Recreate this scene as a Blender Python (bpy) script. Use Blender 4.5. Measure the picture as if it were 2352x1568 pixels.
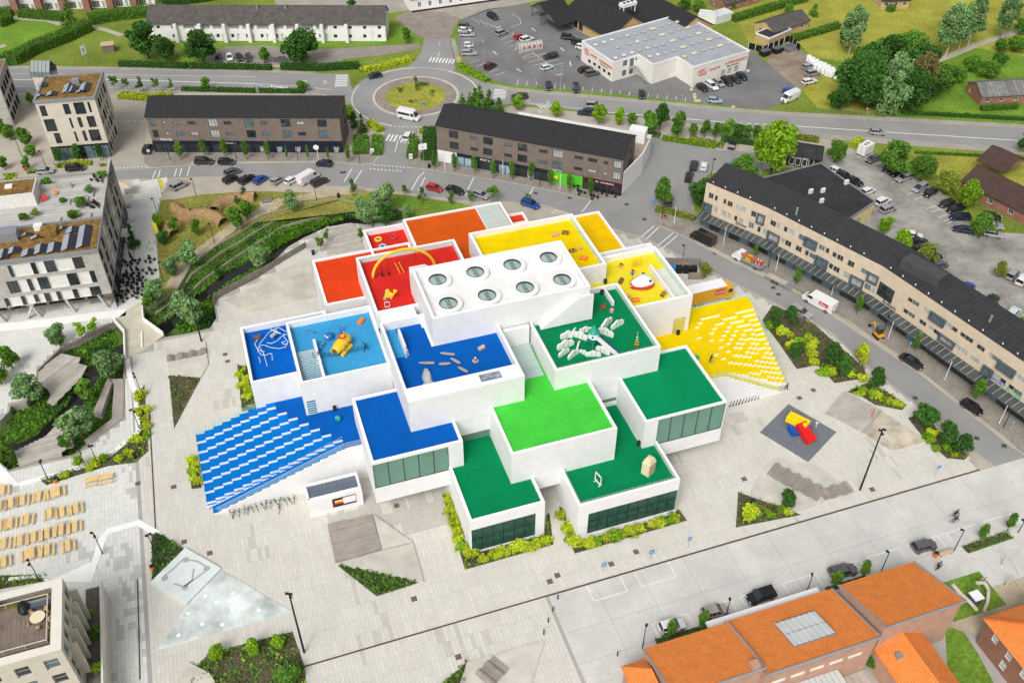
import bpy,math,random
from mathutils import Vector,Matrix,noise
from mathutils.geometry import tessellate_polygon
random.seed(7)
R=math.radians
scene=bpy.context.scene
for o in list(bpy.data.objects):bpy.data.objects.remove(o)
COL=scene.collection

# ---------------------------------------------------------------- camera
F,PITCH,ROLL,YAW,CAMH=2199.38,0.720478,0.00536033,0.329957,120.0
CX,CY,WPX=1176.0,784.0,2352.0
_r=Vector((1,0,0));FW=Vector((0,math.cos(PITCH),-math.sin(PITCH)));_u=_r.cross(FW)
RT=_r*math.cos(ROLL)+_u*math.sin(ROLL);UP=_u*math.cos(ROLL)-_r*math.sin(ROLL)
CAM=Vector((0,0,CAMH))
cd=bpy.data.cameras.new('camera');cam=bpy.data.objects.new('camera',cd);COL.objects.link(cam)
cam.matrix_world=Matrix(((RT.x,UP.x,-FW.x,0),(RT.y,UP.y,-FW.y,0),(RT.z,UP.z,-FW.z,CAMH),(0,0,0,1)))
cd.sensor_fit='HORIZONTAL';cd.sensor_width=36;cd.lens=36*F/WPX;cd.clip_start=1;cd.clip_end=6000
scene.camera=cam

# ---------------------------------------------------------------- world, sun, exposure
SUN_EL,SUN_AZ=R(47),R(200)          # azimuth: direction towards the sun, clockwise from +Y
w=bpy.data.worlds.new('World');scene.world=w;w.use_nodes=True
nt=w.node_tree;nt.nodes.clear()
sky=nt.nodes.new('ShaderNodeTexSky');sky.sky_type='NISHITA';sky.sun_disc=False
sky.sun_elevation=SUN_EL;sky.sun_rotation=SUN_AZ;sky.dust_density=6;sky.ozone_density=1.0
hs=nt.nodes.new('ShaderNodeHueSaturation');hs.inputs['Saturation'].default_value=0.25
bg=nt.nodes.new('ShaderNodeBackground');bg.inputs['Strength'].default_value=0.135
wo=nt.nodes.new('ShaderNodeOutputWorld')
nt.links.new(sky.outputs[0],hs.inputs['Color']);nt.links.new(hs.outputs[0],bg.inputs['Color']);nt.links.new(bg.outputs[0],wo.inputs['Surface'])
sl=bpy.data.lights.new('sun','SUN');sl.energy=1.2;sl.angle=R(22);sl.color=(1,0.96,0.9)
so=bpy.data.objects.new('sun',sl);COL.objects.link(so)
sd=Vector((math.sin(SUN_AZ)*math.cos(SUN_EL),math.cos(SUN_AZ)*math.cos(SUN_EL),math.sin(SUN_EL)))
so.rotation_euler=(-sd).to_track_quat('-Z','Y').to_euler()
vs=scene.view_settings;vs.view_transform='Standard';vs.look='None';vs.gamma=1;vs.exposure=0.15
vs.use_curve_mapping=False
scene.render.engine='CYCLES'

# ---------------------------------------------------------------- pixel -> place
def ray(x,y):return (x-CX)*RT-(y-CY)*UP+F*FW
def gp(x,y,z=0.0):
    d=ray(x,y);t=(z-CAMH)/d.z;return CAM+d*t
def g2(x,y,z=0.0):
    p=gp(x,y,z);return (p.x,p.y)
def gpl(pts,z=0.0):return [g2(x,y,z) for x,y in pts]
CA,SA=math.cos(YAW),math.sin(YAW)
def un(a,b,z=0.0):return Vector((a*CA-b*SA,a*SA+b*CA,z))
def abof(p):return (p[0]*CA+p[1]*SA,-p[0]*SA+p[1]*CA)
def abpx(x,y,z=0.0):return abof(gp(x,y,z))
def onplane(px,P0,P1):
    e=Vector((P1[0]-P0[0],P1[1]-P0[1],0));e.normalize();n=Vector((e.y,-e.x,0))
    d=ray(*px);t=(Vector((P0[0],P0[1],0))-CAM).dot(n)/d.dot(n);q=CAM+d*t
    return (q-Vector((P0[0],P0[1],0))).dot(e),q.z
def topz(b,t,zb=0.0):
    g=gp(b[0],b[1],zb);lo,hi=zb,60.0
    for _ in range(50):
        m=(lo+hi)/2;q=Vector((g.x,g.y,m))-CAM
        if CY-F*q.dot(UP)/q.dot(FW) > t[1]:lo=m
        else:hi=m
    return lo

# ---------------------------------------------------------------- materials
MATS={}
def mat(name,col,rough=0.8,var=0.12,scale=0.6,metal=0.0,bump=0.0,bscale=8.0,fine=0.0,fscale=12.0,spec=0.35,coat=0.0,attr=False,emit=0.0,coords='pos',alpha=None):
    if name in MATS:return MATS[name]
    m=bpy.data.materials.new(name);m.use_nodes=True;n=m.node_tree.nodes;l=m.node_tree.links
    b=n['Principled BSDF'];b.inputs['Roughness'].default_value=rough;b.inputs['Metallic'].default_value=metal
    b.inputs['Specular IOR Level'].default_value=spec;b.inputs['Coat Weight'].default_value=coat
    col=tuple(col)+(1,)
    if coords == 'pos':vec=n.new('ShaderNodeNewGeometry').outputs['Position']
    else:vec=n.new('ShaderNodeTexCoord').outputs['Object']
    out=None
    def vary(prev,sc,amt,detail):
        t=n.new('ShaderNodeTexNoise');t.inputs['Scale'].default_value=sc;t.inputs['Detail'].default_value=detail;t.inputs['Roughness'].default_value=0.65
        l.new(vec,t.inputs['Vector'])
        mr=n.new('ShaderNodeMapRange');mr.inputs['From Min'].default_value=0.3;mr.inputs['From Max'].default_value=0.7
        mr.inputs['To Min'].default_value=1-amt;mr.inputs['To Max'].default_value=1+amt
        l.new(t.outputs['Fac'],mr.inputs['Value'])
        mx=n.new('ShaderNodeMix');mx.data_type='RGBA';mx.blend_type='MULTIPLY';mx.inputs[0].default_value=1
        if prev is None:mx.inputs[6].default_value=col
        else:l.new(prev,mx.inputs[6])
        l.new(mr.outputs[0],mx.inputs[7]);return mx.outputs[2]
    if attr:
        a=n.new('ShaderNodeAttribute');a.attribute_name='Col'
        mx=n.new('ShaderNodeMix');mx.data_type='RGBA';mx.blend_type='MULTIPLY';mx.inputs[0].default_value=1
        mx.inputs[6].default_value=col;l.new(a.outputs['Color'],mx.inputs[7]);out=mx.outputs[2]
    if var:out=vary(out,scale,var,4)
    if fine:out=vary(out,fscale,fine,2)
    if out is not None:l.new(out,b.inputs['Base Color'])
    else:b.inputs['Base Color'].default_value=col
    if bump:
        t=n.new('ShaderNodeTexNoise');t.inputs['Scale'].default_value=bscale;t.inputs['Detail'].default_value=3;l.new(vec,t.inputs['Vector'])
        bp=n.new('ShaderNodeBump');bp.inputs['Strength'].default_value=bump;bp.inputs['Distance'].default_value=0.05
        l.new(t.outputs['Fac'],bp.inputs['Height']);l.new(bp.outputs[0],b.inputs['Normal'])
    if emit:
        b.inputs['Emission Strength'].default_value=emit
        if out is not None:l.new(out,b.inputs['Emission Color'])
        else:b.inputs['Emission Color'].default_value=col
    if alpha is not None:b.inputs['Alpha'].default_value=alpha
    MATS[name]=m;return m

def brickmat(name,c1,c2,mortar,bw,bh,ms=0.012,rough=0.85,bump=0.25,var=0.12,diag=False,off=0.5):
    """small masonry / roof tiles, run along horizontal x+y in object space and up in z"""
    if name in MATS:return MATS[name]
    m=bpy.data.materials.new(name);m.use_nodes=True;n=m.node_tree.nodes;l=m.node_tree.links
    b=n['Principled BSDF'];b.inputs['Roughness'].default_value=rough;b.inputs['Specular IOR Level'].default_value=0.3
    uv=n.new('ShaderNodeUVMap')
    br=n.new('ShaderNodeTexBrick');br.offset=off
    br.inputs['Color1'].default_value=(*c1,1);br.inputs['Color2'].default_value=(*c2,1);br.inputs['Mortar'].default_value=(*mortar,1)
    br.inputs['Scale'].default_value=1;br.inputs['Brick Width'].default_value=bw;br.inputs['Row Height'].default_value=bh
    br.inputs['Mortar Size'].default_value=ms;br.inputs['Mortar Smooth'].default_value=0.3
    l.new(uv.outputs[0],br.inputs['Vector'])
    t=n.new('ShaderNodeTexNoise');t.inputs['Scale'].default_value=0.7;t.inputs['Detail'].default_value=5
    l.new(n.new('ShaderNodeNewGeometry').outputs['Position'],t.inputs['Vector'])
    mr=n.new('ShaderNodeMapRange');mr.inputs['From Min'].default_value=0.3;mr.inputs['From Max'].default_value=0.7
    mr.inputs['To Min'].default_value=1-var;mr.inputs['To Max'].default_value=1+var;l.new(t.outputs['Fac'],mr.inputs['Value'])
    mx=n.new('ShaderNodeMix');mx.data_type='RGBA';mx.blend_type='MULTIPLY';mx.inputs[0].default_value=1
    l.new(br.outputs['Color'],mx.inputs[6]);l.new(mr.outputs[0],mx.inputs[7]);l.new(mx.outputs[2],b.inputs['Base Color'])
    bp=n.new('ShaderNodeBump');bp.inputs['Strength'].default_value=bump;bp.inputs['Distance'].default_value=0.03;bp.invert=True
    l.new(br.outputs['Fac'],bp.inputs['Height']);l.new(bp.outputs[0],b.inputs['Normal'])
    MATS[name]=m;return m

def glassmat(name,tint,rough=0.04,mixf=0.35,body=None):
    """pane: clear tinted glass mixed with its reflecting surface"""
    if name in MATS:return MATS[name]
    m=bpy.data.materials.new(name);m.use_nodes=True;n=m.node_tree.nodes;l=m.node_tree.links
    n.remove(n['Principled BSDF']);o=n['Material Output']
    tr=n.new('ShaderNodeBsdfTransparent');tr.inputs[0].default_value=(*tint,1)
    pr=n.new('ShaderNodeBsdfPrincipled');pr.inputs['Roughness'].default_value=rough;pr.inputs['Base Color'].default_value=(*(body or tint),1);pr.inputs['Specular IOR Level'].default_value=0.7
    mx=n.new('ShaderNodeMixShader');mx.inputs[0].default_value=mixf
    l.new(tr.outputs[0],mx.inputs[1]);l.new(pr.outputs[0],mx.inputs[2]);l.new(mx.outputs[0],o.inputs['Surface'])
    MATS[name]=m;return m

# ---------------------------------------------------------------- mesh builder
class MB:
    def __init__(s):s.v=[];s.f=[];s.m=[];s.c=[]
    def add(s,v,f,mi=0,c=None):
        k=len(s.v);s.v += [tuple(p) for p in v]
        for q in f:s.f.append(tuple(k+i for i in q));s.m.append(mi);s.c.append(c)
        return s
    def quad(s,a,b,c,d,mi=0,col=None):return s.add([a,b,c,d],[(0,1,2,3)],mi,col)
    def box(s,x0,x1,y0,y1,z0,z1,mi=0,col=None):
        return s.add([(x0,y0,z0),(x1,y0,z0),(x1,y1,z0),(x0,y1,z0),(x0,y0,z1),(x1,y0,z1),(x1,y1,z1),(x0,y1,z1)],
                     [(3,2,1,0),(4,5,6,7),(0,1,5,4),(1,2,6,5),(2,3,7,6),(3,0,4,7)],mi,col)
    def obox(s,c,ang,lx,ly,z0,z1,mi=0,col=None):
        ca,sa=math.cos(ang),math.sin(ang);P=[]
        for z in (z0,z1):
            for dx,dy in ((-lx/2,-ly/2),(lx/2,-ly/2),(lx/2,ly/2),(-lx/2,ly/2)):
                P.append((c[0]+dx*ca-dy*sa,c[1]+dx*sa+dy*ca,z))
        return s.add(P,[(3,2,1,0),(4,5,6,7),(0,1,5,4),(1,2,6,5),(2,3,7,6),(3,0,4,7)],mi,col)
    def poly(s,pts,z,mi=0,holes=(),col=None):
        loops=[[Vector((p[0],p[1],0)) for p in pts]]+[[Vector((p[0],p[1],0)) for p in h] for h in holes]
        tr=tessellate_polygon(loops);fl=[p for lp in loops for p in lp]
        V=[(p.x,p.y,z) for p in fl];Fs=[]
        for t in tr:
            a,b,c=(fl[i] for i in t)
            ar=(b.x-a.x)*(c.y-a.y)-(c.x-a.x)*(b.y-a.y)
            if abs(ar) < 1e-9:continue
            Fs.append(tuple(t) if ar > 0 else tuple(reversed(t)))
        return s.add(V,Fs,mi,col)
    def prism(s,pts,z0,z1,mi=0,ms=None,bottom=False,col=None):
        ar=sum(pts[i][0]*pts[(i+1) % len(pts)][1]-pts[(i+1) % len(pts)][0]*pts[i][1] for i in range(len(pts)))
        if ar < 0:pts=list(reversed(pts))
        s.poly(pts,z1,mi,col=col)
        n=len(pts)
        for i in range(n):
            a,b=pts[i],pts[(i+1) % n]
            s.quad((a[0],a[1],z0),(b[0],b[1],z0),(b[0],b[1],z1),(a[0],a[1],z1),mi if ms is None else ms,col)
        if bottom:
            k=len(s.f);s.poly(pts,z0,mi)
            for i in range(k,len(s.f)):s.f[i]=tuple(reversed(s.f[i]))
        return s
    def cyl(s,p0,p1,r0,r1=None,n=8,mi=0,caps=True,col=None):
        p0,p1=Vector(p0),Vector(p1);r1=r0 if r1 is None else r1
        d=(p1-p0);d.normalize();x=d.orthogonal();x.normalize();y=d.cross(x);V=[]
        for p,r in ((p0,r0),(p1,r1)):
            for i in range(n):
                a=2*math.pi*i/n;V.append(p+(x*math.cos(a)+y*math.sin(a))*r)
        Fs=[(i,(i+1) % n,n+(i+1) % n,n+i) for i in range(n)]
        if caps:Fs += [tuple(range(n,2*n)),tuple(reversed(range(n)))]
        return s.add(V,Fs,mi,col)
    def tube(s,pts,r,n=6,mi=0):
        for a,b in zip(pts[:-1],pts[1:]):s.cyl(a,b,r if not callable(r) else r(a),None,n,mi)
        return s
    def lathe(s,prof,c=(0,0,0),n=16,mi=0,sx=1,sy=1,col=None):
        V=[];k=len(prof)
        for i in range(n):
            a=2*math.pi*i/n
            for r,z in prof:V.append((c[0]+r*sx*math.cos(a),c[1]+r*sy*math.sin(a),c[2]+z))
        Fs=[]
        for i in range(n):
            j=(i+1) % n
            for q in range(k-1):Fs.append((i*k+q,j*k+q,j*k+q+1,i*k+q+1))
        return s.add(V,Fs,mi,col)
    def ball(s,c,r,n=12,m=8,mi=0,sx=1,sy=1,sz=1,col=None):
        prof=[(max(1e-3,r*math.sin(math.pi*i/m)),-r*sz*math.cos(math.pi*i/m)) for i in range(m+1)]
        return s.lathe(prof,c,n,mi,sx,sy,col)
    def build(s,name,mats,parent=None,smooth=False,uv=False,loc=None):
        me=bpy.data.meshes.new(name);me.from_pydata(s.v,[],s.f)
        if not isinstance(mats,(list,tuple)):mats=[mats]
        for q in mats:me.materials.append(q)
        if len(mats) > 1:me.polygons.foreach_set('material_index',s.m)
        if smooth:me.polygons.foreach_set('use_smooth',[True]*len(s.f))
        if any(c is not None for c in s.c):
            at=me.color_attributes.new('Col','FLOAT_COLOR','CORNER');buf=[]
            for f,c in zip(s.f,s.c):
                c=c or (1,1,1)
                buf += [c[0],c[1],c[2],1.0]*len(f)
            at.data.foreach_set('color',buf)
        if uv:boxuv(me)
        return link(name,me,parent,loc)
def boxuv(me):
    """uv in metres: along the wall's horizontal run / up (or up the slope)"""
    u=me.uv_layers.new(name='UVMap');buf=[]
    for p in me.polygons:
        n=p.normal;h=Vector((-n.y,n.x,0))
        if h.length < 0.03:h=Vector((CA,SA,0))
        h.normalize();t=n.cross(h)
        for vi in p.vertices:
            c=me.vertices[vi].co;buf += [c.dot(h),c.dot(t)]
    u.data.foreach_set('uv',buf)
def link(name,me,parent=None,loc=None):
    o=bpy.data.objects.new(name,me);COL.objects.link(o)
    if parent is not None:o.parent=parent
    if loc is not None:o.location=loc
    return o
def tag(o,label,cat,group=None):
    o['label']=label;o['category']=cat
    if group:o['group']=group
    return o
def thing(name,label,cat,loc=(0,0,0),rz=0.0,group=None):
    o=bpy.data.objects.new(name,None);o.empty_display_size=0.3;COL.objects.link(o)
    o.location=(loc[0],loc[1],loc[2] if len(loc) > 2 else 0);o.rotation_euler=(0,0,rz);return tag(o,label,cat,group)
def struct(o):o['kind']='structure';return o
def stuff(o):o['kind']='stuff';return o
def copytree(o,parent=None):
    c=o.copy();COL.objects.link(c);c.parent=parent
    for ch in o.children:copytree(ch,c)
    return c
def inpoly(x,y,P):
    r=False;j=len(P)-1
    for i in range(len(P)):
        a,b=P[i],P[j]
        if (a[1] > y) != (b[1] > y) and x < (b[0]-a[0])*(y-a[1])/(b[1]-a[1])+a[0]:r=not r
        j=i
    return r
def offset_line(pts,d):
    """polyline -> closed strip of width d to each side"""
    L=[];Rr=[]
    for i,p in enumerate(pts):
        a=Vector(pts[max(0,i-1)]);b=Vector(pts[min(len(pts)-1,i+1)]);t=(b-a).normalized();n=Vector((-t.y,t.x))
        L.append((p[0]+n.x*d,p[1]+n.y*d));Rr.append((p[0]-n.x*d,p[1]-n.y*d))
    return L,Rr
def strip(mb,pts,wd,z0,z1,mi=0):
    """raised ribbon along a polyline of 2d world points"""
    L,Q=offset_line(pts,wd/2)
    for i in range(len(pts)-1):
        a,b,c,d=L[i],L[i+1],Q[i+1],Q[i]
        mb.quad((*d,z1),(*c,z1),(*b,z1),(*a,z1),mi)
        if z1-z0 > 1e-4:
            mb.quad((*a,z1),(*b,z1),(*b,z0),(*a,z0),mi);mb.quad((*d,z0),(*c,z0),(*c,z1),(*d,z1),mi)
    if z1-z0 > 1e-4:
        for i in (0,-1):
            a,d=L[i],Q[i];q=((*a,z0),(*d,z0),(*d,z1),(*a,z1));mb.quad(*(q if i == 0 else q[::-1]))
    return mb
def text_mesh(body,size,m,extr=.03,ax='LEFT',bold=0.0):
    cu=bpy.data.curves.new('text','FONT');cu.body=body;cu.size=size;cu.extrude=extr;cu.align_x=ax;cu.offset=bold;cu.resolution_u=3
    o=bpy.data.objects.new('text',cu);COL.objects.link(o);dg=bpy.context.evaluated_depsgraph_get()
    me=bpy.data.meshes.new_from_object(o.evaluated_get(dg));bpy.data.objects.remove(o);me.materials.clear();me.materials.append(m);return me
# ================================================================ the brick-block museum (ab frame, metres)
def lin(r,g,b,k=1.0):return tuple((((c/255)+0.055)/1.055) ** 2.4*k if c > 10 else c/255/12.92*k for c in (r,g,b))
K=0.74
white_tile=brickmat('white_clay_tile',(0.80,0.80,0.80),(0.765,0.77,0.775),(0.53,0.54,0.55),0.62,0.2,0.013,0.6,0.25,0.04)
white_cap=mat('white_cap',(0.84,0.84,0.84),0.6,0.02)
white_roof=mat('white_roof_membrane',(0.75,0.75,0.74),0.7,0.05,0.35)
def rub(n,c,k=K):return mat('rubber_' +n,lin(*c,k),0.95,0.09,0.35,fine=0.15,fscale=5,spec=0.12)
C_BLUE=rub('blue',(0,96,188));C_STEP=rub('step_blue',(0,126,216));C_LB=rub('light_blue',(66,168,224));C_DB=rub('navy_blue',(0,104,205))
C_GREEN=rub('green',(0,138,84));C_LIME=rub('lime',(78,214,72));C_DKG=rub('dark_green',(0,148,92))
C_YEL=rub('yellow',(255,222,0));C_YEL2=rub('pale_yellow',(252,236,50));C_AMB=rub('amber',(255,205,0))
C_OR=rub('orange',(226,96,22));C_RO=rub('red_orange',(236,72,26));C_RED=rub('red',(228,48,42))
frame_dark=mat('dark_frame',(0.02,0.035,0.04),0.4,0,metal=0.2)
glass_green=glassmat('green_glass',(0.62,0.86,0.76),0.03,0.38,(0.30,0.46,0.40))
glass_rail=glassmat('rail_glass',(0.93,0.98,0.96),0.02,0.12,(0.7,0.85,0.82))
glass_dark=glassmat('shop_glass',(0.55,0.78,0.68),0.03,0.4,(0.06,0.15,0.12))
sky_glass=mat('skylight_glass',(0.36,0.46,0.43),0.06,0.04,0.3,spec=0.8)
conc_grey=mat('grey_concrete',(0.42,0.42,0.41),0.9,0.1,0.5)
black=mat('black_plastic',(0.012,0.012,0.014),0.5,0)
white_paint=mat('white_paint',(0.8,0.8,0.8),0.5,0.02)
HA,HB=31.0,112.0
house=thing('museum_building','museum of stacked white blocks with red, yellow, green and blue roof terraces','museum',un(HA,HB),YAW)
class HM(MB):
    def build(s,name,mats,parent=None,**k):
        s.v=[(x-HA,y-HB,z) for x,y,z in s.v]
        return MB.build(s,name,mats,house if parent is None else parent,**k)
def rect_holes(mb,u0,u1,z0,z1,holes,f,mi=0):
    """fill a wall rectangle except the holes; f(u,z)->point"""
    us=sorted({u0,u1,*[min(max(h[i],u0),u1) for h in holes for i in (0,1)]});zs=sorted({z0,z1,*[min(max(h[i],z0),z1) for h in holes for i in (2,3)]})
    for i in range(len(us)-1):
        for j in range(len(zs)-1):
            um,zm=(us[i]+us[i+1])/2,(zs[j]+zs[j+1])/2
            if any(h[0] < um < h[1] and h[2] < zm < h[3] for h in holes):continue
            mb.quad(f(us[i],zs[j]),f(us[i+1],zs[j]),f(us[i+1],zs[j+1]),f(us[i],zs[j+1]),mi)
def block(a0,a1,b0,b1,z0,z1,rz,roof,t=0.45,glass=(),win=None,tf=None,bottom=False,roofname='roof'):
    """one white block: walls, parapet cap, recessed coloured roof"""
    w=HM()
    rect_holes(w,a0,a1,z0,z1,[win] if win else [],lambda u,z:(u,b0,z))
    w.quad((a1,b0,z0),(a1,b1,z0),(a1,b1,z1),(a1,b0,z1));w.quad((a1,b1,z0),(a0,b1,z0),(a0,b1,z1),(a1,b1,z1));w.quad((a0,b1,z0),(a0,b0,z0),(a0,b0,z1),(a0,b1,z1))
    if bottom:w.quad((a0,b1,z0),(a1,b1,z0),(a1,b0,z0),(a0,b0,z0))
    i0,i1,j0,j1=a0+t,a1-t,b0+(tf or t),b1-t
    w.quad((i0,j0,z1),(i1,j0,z1),(i1,j0,rz),(i0,j0,rz));w.quad((i1,j0,z1),(i1,j1,z1),(i1,j1,rz),(i1,j0,rz))
    w.quad((i1,j1,z1),(i0,j1,z1),(i0,j1,rz),(i1,j1,rz));w.quad((i0,j1,z1),(i0,j0,z1),(i0,j0,rz),(i0,j1,rz))
    if win:
        u0,u1,h0,h1=win;d=0.35
        w.quad((u0,b0,h0),(u0,b0+d,h0),(u0,b0+d,h1),(u0,b0,h1));w.quad((u1,b0+d,h0),(u1,b0,h0),(u1,b0,h1),(u1,b0+d,h1))
        w.quad((u0,b0,h1),(u0,b0+d,h1),(u1,b0+d,h1),(u1,b0,h1));w.quad((u0,b0,h0),(u1,b0,h0),(u1,b0+d,h0),(u0,b0+d,h0))
    w.build('wall',white_tile,uv=True)
    c=HM()
    for x0,x1,y0,y1 in ((a0,a1,b0,j0),(a0,a1,j1,b1),(a0,i0,j0,j1),(i1,a1,j0,j1)):
        c.quad((x0,y0,z1+.004),(x1,y0,z1+.004),(x1,y1,z1+.004),(x0,y1,z1+.004))
    c.build('parapet_cap',white_cap)
    HM().quad((i0,j0,rz),(i1,j0,rz),(i1,j1,rz),(i0,j1,rz)).build(roofname,roof)
    for s in glass:
        e=0.12;gz=max(z1-0.25,rz+1.05)
        q={'f':(i0,i1,j0+e,j0+e),'b':(i0,i1,j1-e,j1-e),'l':(i0+e,i0+e,j0,j1),'r':(i1-e,i1-e,j0,j1)}[s]
        HM().box(q[0]-.02,q[1]+.02,q[2]-.02,q[3]+.02,rz+.01,gz).build('glass_railing',glass_rail)
def big_window(u0,u1,b,z0,z1,n,mid=None,desk=False,gl=None):
    """tall glazing: frame bars and one pane per bay"""
    fr=HM();e=0.05
    xs=[u0+(u1-u0)*i/n for i in range(n+1)]
    for x in xs:fr.box(x-e,x+e,b-.06,b+.1,z0,z1)
    for z in (z0+.04,z1-.04)+((mid,) if mid else ()):fr.box(u0,u1,b-.055,b+.095,z-.05,z+.05)
    f=fr.build('window_frame',frame_dark)
    zz=[z0,mid,z1] if mid else [z0,z1]
    for i in range(n):
        for k in range(len(zz)-1):
            HM().box(xs[i]+e,xs[i+1]-e,b,b+.03,zz[k]+.05,zz[k+1]-.05).build('pane',gl or glass_green,f).location=(0,0,0)
def wz(pts,b):
    """pixel window corners -> (a, z) on the wall plane b"""
    r=[]
    P0,P1=un(0,b),un(100,b)
    for p in pts:r.append(onplane(p,P0,P1))
    return r
# -- ground-standing front blocks
(q0,q1)=wz([(1080,1218.5),(1229,1237)],85.05)
WG1=(22.95,q1[0],0.25,q0[1])
block(22.75,34.5,85.05,103,0,7.7,7.42,C_GREEN,win=WG1)
(q0,q1)=wz([(1352,1180),(1548.5,1181)],82.67)
WG2=(q0[0],q1[0]+.1,0.3,q0[1])
block(38.95,55.65,82.67,101.7,0,7.7,6.95,C_GREEN,glass='flr',win=WG2)
big_window(*WG1[:2],85.05+.2,*WG1[2:],6,3.1,gl=glass_dark)
big_window(*WG2[:2],82.67+.2,*WG2[2:],9,3.1,gl=glass_dark)
# offices behind the glass: floors, slab edge, desks
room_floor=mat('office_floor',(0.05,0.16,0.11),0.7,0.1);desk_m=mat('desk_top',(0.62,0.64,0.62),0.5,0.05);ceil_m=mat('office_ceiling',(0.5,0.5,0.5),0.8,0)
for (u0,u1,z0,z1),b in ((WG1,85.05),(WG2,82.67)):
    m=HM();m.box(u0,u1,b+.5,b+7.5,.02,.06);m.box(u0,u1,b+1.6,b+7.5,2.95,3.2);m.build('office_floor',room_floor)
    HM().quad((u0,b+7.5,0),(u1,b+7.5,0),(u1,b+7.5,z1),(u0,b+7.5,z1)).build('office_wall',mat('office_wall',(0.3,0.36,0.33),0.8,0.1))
    for lv,by in ((.06,1.0),(3.2,2.2)):
        x=u0+1.0
        while x < u1-1.2:
            d=HM();d.box(x,x+1.5,b+by,b+by+.8,lv+.7,lv+.75)
            for lx in (x+.08,x+1.36):
                d.box(lx,lx+.06,b+by+.1,b+by+.7,lv,lv+.7)
            d.box(x+.5,x+1.0,b+by+.55,b+by+.6,lv+.8,lv+1.15,1);d.build('desk',[desk_m,black])
            x += 2.1+random.random()*.5
# -- second level blocks
(q0,q1)=wz([(853.5,1069),(1033,1080)],96.1);WBL=(11.1,q1[0],q1[1],q0[1])
block(11.0,25.15,96.1,110.5,3.75,12.9,12.6,C_BLUE,win=WBL,bottom=True)
big_window(*WBL[:2],96.1+.2,*WBL[2:],5)
(q0,q1)=wz([(1513,964.5),(1655.5,984)],90.9);WDG=(q0[0],67.12,q1[1],q0[1])
block(53.05,67.25,90.9,105.25,4.0,12.9,12.6,C_DKG,win=WDG,bottom=True)
big_window(*WDG[:2],90.9+.2,*WDG[2:],5)
for (u0,u1,z0,z1),b in ((WBL,96.1),(WDG,90.9)):   # pale galleries behind the glass
    z1=min(z1,12.3);m=HM();m.quad((u0,b+3,z0),(u1,b+3,z0),(u1,b+3,z1),(u0,b+3,z1));m.quad((u0,b+.4,z0+.05),(u1,b+.4,z0+.05),(u1,b+3,z0+.05),(u0,b+3,z0+.05))
    m.build('gallery_wall',mat('gallery_wall',(0.55,0.6,0.56),0.8,0.06))
block(30.9,47.95,90.22,113.0,4.53,14.0,13.68,C_LIME,bottom=True)
block(-3.75,11.0,119.0,133.6,0,12.95,11.85,C_DB,glass='fl')
block(11.3,30.0,134.85,148.95,0,13.0,12.7,C_RO)
block(22.4,36.0,139.0,155.45,0,13.05,11.9,C_RED,glass='l')
block(30.3,50.4,126.5,154.95,0,14.3,14.0,C_OR)
block(47.5,54.2,148.4,151.95,0,12.95,12.65,C_RO)
block(54.0,68.75,133.52,147.35,0,13.02,12.72,C_AMB)
block(60.5,74.0,124.0,134.2,0,12.98,12.0,white_roof)
# -- third level blocks
block(3.8,18.4,114.3,130.1,7.3,14.9,13.75,C_LB,glass='frl')
block(53.0,72.5,114.0,129.4,7.3,15.7,14.6,C_YEL2,glass='r',t=0.5)
block(18.35,36.7,123.8,140.3,12.4,18.0,16.95,C_RED,glass='fblr')
block(39.5,60.0,123.58,140.42,12.5,18.62,17.55,C_YEL,glass='fr',t=.5)
block(41.9,60.05,101.3,118.9,12.3,17.88,16.95,C_GREEN,glass='frl')
block(18.2,36.6,100.7,120.2,12.3,18.95,17.3,C_BLUE,tf=3.0,glass='')
# cores below the upper blocks
c=HM();c.box(25.0,31.2,100.78,112,9.0,13.5);c.box(47.4,53.4,101.4,112,8.6,13.5);c.box(18.5,30,108,128,0,12.2);c.box(40,60,112,128,0,12.2);c.build('wall',white_tile,uv=True)
HM().box(25.1,31.0,100.9,101.0,7.43,9.0).build('pane',glass_green);HM().box(47.9,53.1,101.5,101.6,6.96,8.6).build('pane',glass_green)
# -- keystone block with eight stud skylights
KZ=22.0
block(25.6,52.5,113.55,127.2,14,23.0,KZ,white_roof,t=.5)
for k in range(8):
    i,j=k % 4,k // 4;ca_,cb_=29.2+i*6.55,117.1+j*6.55
    s=HM();s.lathe([(2.35,0),(2.35,.5),(2.28,.58),(1.5,.62),(1.46,.35)],(ca_,cb_,KZ),40)
    st=s.build('stud_skylight',white_roof,smooth=False)
    p=HM();p.lathe([(1.47,.36),(1.2,.42),(.6,.46),(.001,.47)],(ca_,cb_,KZ),40);p.build('dome',sky_glass,st,smooth=True)
    p=HM();p.lathe([(1.5,.34),(1.5,.66),(1.42,.66),(1.42,.34)],(ca_,cb_,KZ),40);p.build('ring',frame_dark,st)
    lo=link('lettering',text_mesh('LEGO',0.95,mat('stud_letter',(0.17,0.24,0.22),0.4,0),.05,'CENTER',.03),st);lo.location=(ca_-HA+.34,cb_-HB,KZ+.52);lo.rotation_euler=(0,0,R(90))
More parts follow.
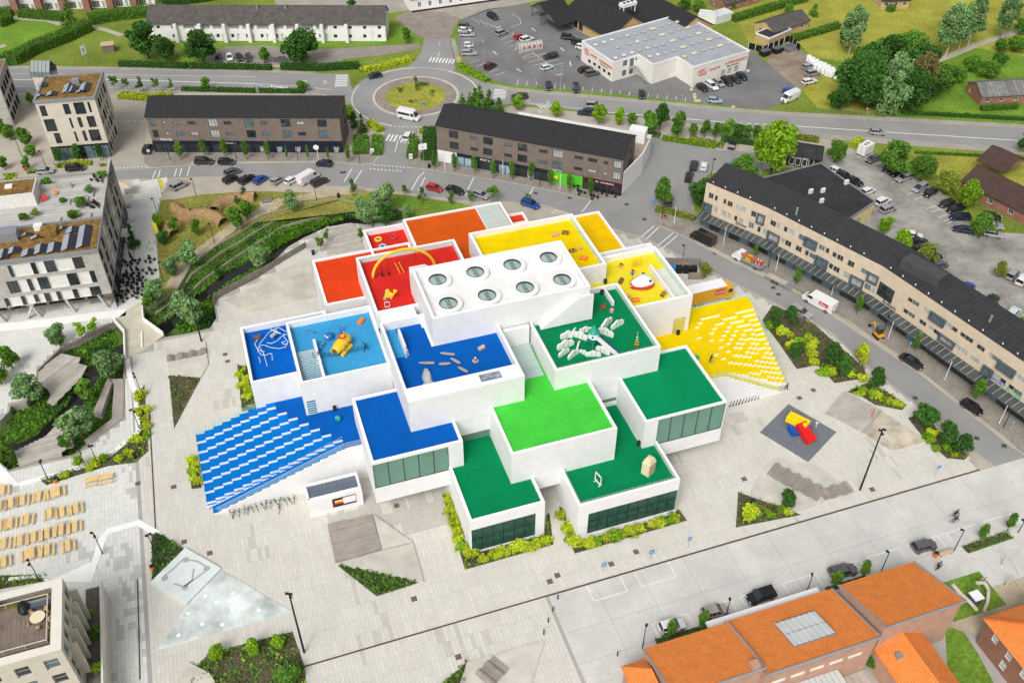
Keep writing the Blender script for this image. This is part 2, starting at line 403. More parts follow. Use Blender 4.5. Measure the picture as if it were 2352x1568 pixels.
# stair flights hung on the keystone's front and back
def flight(a_top,a_bot,b0,b1,zt,zb,aend,n=34):
    wl=HM();stp=HM();dirn=1 if a_bot > a_top else -1
    pr=[(aend,zb-.2),(aend,zt)]+[(a_top,zt)]
    da=(a_bot-a_top)/n;dz=(zt-zb)/n
    for i in range(n):pr += [(a_top+da*i,zt-dz*(i+1)),(a_top+da*(i+1),zt-dz*(i+1))]
    pr += [(a_bot,zb-.2)]
    for bb,th in ((b0,.35),):
        tr=tessellate_polygon([[Vector((p[0],p[1],0)) for p in pr]]);V=[(p[0],bb,p[1]) for p in pr]+[(p[0],bb+th,p[1]) for p in pr];N=len(pr)
        wl.add(V,[t for t in tr]+[tuple(N+i for i in t) for t in tr]+[(i,(i+1) % N,N+(i+1) % N,N+i) for i in range(N)])
    wl.build('stair_wall',white_tile,uv=True)
    for i in range(n):
        x0=a_top+da*i;x1=x0+da;z=zt-dz*(i+1)-.55
        stp.box(min(x0,x1),max(x0,x1),b0+.35,b1,z-.8,z)
    stp.build('stair',white_cap)
flight(50.0,43.4,112.0,113.5,22.3,17.4,52.5)
flight(28.4,34.5,128.65,127.25,22.2,17.8,25.6)
HM().box(25.6,28.6,127.2,128.65,16.5,21.6).build('landing',white_roof)
HM().box(50.0,52.45,112.3,113.5,17,21.5).build('landing',white_roof)
# -- details on the blocks: stair slots, dividing walls, lightwell, wall openings
def slab(a0,a1,b0,b1,z0,z1,name='wall',m=None):return HM().box(a0,a1,b0,b1,z0,z1).build(name,m or white_tile,uv=True)
slab(7.4,7.85,114.8,124.2,13.7,14.95)                       # beside the stair slot of the light blue terrace
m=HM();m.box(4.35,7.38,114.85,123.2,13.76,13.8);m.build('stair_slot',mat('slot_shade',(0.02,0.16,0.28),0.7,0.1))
for i in range(17):slab(4.4,7.35,115.3+i*.46,115.38+i*.46,13.82,13.9+i*.012,'step',mat('step_edge',(0.55,0.66,0.7),0.6,0))
q0,q1=wz([(704,922),(728,951)],114.3)
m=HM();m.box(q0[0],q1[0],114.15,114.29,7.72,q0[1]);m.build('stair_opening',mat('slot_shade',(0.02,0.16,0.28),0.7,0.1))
for i in range(6):slab(q0[0]+.05,q1[0]-.05,114.05,114.14,7.9+i*.5,8.02+i*.5,'step',mat('step_edge',(0.55,0.66,0.7),0.6,0))
slab(20.6,21.0,113.2,117.6,17.3,18.95)                      # divider on the blue terrace
slab(18.7,20.6,112.6,119.7,17.32,17.34,'passage',C_LB)
slab(25.2,36.0,113.56,119.6,17.31,17.33,'passage',white_roof)
slab(24.9,36.2,118.5,120.15,17.35,17.37,'passage',white_roof)
slab(29.9,33.2,101.5,103.0,18.956,19.0,'skylight',frame_dark);slab(30.0,33.1,101.6,102.9,19.001,19.02,'skylight_pane',mat('mirror_sky',(0.25,0.3,0.36),0.05,0.5,1.2,spec=.9))
# lightwell between blue and green terraces
slab(37.05,41.5,112.4,113.5,13.7,18.2);slab(36.7,41.8,113.0,113.3,18.2,18.3,'ledge',conc_grey)
for i in range(4):
    HM().add([(37.0,105.0+i*1.85,13.75+i*.2),(41.5,105.0+i*1.85,13.75+i*.2),(41.5,106.8+i*1.85,13.95+i*.2),(37.0,106.8+i*1.85,13.95+i*.2)],[(0,1,2,3)]).build('pane',sky_glass)
# divider on the green terrace and the exits
slab(57.1,57.5,114.3,118.5,16.96,17.9)
# long bench wall on the whale terrace and the gap behind it
slab(68.9,69.35,114.5,124.5,14.6,15.72);slab(69.4,71.9,114.6,124.0,14.61,14.63,'passage',mat('pale_floor',(0.6,0.6,0.55),0.8,0.05))
q0,q1=wz([(1564,727),(1580,757)],114.0)
HM().box(69.4,71.6,113.86,113.99,7.72,11.1).build('stair_opening',mat('slot_cream',(0.45,0.42,0.25),0.7,0.1))
for i in range(7):slab(69.5,71.5,113.78,113.85,7.95+i*.45,8.1+i*.45,'step',C_YEL2)
# small stairwell in front of the red terrace
for r_ in ((19.0,24.8,120.2,120.6),(24.4,24.8,120.2,123.8)):slab(*r_,16.5,18.0)
slab(19,24.4,120.6,123.8,16.6,16.65,'passage',white_roof)
# yellow terrace rooflight
m=HM();m.box(43.6,54.4,131.6,132.0,17.55,18.15);m.box(43.6,44.0,128,131.6,17.55,18.15);m.box(54.0,54.4,128,131.6,17.55,18.15);m.build('rooflight_kerb',white_cap)
for i in range(3):slab(44.05+i*3.32,44.0+(i+1)*3.32,127.6,131.55,17.9,17.95,'pane',sky_glass)
for r_ in ((43.3,54.7,132.3,132.34),(43.3,43.34,127.5,132.3),(54.66,54.7,127.5,132.3)):HM().box(*r_,17.56,18.65).build('glass_railing',glass_rail)
# orange roof skylight
for i in range(4):slab(45.2,49.8,146.3+i*2.05,148.28+i*2.05,14.02,14.16,'pane',mat('pale_glass',(0.5,0.56,0.52),0.15,0.05,spec=.7))
slab(45.0,45.15,146.2,154.5,14.02,14.2,'frame',white_cap)
# roof hatches drawn as thin upstands
def hatch(a0,a1,b0,b1,z,m):HM().box(a0,a1,b0,b1,z,z+.03).build('roof_hatch',m)
hatch(41.4,43.2,92.3,93.7,13.68,C_LIME);hatch(8.6,10.2,115.0,116.4,13.75,C_LB);hatch(63,65,115.2,116.3,14.6,C_YEL2);hatch(62.0,64.2,137.5,139,12.72,C_AMB)

# -- blue stepped tribune
T,S=7.7,0.49
for x0,x1,y0,y1 in ((8.3,18.2,105.15,119.0),):
    HM().box(x0,x1,y0,y1,0,T).build('terrace',[C_BLUE])
def stepcell(a0,a1,b0,b1,h,top,name='step',base=0.0,hd=None):
    if h < .05:h=.05
    m=HM();zb=base
    m.quad((a0,b0,h),(a1,b0,h),(a1,b1,h),(a0,b1,h),0)
    m.quad((a0,b0,zb),(a1,b0,zb),(a1,b0,h),(a0,b0,h),1)
    m.quad((a1,b1,zb),(a0,b1,zb),(a0,b1,h),(a1,b1,h),1)
    m.quad((a0,b1,zb),(a0,b0,zb),(a0,b0,h),(a0,b1,h),0);m.quad((a1,b0,zb),(a1,b1,zb),(a1,b1,h),(a1,b0,h),0)
    return m.build(name,[top,white_cap])
CW,CB=1.5,1.79
for c in range(-8,7):
    a0=-2.2+c*CW;a1=a0+CW-.004;j0=0 if c <= 0 else c
    bt=119.0 if c >-2 else 119.6
    edge=117.94-CB*max(0,c)
    if edge < 106.9:edge=106.9
    stepcell(a0,a1,edge+.002,bt,T-S*max(0,-c),C_STEP if c < 1 else C_BLUE)
    j=1
    while edge > 106.95:
        lo=max(106.9,edge-CB);stepcell(a0,a1,lo+.002,edge,T-S*(max(0,-c)+j),C_STEP);edge=lo;j += 1
NS=47
for i in range(NS):
    x1=8.3-i*.463;stepcell(x1-.463,x1-.003,105.15,106.898,T-(i+1)*T/NS,C_STEP,'stair_step')
# front wall and side wall of the tribune (white, stepped edge stands 2 mm proud)
fw=HM()
for i in range(16):
    x1=8.3-i*1.36;fw.box(x1-1.36,x1,105.0,105.148,0,max(.1,T-(i+.55)*T/16))
fw.box(8.3,18.2,105.0,105.148,0,T+.02);fw.box(-14.35,-14.202,106.9,119.6,0,.4)
fw.build('wall',white_tile,uv=True)
def glass_panel(p,q,h=1.05,name='glass_railing'):
    d=Vector((q[0]-p[0],q[1]-p[1],0));n=Vector((-d.y,d.x,0)).normalized()*.02
    V=[]
    for s_ in (1,-1):
        for pt in (p,q):V += [(pt[0]+n.x*s_,pt[1]+n.y*s_,pt[2]),(pt[0]+n.x*s_,pt[1]+n.y*s_,pt[2]+h)]
    HM().add(V,[(0,2,3,1),(4,5,7,6),(1,3,7,5)]).build(name,glass_rail)
rail_m=mat('steel_rail',(0.55,0.55,0.6),0.3,0,metal=.8)
for i in range(14):
    x1=8.3-i*1.5;z1=T-i*.532
    glass_panel((x1,105.22,z1),(x1-1.5,105.22,z1-.532))
HM().cyl((8.3,105.3,T+1),(-13.0,105.3,1.0),.035).cyl((8.3,105.3,T+1),(11,105.3,T+1),.035).build('handrail',rail_m)
HM().cyl((8.3,106.8,T+1),(-12.6,106.8,1.0),.03).build('handrail',rail_m)
glass_panel((8.3,105.22,T),(11,105.22,T))
for c in range(-8,0):
    a0=-2.2+c*CW;z=T-S*(-c);glass_panel((a0,119.66,z),(a0+CW,119.66,z),1.1)
glass_panel((-14.26,119.6,T-8*S),(-14.26,107,.6),1.0)

# -- yellow fan-shaped tribune
HM().box(59.0,72.0,105.3,114.0,0,T).build('terrace',C_YEL)
HM().box(67.3,72.0,101.0,105.3,0,T).build('terrace',C_YEL)
HM().box(72.0,87.4,117.0,119.2,0,T).build('terrace',C_YEL)
slab(66,73.0,100.86,100.998,0,T+.02);slab(72.0,87.4,119.203,119.35,0,T+.02)
NR,NC=16,15;db=(117.0-102.4)/NR;da=(87.4-72.0)/NC
for i in range(NC):
    for j in range(NR):
        u,v=(i+.5)/NC,(j+1)/NR;k=u ** 1.15*v
        h=T-(T-.25)/17*round(17*k)
        x1=72.0+(i+1)*da
        stepcell(x1-da,x1-.003,117.0-(j+1)*db,117.0-j*db-.003,h,C_YEL)
for i in range(40):
    x0=73.0+i*.32;stepcell(x0,x0+.317,101.0,102.397,T-(i+1)*T/40,C_YEL,'stair_step')
stepcell(72.0,72.997,101.0,102.397,T-.003,C_YEL)
fw=HM()
for i in range(13):fw.box(73+i*.985,73+(i+1)*.985,100.86,100.998,0,T-(i+.6)*T/13)
fw.build('wall',white_tile,uv=True)
for i in range(13):
    x=73+i*.985;z=T-i*T/13;glass_panel((x,101.1,z),(x+.985,101.1,z-T/13))
glass_panel((67.4,101.1,T),(73,101.1,T));glass_panel((72.6,119.1,T),(87.3,119.1,T));glass_panel((87.35,119.1,T),(87.35,117,T))
for j in range(16):glass_panel((87.46,117-j*db,T-j*.45),(87.46,117-(j+1)*db,T-j*.45),1.05)
# ================================================================ ground, streets, plaza
lawn=mat('lawn',(0.17,0.225,0.035),0.95,0.28,0.06,fine=0.3,fscale=1.6,bump=0.5,bscale=5,spec=0.1)
lawn_y=mat('mown_lawn',(0.30,0.30,0.05),0.95,0.28,0.08,fine=0.25,fscale=1.4,spec=0.1)
lawn_g=mat('green_lawn',(0.14,0.25,0.03),0.95,0.25,0.1,fine=0.3,fscale=1.6,spec=0.1)
park_g=mat('park_lawn',(0.23,0.22,0.05),0.95,0.35,0.12,fine=0.3,fscale=1.6,spec=0.1)
asph=mat('asphalt',(0.265,0.265,0.26),0.9,0.10,0.12,fine=0.10,fscale=3,spec=0.25)
asph_d=mat('dark_asphalt',(0.175,0.175,0.175),0.9,0.22,0.1,fine=0.14,fscale=3,spec=0.25)
asph_w=mat('worn_asphalt',(0.29,0.28,0.255),0.85,0.4,0.14,fine=0.15,fscale=2,spec=0.3)
pave=mat('paving_brick',(0.33,0.305,0.265),0.9,0.16,0.2,fine=0.2,fscale=4)
pave_d=mat('brown_paving',(0.26,0.235,0.205),0.9,0.16,0.25,fine=0.25,fscale=4)
pave_t=mat('tan_paving',(0.40,0.365,0.30),0.9,0.12,0.2,fine=0.12,fscale=4)
cobble=mat('cobbles',(0.26,0.22,0.195),0.9,0.2,0.3,fine=0.3,fscale=3)
sand=mat('sand',(0.44,0.37,0.26),0.95,0.2,0.3,fine=0.12,fscale=3)
dirt=mat('dirt',(0.25,0.2,0.15),0.95,0.3,0.15,fine=0.2,fscale=2)
soil=mat('soil',(0.10,0.075,0.05),0.95,0.3,0.8,fine=0.4,fscale=5)
joint=mat('paving_joint',(0.36,0.35,0.325),0.95,0.1)
slab_m=mat('concrete_slab',(0.59,0.58,0.54),0.75,0.05,0.25,fine=0.05,fscale=2,attr=True)
road_slab=mat('cast_concrete',(0.53,0.525,0.495),0.8,0.13,0.16,fine=0.05,fscale=2)
conc=mat('pale_concrete',(0.52,0.5,0.44),0.85,0.15,0.3)
conc_w=mat('white_concrete',(0.80,0.80,0.78),0.7,0.05,0.4)
paint=mat('road_paint',(0.72,0.72,0.70),0.7,0.15,1.5)
rust=mat('rusty_steel',(0.10,0.055,0.045),0.7,0.25,1.5)
water=mat('dark_water',(0.012,0.012,0.012),0.08,0.2,0.6,spec=0.6,bump=0.15,bscale=1.2)
wood_g=mat('grey_wood',(0.42,0.39,0.35),0.9,0.18,0.5,attr=True)
HOLE_PX=[(326,712),(355,704),(380,684),(405,667),(440,607),(497,564),(550,534),(588,510),(643,484),(693,471),(758,459),(783,458),(825,467),(875,478),(925,481),(925,505),
  (838,516),(805,512),(750,522),(700,545),(663,566),(640,590),(632,612),(588,640),(496,687),(492,700),(497,730),(482,754),(425,767),(378,774),
  (287.5,824),(285,884),(282.5,961),(205,1019),(170,1046),(85,1061),(22,1081),(0,1061),(-30,1050),(-30,985),(0,966),(22,944),(25,930),(60,925),(84,880),(86,851),(140,799),(200,770),(252,743)]
HOLE=gpl(HOLE_PX)
struct(MB().poly([(-2500,-600),(2500,-600),(2500,4500),(-2500,4500)],0,holes=[HOLE]).build('ground',lawn))
def sheet(name,px,m,z,holes=()):
    return struct(MB().poly(gpl(px),z,holes=holes).build(name,m))
ROUND=Vector((-26.1,236.0))
def circ(c,r,n=48,a0=0,a1=2*math.pi):return [(c[0]+r*math.cos(a0+(a1-a0)*i/n),c[1]+r*math.sin(a0+(a1-a0)*i/n)) for i in range(n)]
sheet('pavement',[(-80,205),(588,211),(760,213),(900,300),(1000,290),(1176,243),(1500,273),(1824,313),(1900,318),(1990,345),(1905,378),(1600,400),(1590,520),(1700,590),(2060,800),(2352,1030),(2400,1070),(2249,1083),
   (1911,770),(1764,693),(1613,618),(1476,550),(1300,500),(1150,505),(1085,473),(925,481),(875,478),(825,467),(783,458),(758,459),(693,471),(643,484),(588,510),(550,534),(497,564),(440,607),(405,667),(380,684),(355,704),(326,712),
   (252,743),(200,770),(140,799),(86,851),(84,880),(60,925),(25,930),(22,944),(0,966),(-30,985),(-80,985)],pave_t,.01)
sheet('main_road',[(-100,147),(0,153),(588,160),(720,168),(800,170),(820,250),(780,232),(740,216),(588,213),(0,207),(-100,203)],asph,.03)
struct(MB().poly(circ(ROUND,17.9),.034).build('roundabout_road',asph))
sheet('main_road',[(1060,170),(1125,192),(1176,203),(1500,232),(1764,256),(2064,271),(2352,287),(2520,296),(2520,364),(2352,352),(1824,312),(1500,272),(1300,250),(1176,238),(1060,262)],asph,.03)
sheet('north_road',[(905,42),(945,22),(1020,28),(1056,45),(1040,82),(1030,90),(975,90),(955,80)],cobble,.035)
sheet('north_road',[(600,-60),(1400,-60),(1240,2),(1120,24),(1060,45),(1020,29),(945,23),(900,30),(640,22)],pave,.03)
sheet('north_road',[(975,88),(1032,85),(1040,120),(1046,160),(1000,180),(930,160),(955,138),(968,118)],asph,.032)
sheet('south_road',[(880,285),(960,285),(958,322),(938,357),(935,392),(840,392),(856,377),(875,357),(883,322)],asph,.032)
sheet('shop_street',[(-100,418),(60,407),(300,390),(430,381),(560,376),(760,373),(826,378),(856,377),(935,386),(1000,393),(1100,409),(1176,421),(1276,441),(1351,459),(1421,457),(1493,487),(1506,517),(1561,540),(1683,598),(1764,634),(1826,665),(1939,732),(2014,786),(2066,819),(2114,856),(2189,916),(2264,974),(2314,1019),(2400,1080),(2400,1150),(2259,1051),(2189,996),(2101,924),(1989,836),(1911,764),(1864,735),(1764,687),(1613,612),(1526,567),(1476,544),(1401,522),(1316,492),(1251,470),(1176,463),(1085,463),(938,443),(863,435),(828,428),(753,428),(738,412),(500,405),(390,409),(90,417),(-100,436)],asph,.03)
sheet('side_street',[(1421,459),(1450,420),(1482,318),(1520,318),(1650,345),(1760,352),(1750,400),(1640,392),(1602,420),(1595,470),(1560,515),(1506,519),(1493,489)],asph,.026)
sheet('supermarket_car_park',[(1060,45),(1120,22),(1210,10),(1330,60),(1720,110),(1764,147),(1832,202),(1797,235),(1764,252),(1690,246),(1500,228),(1350,212),(1176,197),(1125,183),(1062,146),(1050,132),(1041,85)],asph_d,.03)
sheet('car_park',[(1880,368),(1995,346),(2090,400),(2180,455),(2250,545),(2310,535),(2420,540),(2420,830),(2352,775),(1990,545),(1960,470)],asph_w,.034)
sheet('car_park',[(517,108),(600,105),(700,113),(748,113),(963,101),(968,112),(875,128),(790,136),(760,150),(458,148),(480,125)],pave_d,.03)
sheet('yard',[(1764,112),(1834,112),(1872,140),(1882,182),(1835,206),(1764,147)],dirt,.032)
for px,wd in (([(25,42),(110,47),(140,57)],2.0),([(205,60),(245,70),(280,82)],1.8),([(2240,105),(2130,150),(2010,200)],2.2),([(2352,68),(2240,105)],2.2),([(640,120),(634,155)],2),([(0,105),(10,108)],2)):
    struct(strip(MB(),gpl(px),wd,0,.02).build('footpath',pave_t))
sheet('shop_pavement',[(332,338),(560,338),(800,345),(868,357),(855,374),(826,376),(760,370),(440,371),(428,379),(345,384),(332,376)],pave_d,.1)
sheet('shop_pavement',[(938,356),(1000,350),(1250,400),(1430,430),(1438,445),(1415,456),(1351,457),(1276,439),(1176,419),(1100,407),(1000,391),(936,384)],pave_d,.1)
sheet('shop_pavement',[(1500,490),(1590,480),(1610,500),(1764,560),(2352,900),(2400,930),(2400,1075),(2318,1016),(2264,970),(2189,912),(2114,852),(2066,815),(2014,782),(1939,728),(1826,661),(1764,630),(1683,594),(1561,537),(1508,514)],pave_d,.1)
sheet('parking_strip',[(1561,541),(1620,560),(1826,665),(2066,815),(2318,1012),(2350,1045),(2318,1025),(2262,980),(2114,862),(2010,792),(1826,672),(1683,603)],pave_t,.105)
sheet('square',[(250,226),(340,228),(332,345),(332,392),(235,395),(262,300)],mat('beige_setts',(0.36,0.335,0.285),0.9,0.1,0.3,fine=0.15,fscale=4),.02)
# park
sheet('park_lawn',[(370,460),(400,458),(475,446),(588,439),(723,443),(828,437),(863,441),(938,449),(1085,471),(1180,482),(1180,505),(925,483),(875,479.5),(825,468.5),(783,459.5),(758,460.5),(693,472.5),(643,485.5),(588,511.5),(550,535.5),(497,565.5),(440,608.5),(405,668.5),(380,684),(355,703),(328,711),(350,680),(367,640),(360,552),(362,492)][:19]+
      [(783,457),(758,458),(693,470),(643,483),(588,509),(550,533),(497,563),(440,606),(405,666),(380,683),(350,700),(350,680),(367,640),(360,552),(362,492)],park_g,.03)
struct(strip(MB(),gpl([(392,662),(405,640),(428,605),(470,570),(530,525),(590,490),(640,466),(690,455),(760,443),(830,437)]),2.6,.0,.045).build('sand_path',sand))
sheet('sand_path',[(588,492),(600,470),(640,455),(655,465),(630,485),(592,498)],sand,.047)
sheet('green_bank',[(783,457),(870,444),(938,451),(1085,474),(1110,480),(1038,483),(908,480),(875,477),(825,466)],lawn_g,.048)
# lawns of the upper town
sheet('lawn',[(1650,-30),(2400,-60),(2400,250),(2064,262),(1880,250),(1840,205),(1890,180),(1870,135),(1834,100),(1764,105),(1720,100)],lawn_y,.012)
sheet('lawn',[(1840,130),(2000,250),(2064,270),(2352,285),(2400,288),(2400,140),(2240,110),(2100,160)],lawn_g,.016)
sheet('lawn',[(2080,345),(2352,358),(2400,362),(2400,440),(2210,440),(2150,400)],lawn_y,.014)
sheet('lawn',[(0,50),(130,50),(140,62),(90,110),(0,135),(-60,130),(-60,50)],lawn_g,.012)
sheet('lawn',[(470,100),(720,95),(940,58),(970,80),(965,100),(700,111),(520,108),(458,148),(420,150),(410,100)],lawn_g,.012)
# verges of the roads
for px,wd in (([(1062,150),(1125,188),(1176,199),(1350,213),(1500,229),(1690,248)],1.5),([(1060,47),(1042,84),(1052,135)],1.8)):
    struct(strip(MB(),gpl(px),wd,0,.06).build('verge',lawn_g))
for px,wd in (([(0,155),(588,162),(720,170)],1.7),([(1130,198),(1176,206),(1500,236),(1764,260),(2064,275),(2352,291)],2.0),([(1830,310),(2352,349)],2.4),([(1040,90),(1052,140),(1068,156),(1120,192)],1.3),([(20,209),(588,212),(740,216)],1.4)):
    struct(strip(MB(),gpl(px),wd,0,.12).build('sidewalk',pave))
# roundabout island
struct(MB().poly(circ(ROUND,11.5),.06).build('island_apron',cobble))
ring=MB()
for i in range(48):
    a,b=2*math.pi*i/48,2*math.pi*(i+1)/48
    P=lambda r,t,z:(ROUND.x+r*math.cos(t),ROUND.y+r*math.sin(t),z)
    ring.quad(P(11.6,a,.1),P(11.6,b,.1),P(10.9,b,.1),P(10.9,a,.1));ring.quad(P(11.6,b,.1),P(11.6,a,.1),P(11.6,a,.03),P(11.6,b,.03))
struct(ring.build('island_kerb',mat('kerb_stone',(0.5,0.46,0.4),0.85,0.1)))
m=MB();m.lathe([(8.0,.06),(7.2,.3),(4,.55),(.01,.65)],(ROUND.x,ROUND.y,0),40);struct(m.build('island_lawn',lawn_y,smooth=True))
# ---------------------------------------------------------------- painted markings
mk=[]
def line(px,wd=.14,z=.05):mk.append(('l',gpl(px),wd,z))
def dashes(px,n,fill=.5,wd=.14,z=.05):
    P=gpl(px);L=[0]
    for a,b in zip(P[:-1],P[1:]):L.append(L[-1]+(Vector(a)-Vector(b)).length)
    def at(s):
        for i in range(len(P)-1):
            if s <= L[i+1] or i == len(P)-2:
                t=(s-L[i])/max(1e-6,L[i+1]-L[i]);return (P[i][0]+(P[i+1][0]-P[i][0])*t,P[i][1]+(P[i+1][1]-P[i][1])*t)
    for k in range(n):mk.append(('l',[at(L[-1]*k/n),at(L[-1]*(k+fill)/n)],wd,z))
line([(30,184),(250,183),(588,193)],.3);line([(0,199),(588,207)],.12);line([(25,169),(588,177)],.12)
line([(1824,290),(2064,306),(2352,324)],.3);line([(1390,258),(1500,267),(1660,281)],.3);dashes([(1660,281),(1824,290)],9,.6,.25)
line([(588,193),(700,200),(762,207)],.15);line([(588,195),(640,205),(760,221)],.15)
for k in range(6):line([(622+k*7,197+k*.6),(628+k*7,203+k*.8)],.45)
line([(1176,233),(1300,245),(1390,257)],.14);line([(1210,238),(1390,261)],.14)
for k in range(5):line([(1232+k*10,240+k),(1246+k*10,249+k)],.4)
for x,y in ((700,189),(746,190),(639,206),(1212,230),(1258,237),(1239,258)):       # speed-check squares
    for i in range(3):
        for j in range(2):line([(x-3+i*3,y-3+j*4+(i % 2)*2),(x-1.2+i*3,y-3+j*4+(i % 2)*2)],.5)
def ringdash(r,a0,a1,n,fill,wd):
    for k in range(n):
        p=[(ROUND.x+r*math.cos(R(a0+(a1-a0)*(k+fill*i/4)/n)),ROUND.y+r*math.sin(R(a0+(a1-a0)*(k+fill*i/4)/n))) for i in range(5)]
        mk.append(('l',p,wd,.052))
ringdash(17.0,95,140,1,1,.3);ringdash(17.0,0,62,1,1,.3);ringdash(17.0,205,252,1,1,.3);ringdash(17.0,62,95,10,.5,.3);ringdash(17.0,160,205,11,.6,.3);ringdash(17.0,252,292,11,.5,.3);ringdash(17.0,335,360,6,.6,.3);ringdash(9.6,0,1,1,1,.01)
def zebra(px0,px1,n,ln,z=.05):
    a,b=Vector(g2(*px0)),Vector(g2(*px1));d=(b-a);L=d.length;d.normalize();nn=Vector((-d.y,d.x))
    for k in range(n):
        c=a+d*(L*(k+.5)/n);mk.append(('l',[tuple(c-nn*ln/2),tuple(c+nn*ln/2)],L/n*.5,z))
zebra((985,137),(1045,142),8,3.0);zebra((887,316),(955,323),8,3.4);zebra((786,172),(783,200),7,3.4);zebra((1150,205),(1146,228),7,3.4)
for k in range(10):line([(858+k*8.6,379+k*.7),(861+k*8.6,379+k*.7)],.5)
for k in range(9):line([(850+k*8.5,388+k*.7),(853+k*8.5,388.3+k*.7)],.5)
line([(907,349),(916,318)],.2);line([(1009,120),(1006,132)],.2);line([(1010,97),(1010,106)],.12)
for k in range(7):line([(846+k*12,379+k),(852+k*12,379+k)],.6) if 0 else None
dashes([(265,279),(335,279)],5,.45,.25);dashes([(258,387),(332,383)],9,.4,.4)
# bays on the supermarket car park
for k in range(19):
    if k in (4,7):pass
    x=1187+k*21.4;y=190+k*2.25;line([(x+3,y-6),(x,y+10)],.13)
for k,(x,y) in enumerate([(1085,43),(1101,47),(1117,52),(1133,58)]):line([(x,y),(x+18,y+12)],.13)
for k in range(4):line([(1060,89+k*8.5),(1088,89+k*8.5-(k > 2)*3)],.13)
for k in range(5):line([(1078+k*15,146+k*7),(1102+k*15,138+k*7)],.13)
for k in range(6):line([(1150+k*10,92+k*8),(1178+k*10,82+k*8)],.13)
for k in range(4):line([(1202+k*11,136+k*8),(1262+k*11,121+k*8)],.13)
line([(1222,121),(1276,160)],.13);line([(1176,75),(1195,105)],.13)
line([(1176,32),(1194,44),(1196,56),(1180,62),(1170,63)],.13)
for x,y,dx,dy in ((1140,65,10,-4),(1134,120,7,6),(1222,67,8,5),(1288,112,8,6),(1309,144,2,8),(1188,160,9,5),(1280,174,12,-4)):
    line([(x,y),(x+dx,y+dy)],.3)
    line([(x-2,y-2),(x+3,y)],.25)
for k in range(6):line([(1302+k*4,78+k*14),(1327+k*4,92+k*14-22+16)],.13) if k < 2 else None
# shop street: kerb gutters across the carriageway and bay lines
for px in ([(945,437),(962,407),(975,395)],[(962,438),(976,408)],[(1068,450),(1088,408)],[(1210,458),(1226,430)],[(1336,488),(1357,461)],[(1473,545),(1503,518)],[(1485,549),(1513,522)],[(1510,565),(1546,535)],[(1522,570),(1556,541)],[(350,410),(358,392)],[(363,409),(368,391)],[(400,407),(406,388)],[(412,406),(418,386)],[(430,405),(436,383)],[(790,418),(808,388)],[(812,422),(830,392)]):
    line(px,.22,.045)
for k in range(5):line([(1270+k*8,490+k*2),(1280+k*8,483+k*2)],.12,.05)
line([(1266,493),(1273,483),(1304,490)],.12)
for x in (2024,2048,2084,2100,2128,2139,2155,2167,2174):line([(x,402+(x-2024)*.75),(x+22,394+(x-2024)*.75)],.13,.05)
for k in range(5):line([(2222+k*26,680+k*24),(2246+k*26,664+k*24)],.13,.05)
for k in range(3):line([(1972+k*20,360+k*9),(1990+k*20,353+k*9)],.13,.05)
mm=MB()
for _,P,wd,z in mk:strip(mm,P,wd,z,z)
stuff(mm.build('road_markings',paint))
# ---------------------------------------------------------------- plaza slabs
PLAZA=gpl([(-80,1046),(-30,1050),(0,1061),(22,1081),(85,1061),(170,1046),(205,1019),(282.5,961),(285,884),(287.5,824),(378,774),(425,767),(482,754),(497,730),(492,700),(496,687),(588,640),(632,612),(640,590),(663,566),(700,545),(750,522),(805,512),(838,516),(925,505),(1000,500),(1150,505),(1300,500),(1401,526),(1476,548),(1526,571),(1613,616),(1764,691),(1864,739),(1911,768),(1989,840),(2101,928),(2189,1000),(2252,1080)])+[tuple(un(107.2,74.45))[:2],tuple(un(31.3,74.45))[:2],tuple(un(31.3,45))[:2],tuple(un(-60,45))[:2],tuple(un(-75,80))[:2]]
plaza=struct(MB().poly(PLAZA,.02).build('plaza',joint))
PL1=gpl([(-80,700),(60,690),(262,690),(275,415),(390,407),(370,460),(362,492),(360,552),(367,640),(350,680),(327,700),(326,712),(252,743),(200,770),(140,799),(86,851),(84,880),(60,925),(25,930),(22,944),(0,966),(-30,985),(-80,985)])
plaza1=struct(MB().poly(PL1,.02).build('plaza',joint))
BLK=[(22.75,34.5,85.05,100),(38.95,55.65,82.67,101),(-14.3,72,105,119),(-3.7,72,119,133),(11.3,68,120,152),(72,87.4,101,119.3),(66,73,101,119)]
SL=[]
def slabs(poly,sw,sl,cool,grid=None):
    xs=[abof(p)[0] for p in poly];ys=[abof(p)[1] for p in poly]
    j=0;b=min(ys)
    b=74.45-math.ceil((74.45-b)/sl)*sl
    while b < max(ys):
        a=min(xs)+(random.random()*sw)
        a=math.floor(min(xs)/sw)*sw
        while a < max(xs):
            c=un(a+sw/2,b+sl/2)
            if all(inpoly(*un(a+u*sw,b+v*sl)[:2],poly) for u,v in ((.1,.1),(.9,.1),(.1,.9),(.9,.9))) and not any(q[0] < a and a+sw < q[1] and q[2] < b and b+sl < q[3] for q in BLK) and not inpoly(c.x,c.y,HOLE):
                q=un(a+sw/2,b+sl/2)-CAM
                if q.dot(FW) > 0:
                    px=CX+F*q.dot(RT)/q.dot(FW);py=CY-F*q.dot(UP)/q.dot(FW)
                    if -60 < px < 2420 and -60 < py < 1630:SL.append((py,a,b,sw,sl,cool))
            a += sw
        b += sl
LEFTP=[p for p in PLAZA]
aL=-24.3
def clip_half(poly,a_lim,keep_less):
    out=[]
    for p,q in zip(poly,poly[1:]+poly[:1]):
        ap,aq=abof(p)[0],abof(q)[0];ip,iq=((ap < a_lim) == keep_less),((aq < a_lim) == keep_less)
        if ip:out.append(p)
        if ip != iq:
            t=(a_lim-ap)/(aq-ap);out.append((p[0]+(q[0]-p[0])*t,p[1]+(q[1]-p[1])*t))
    return out
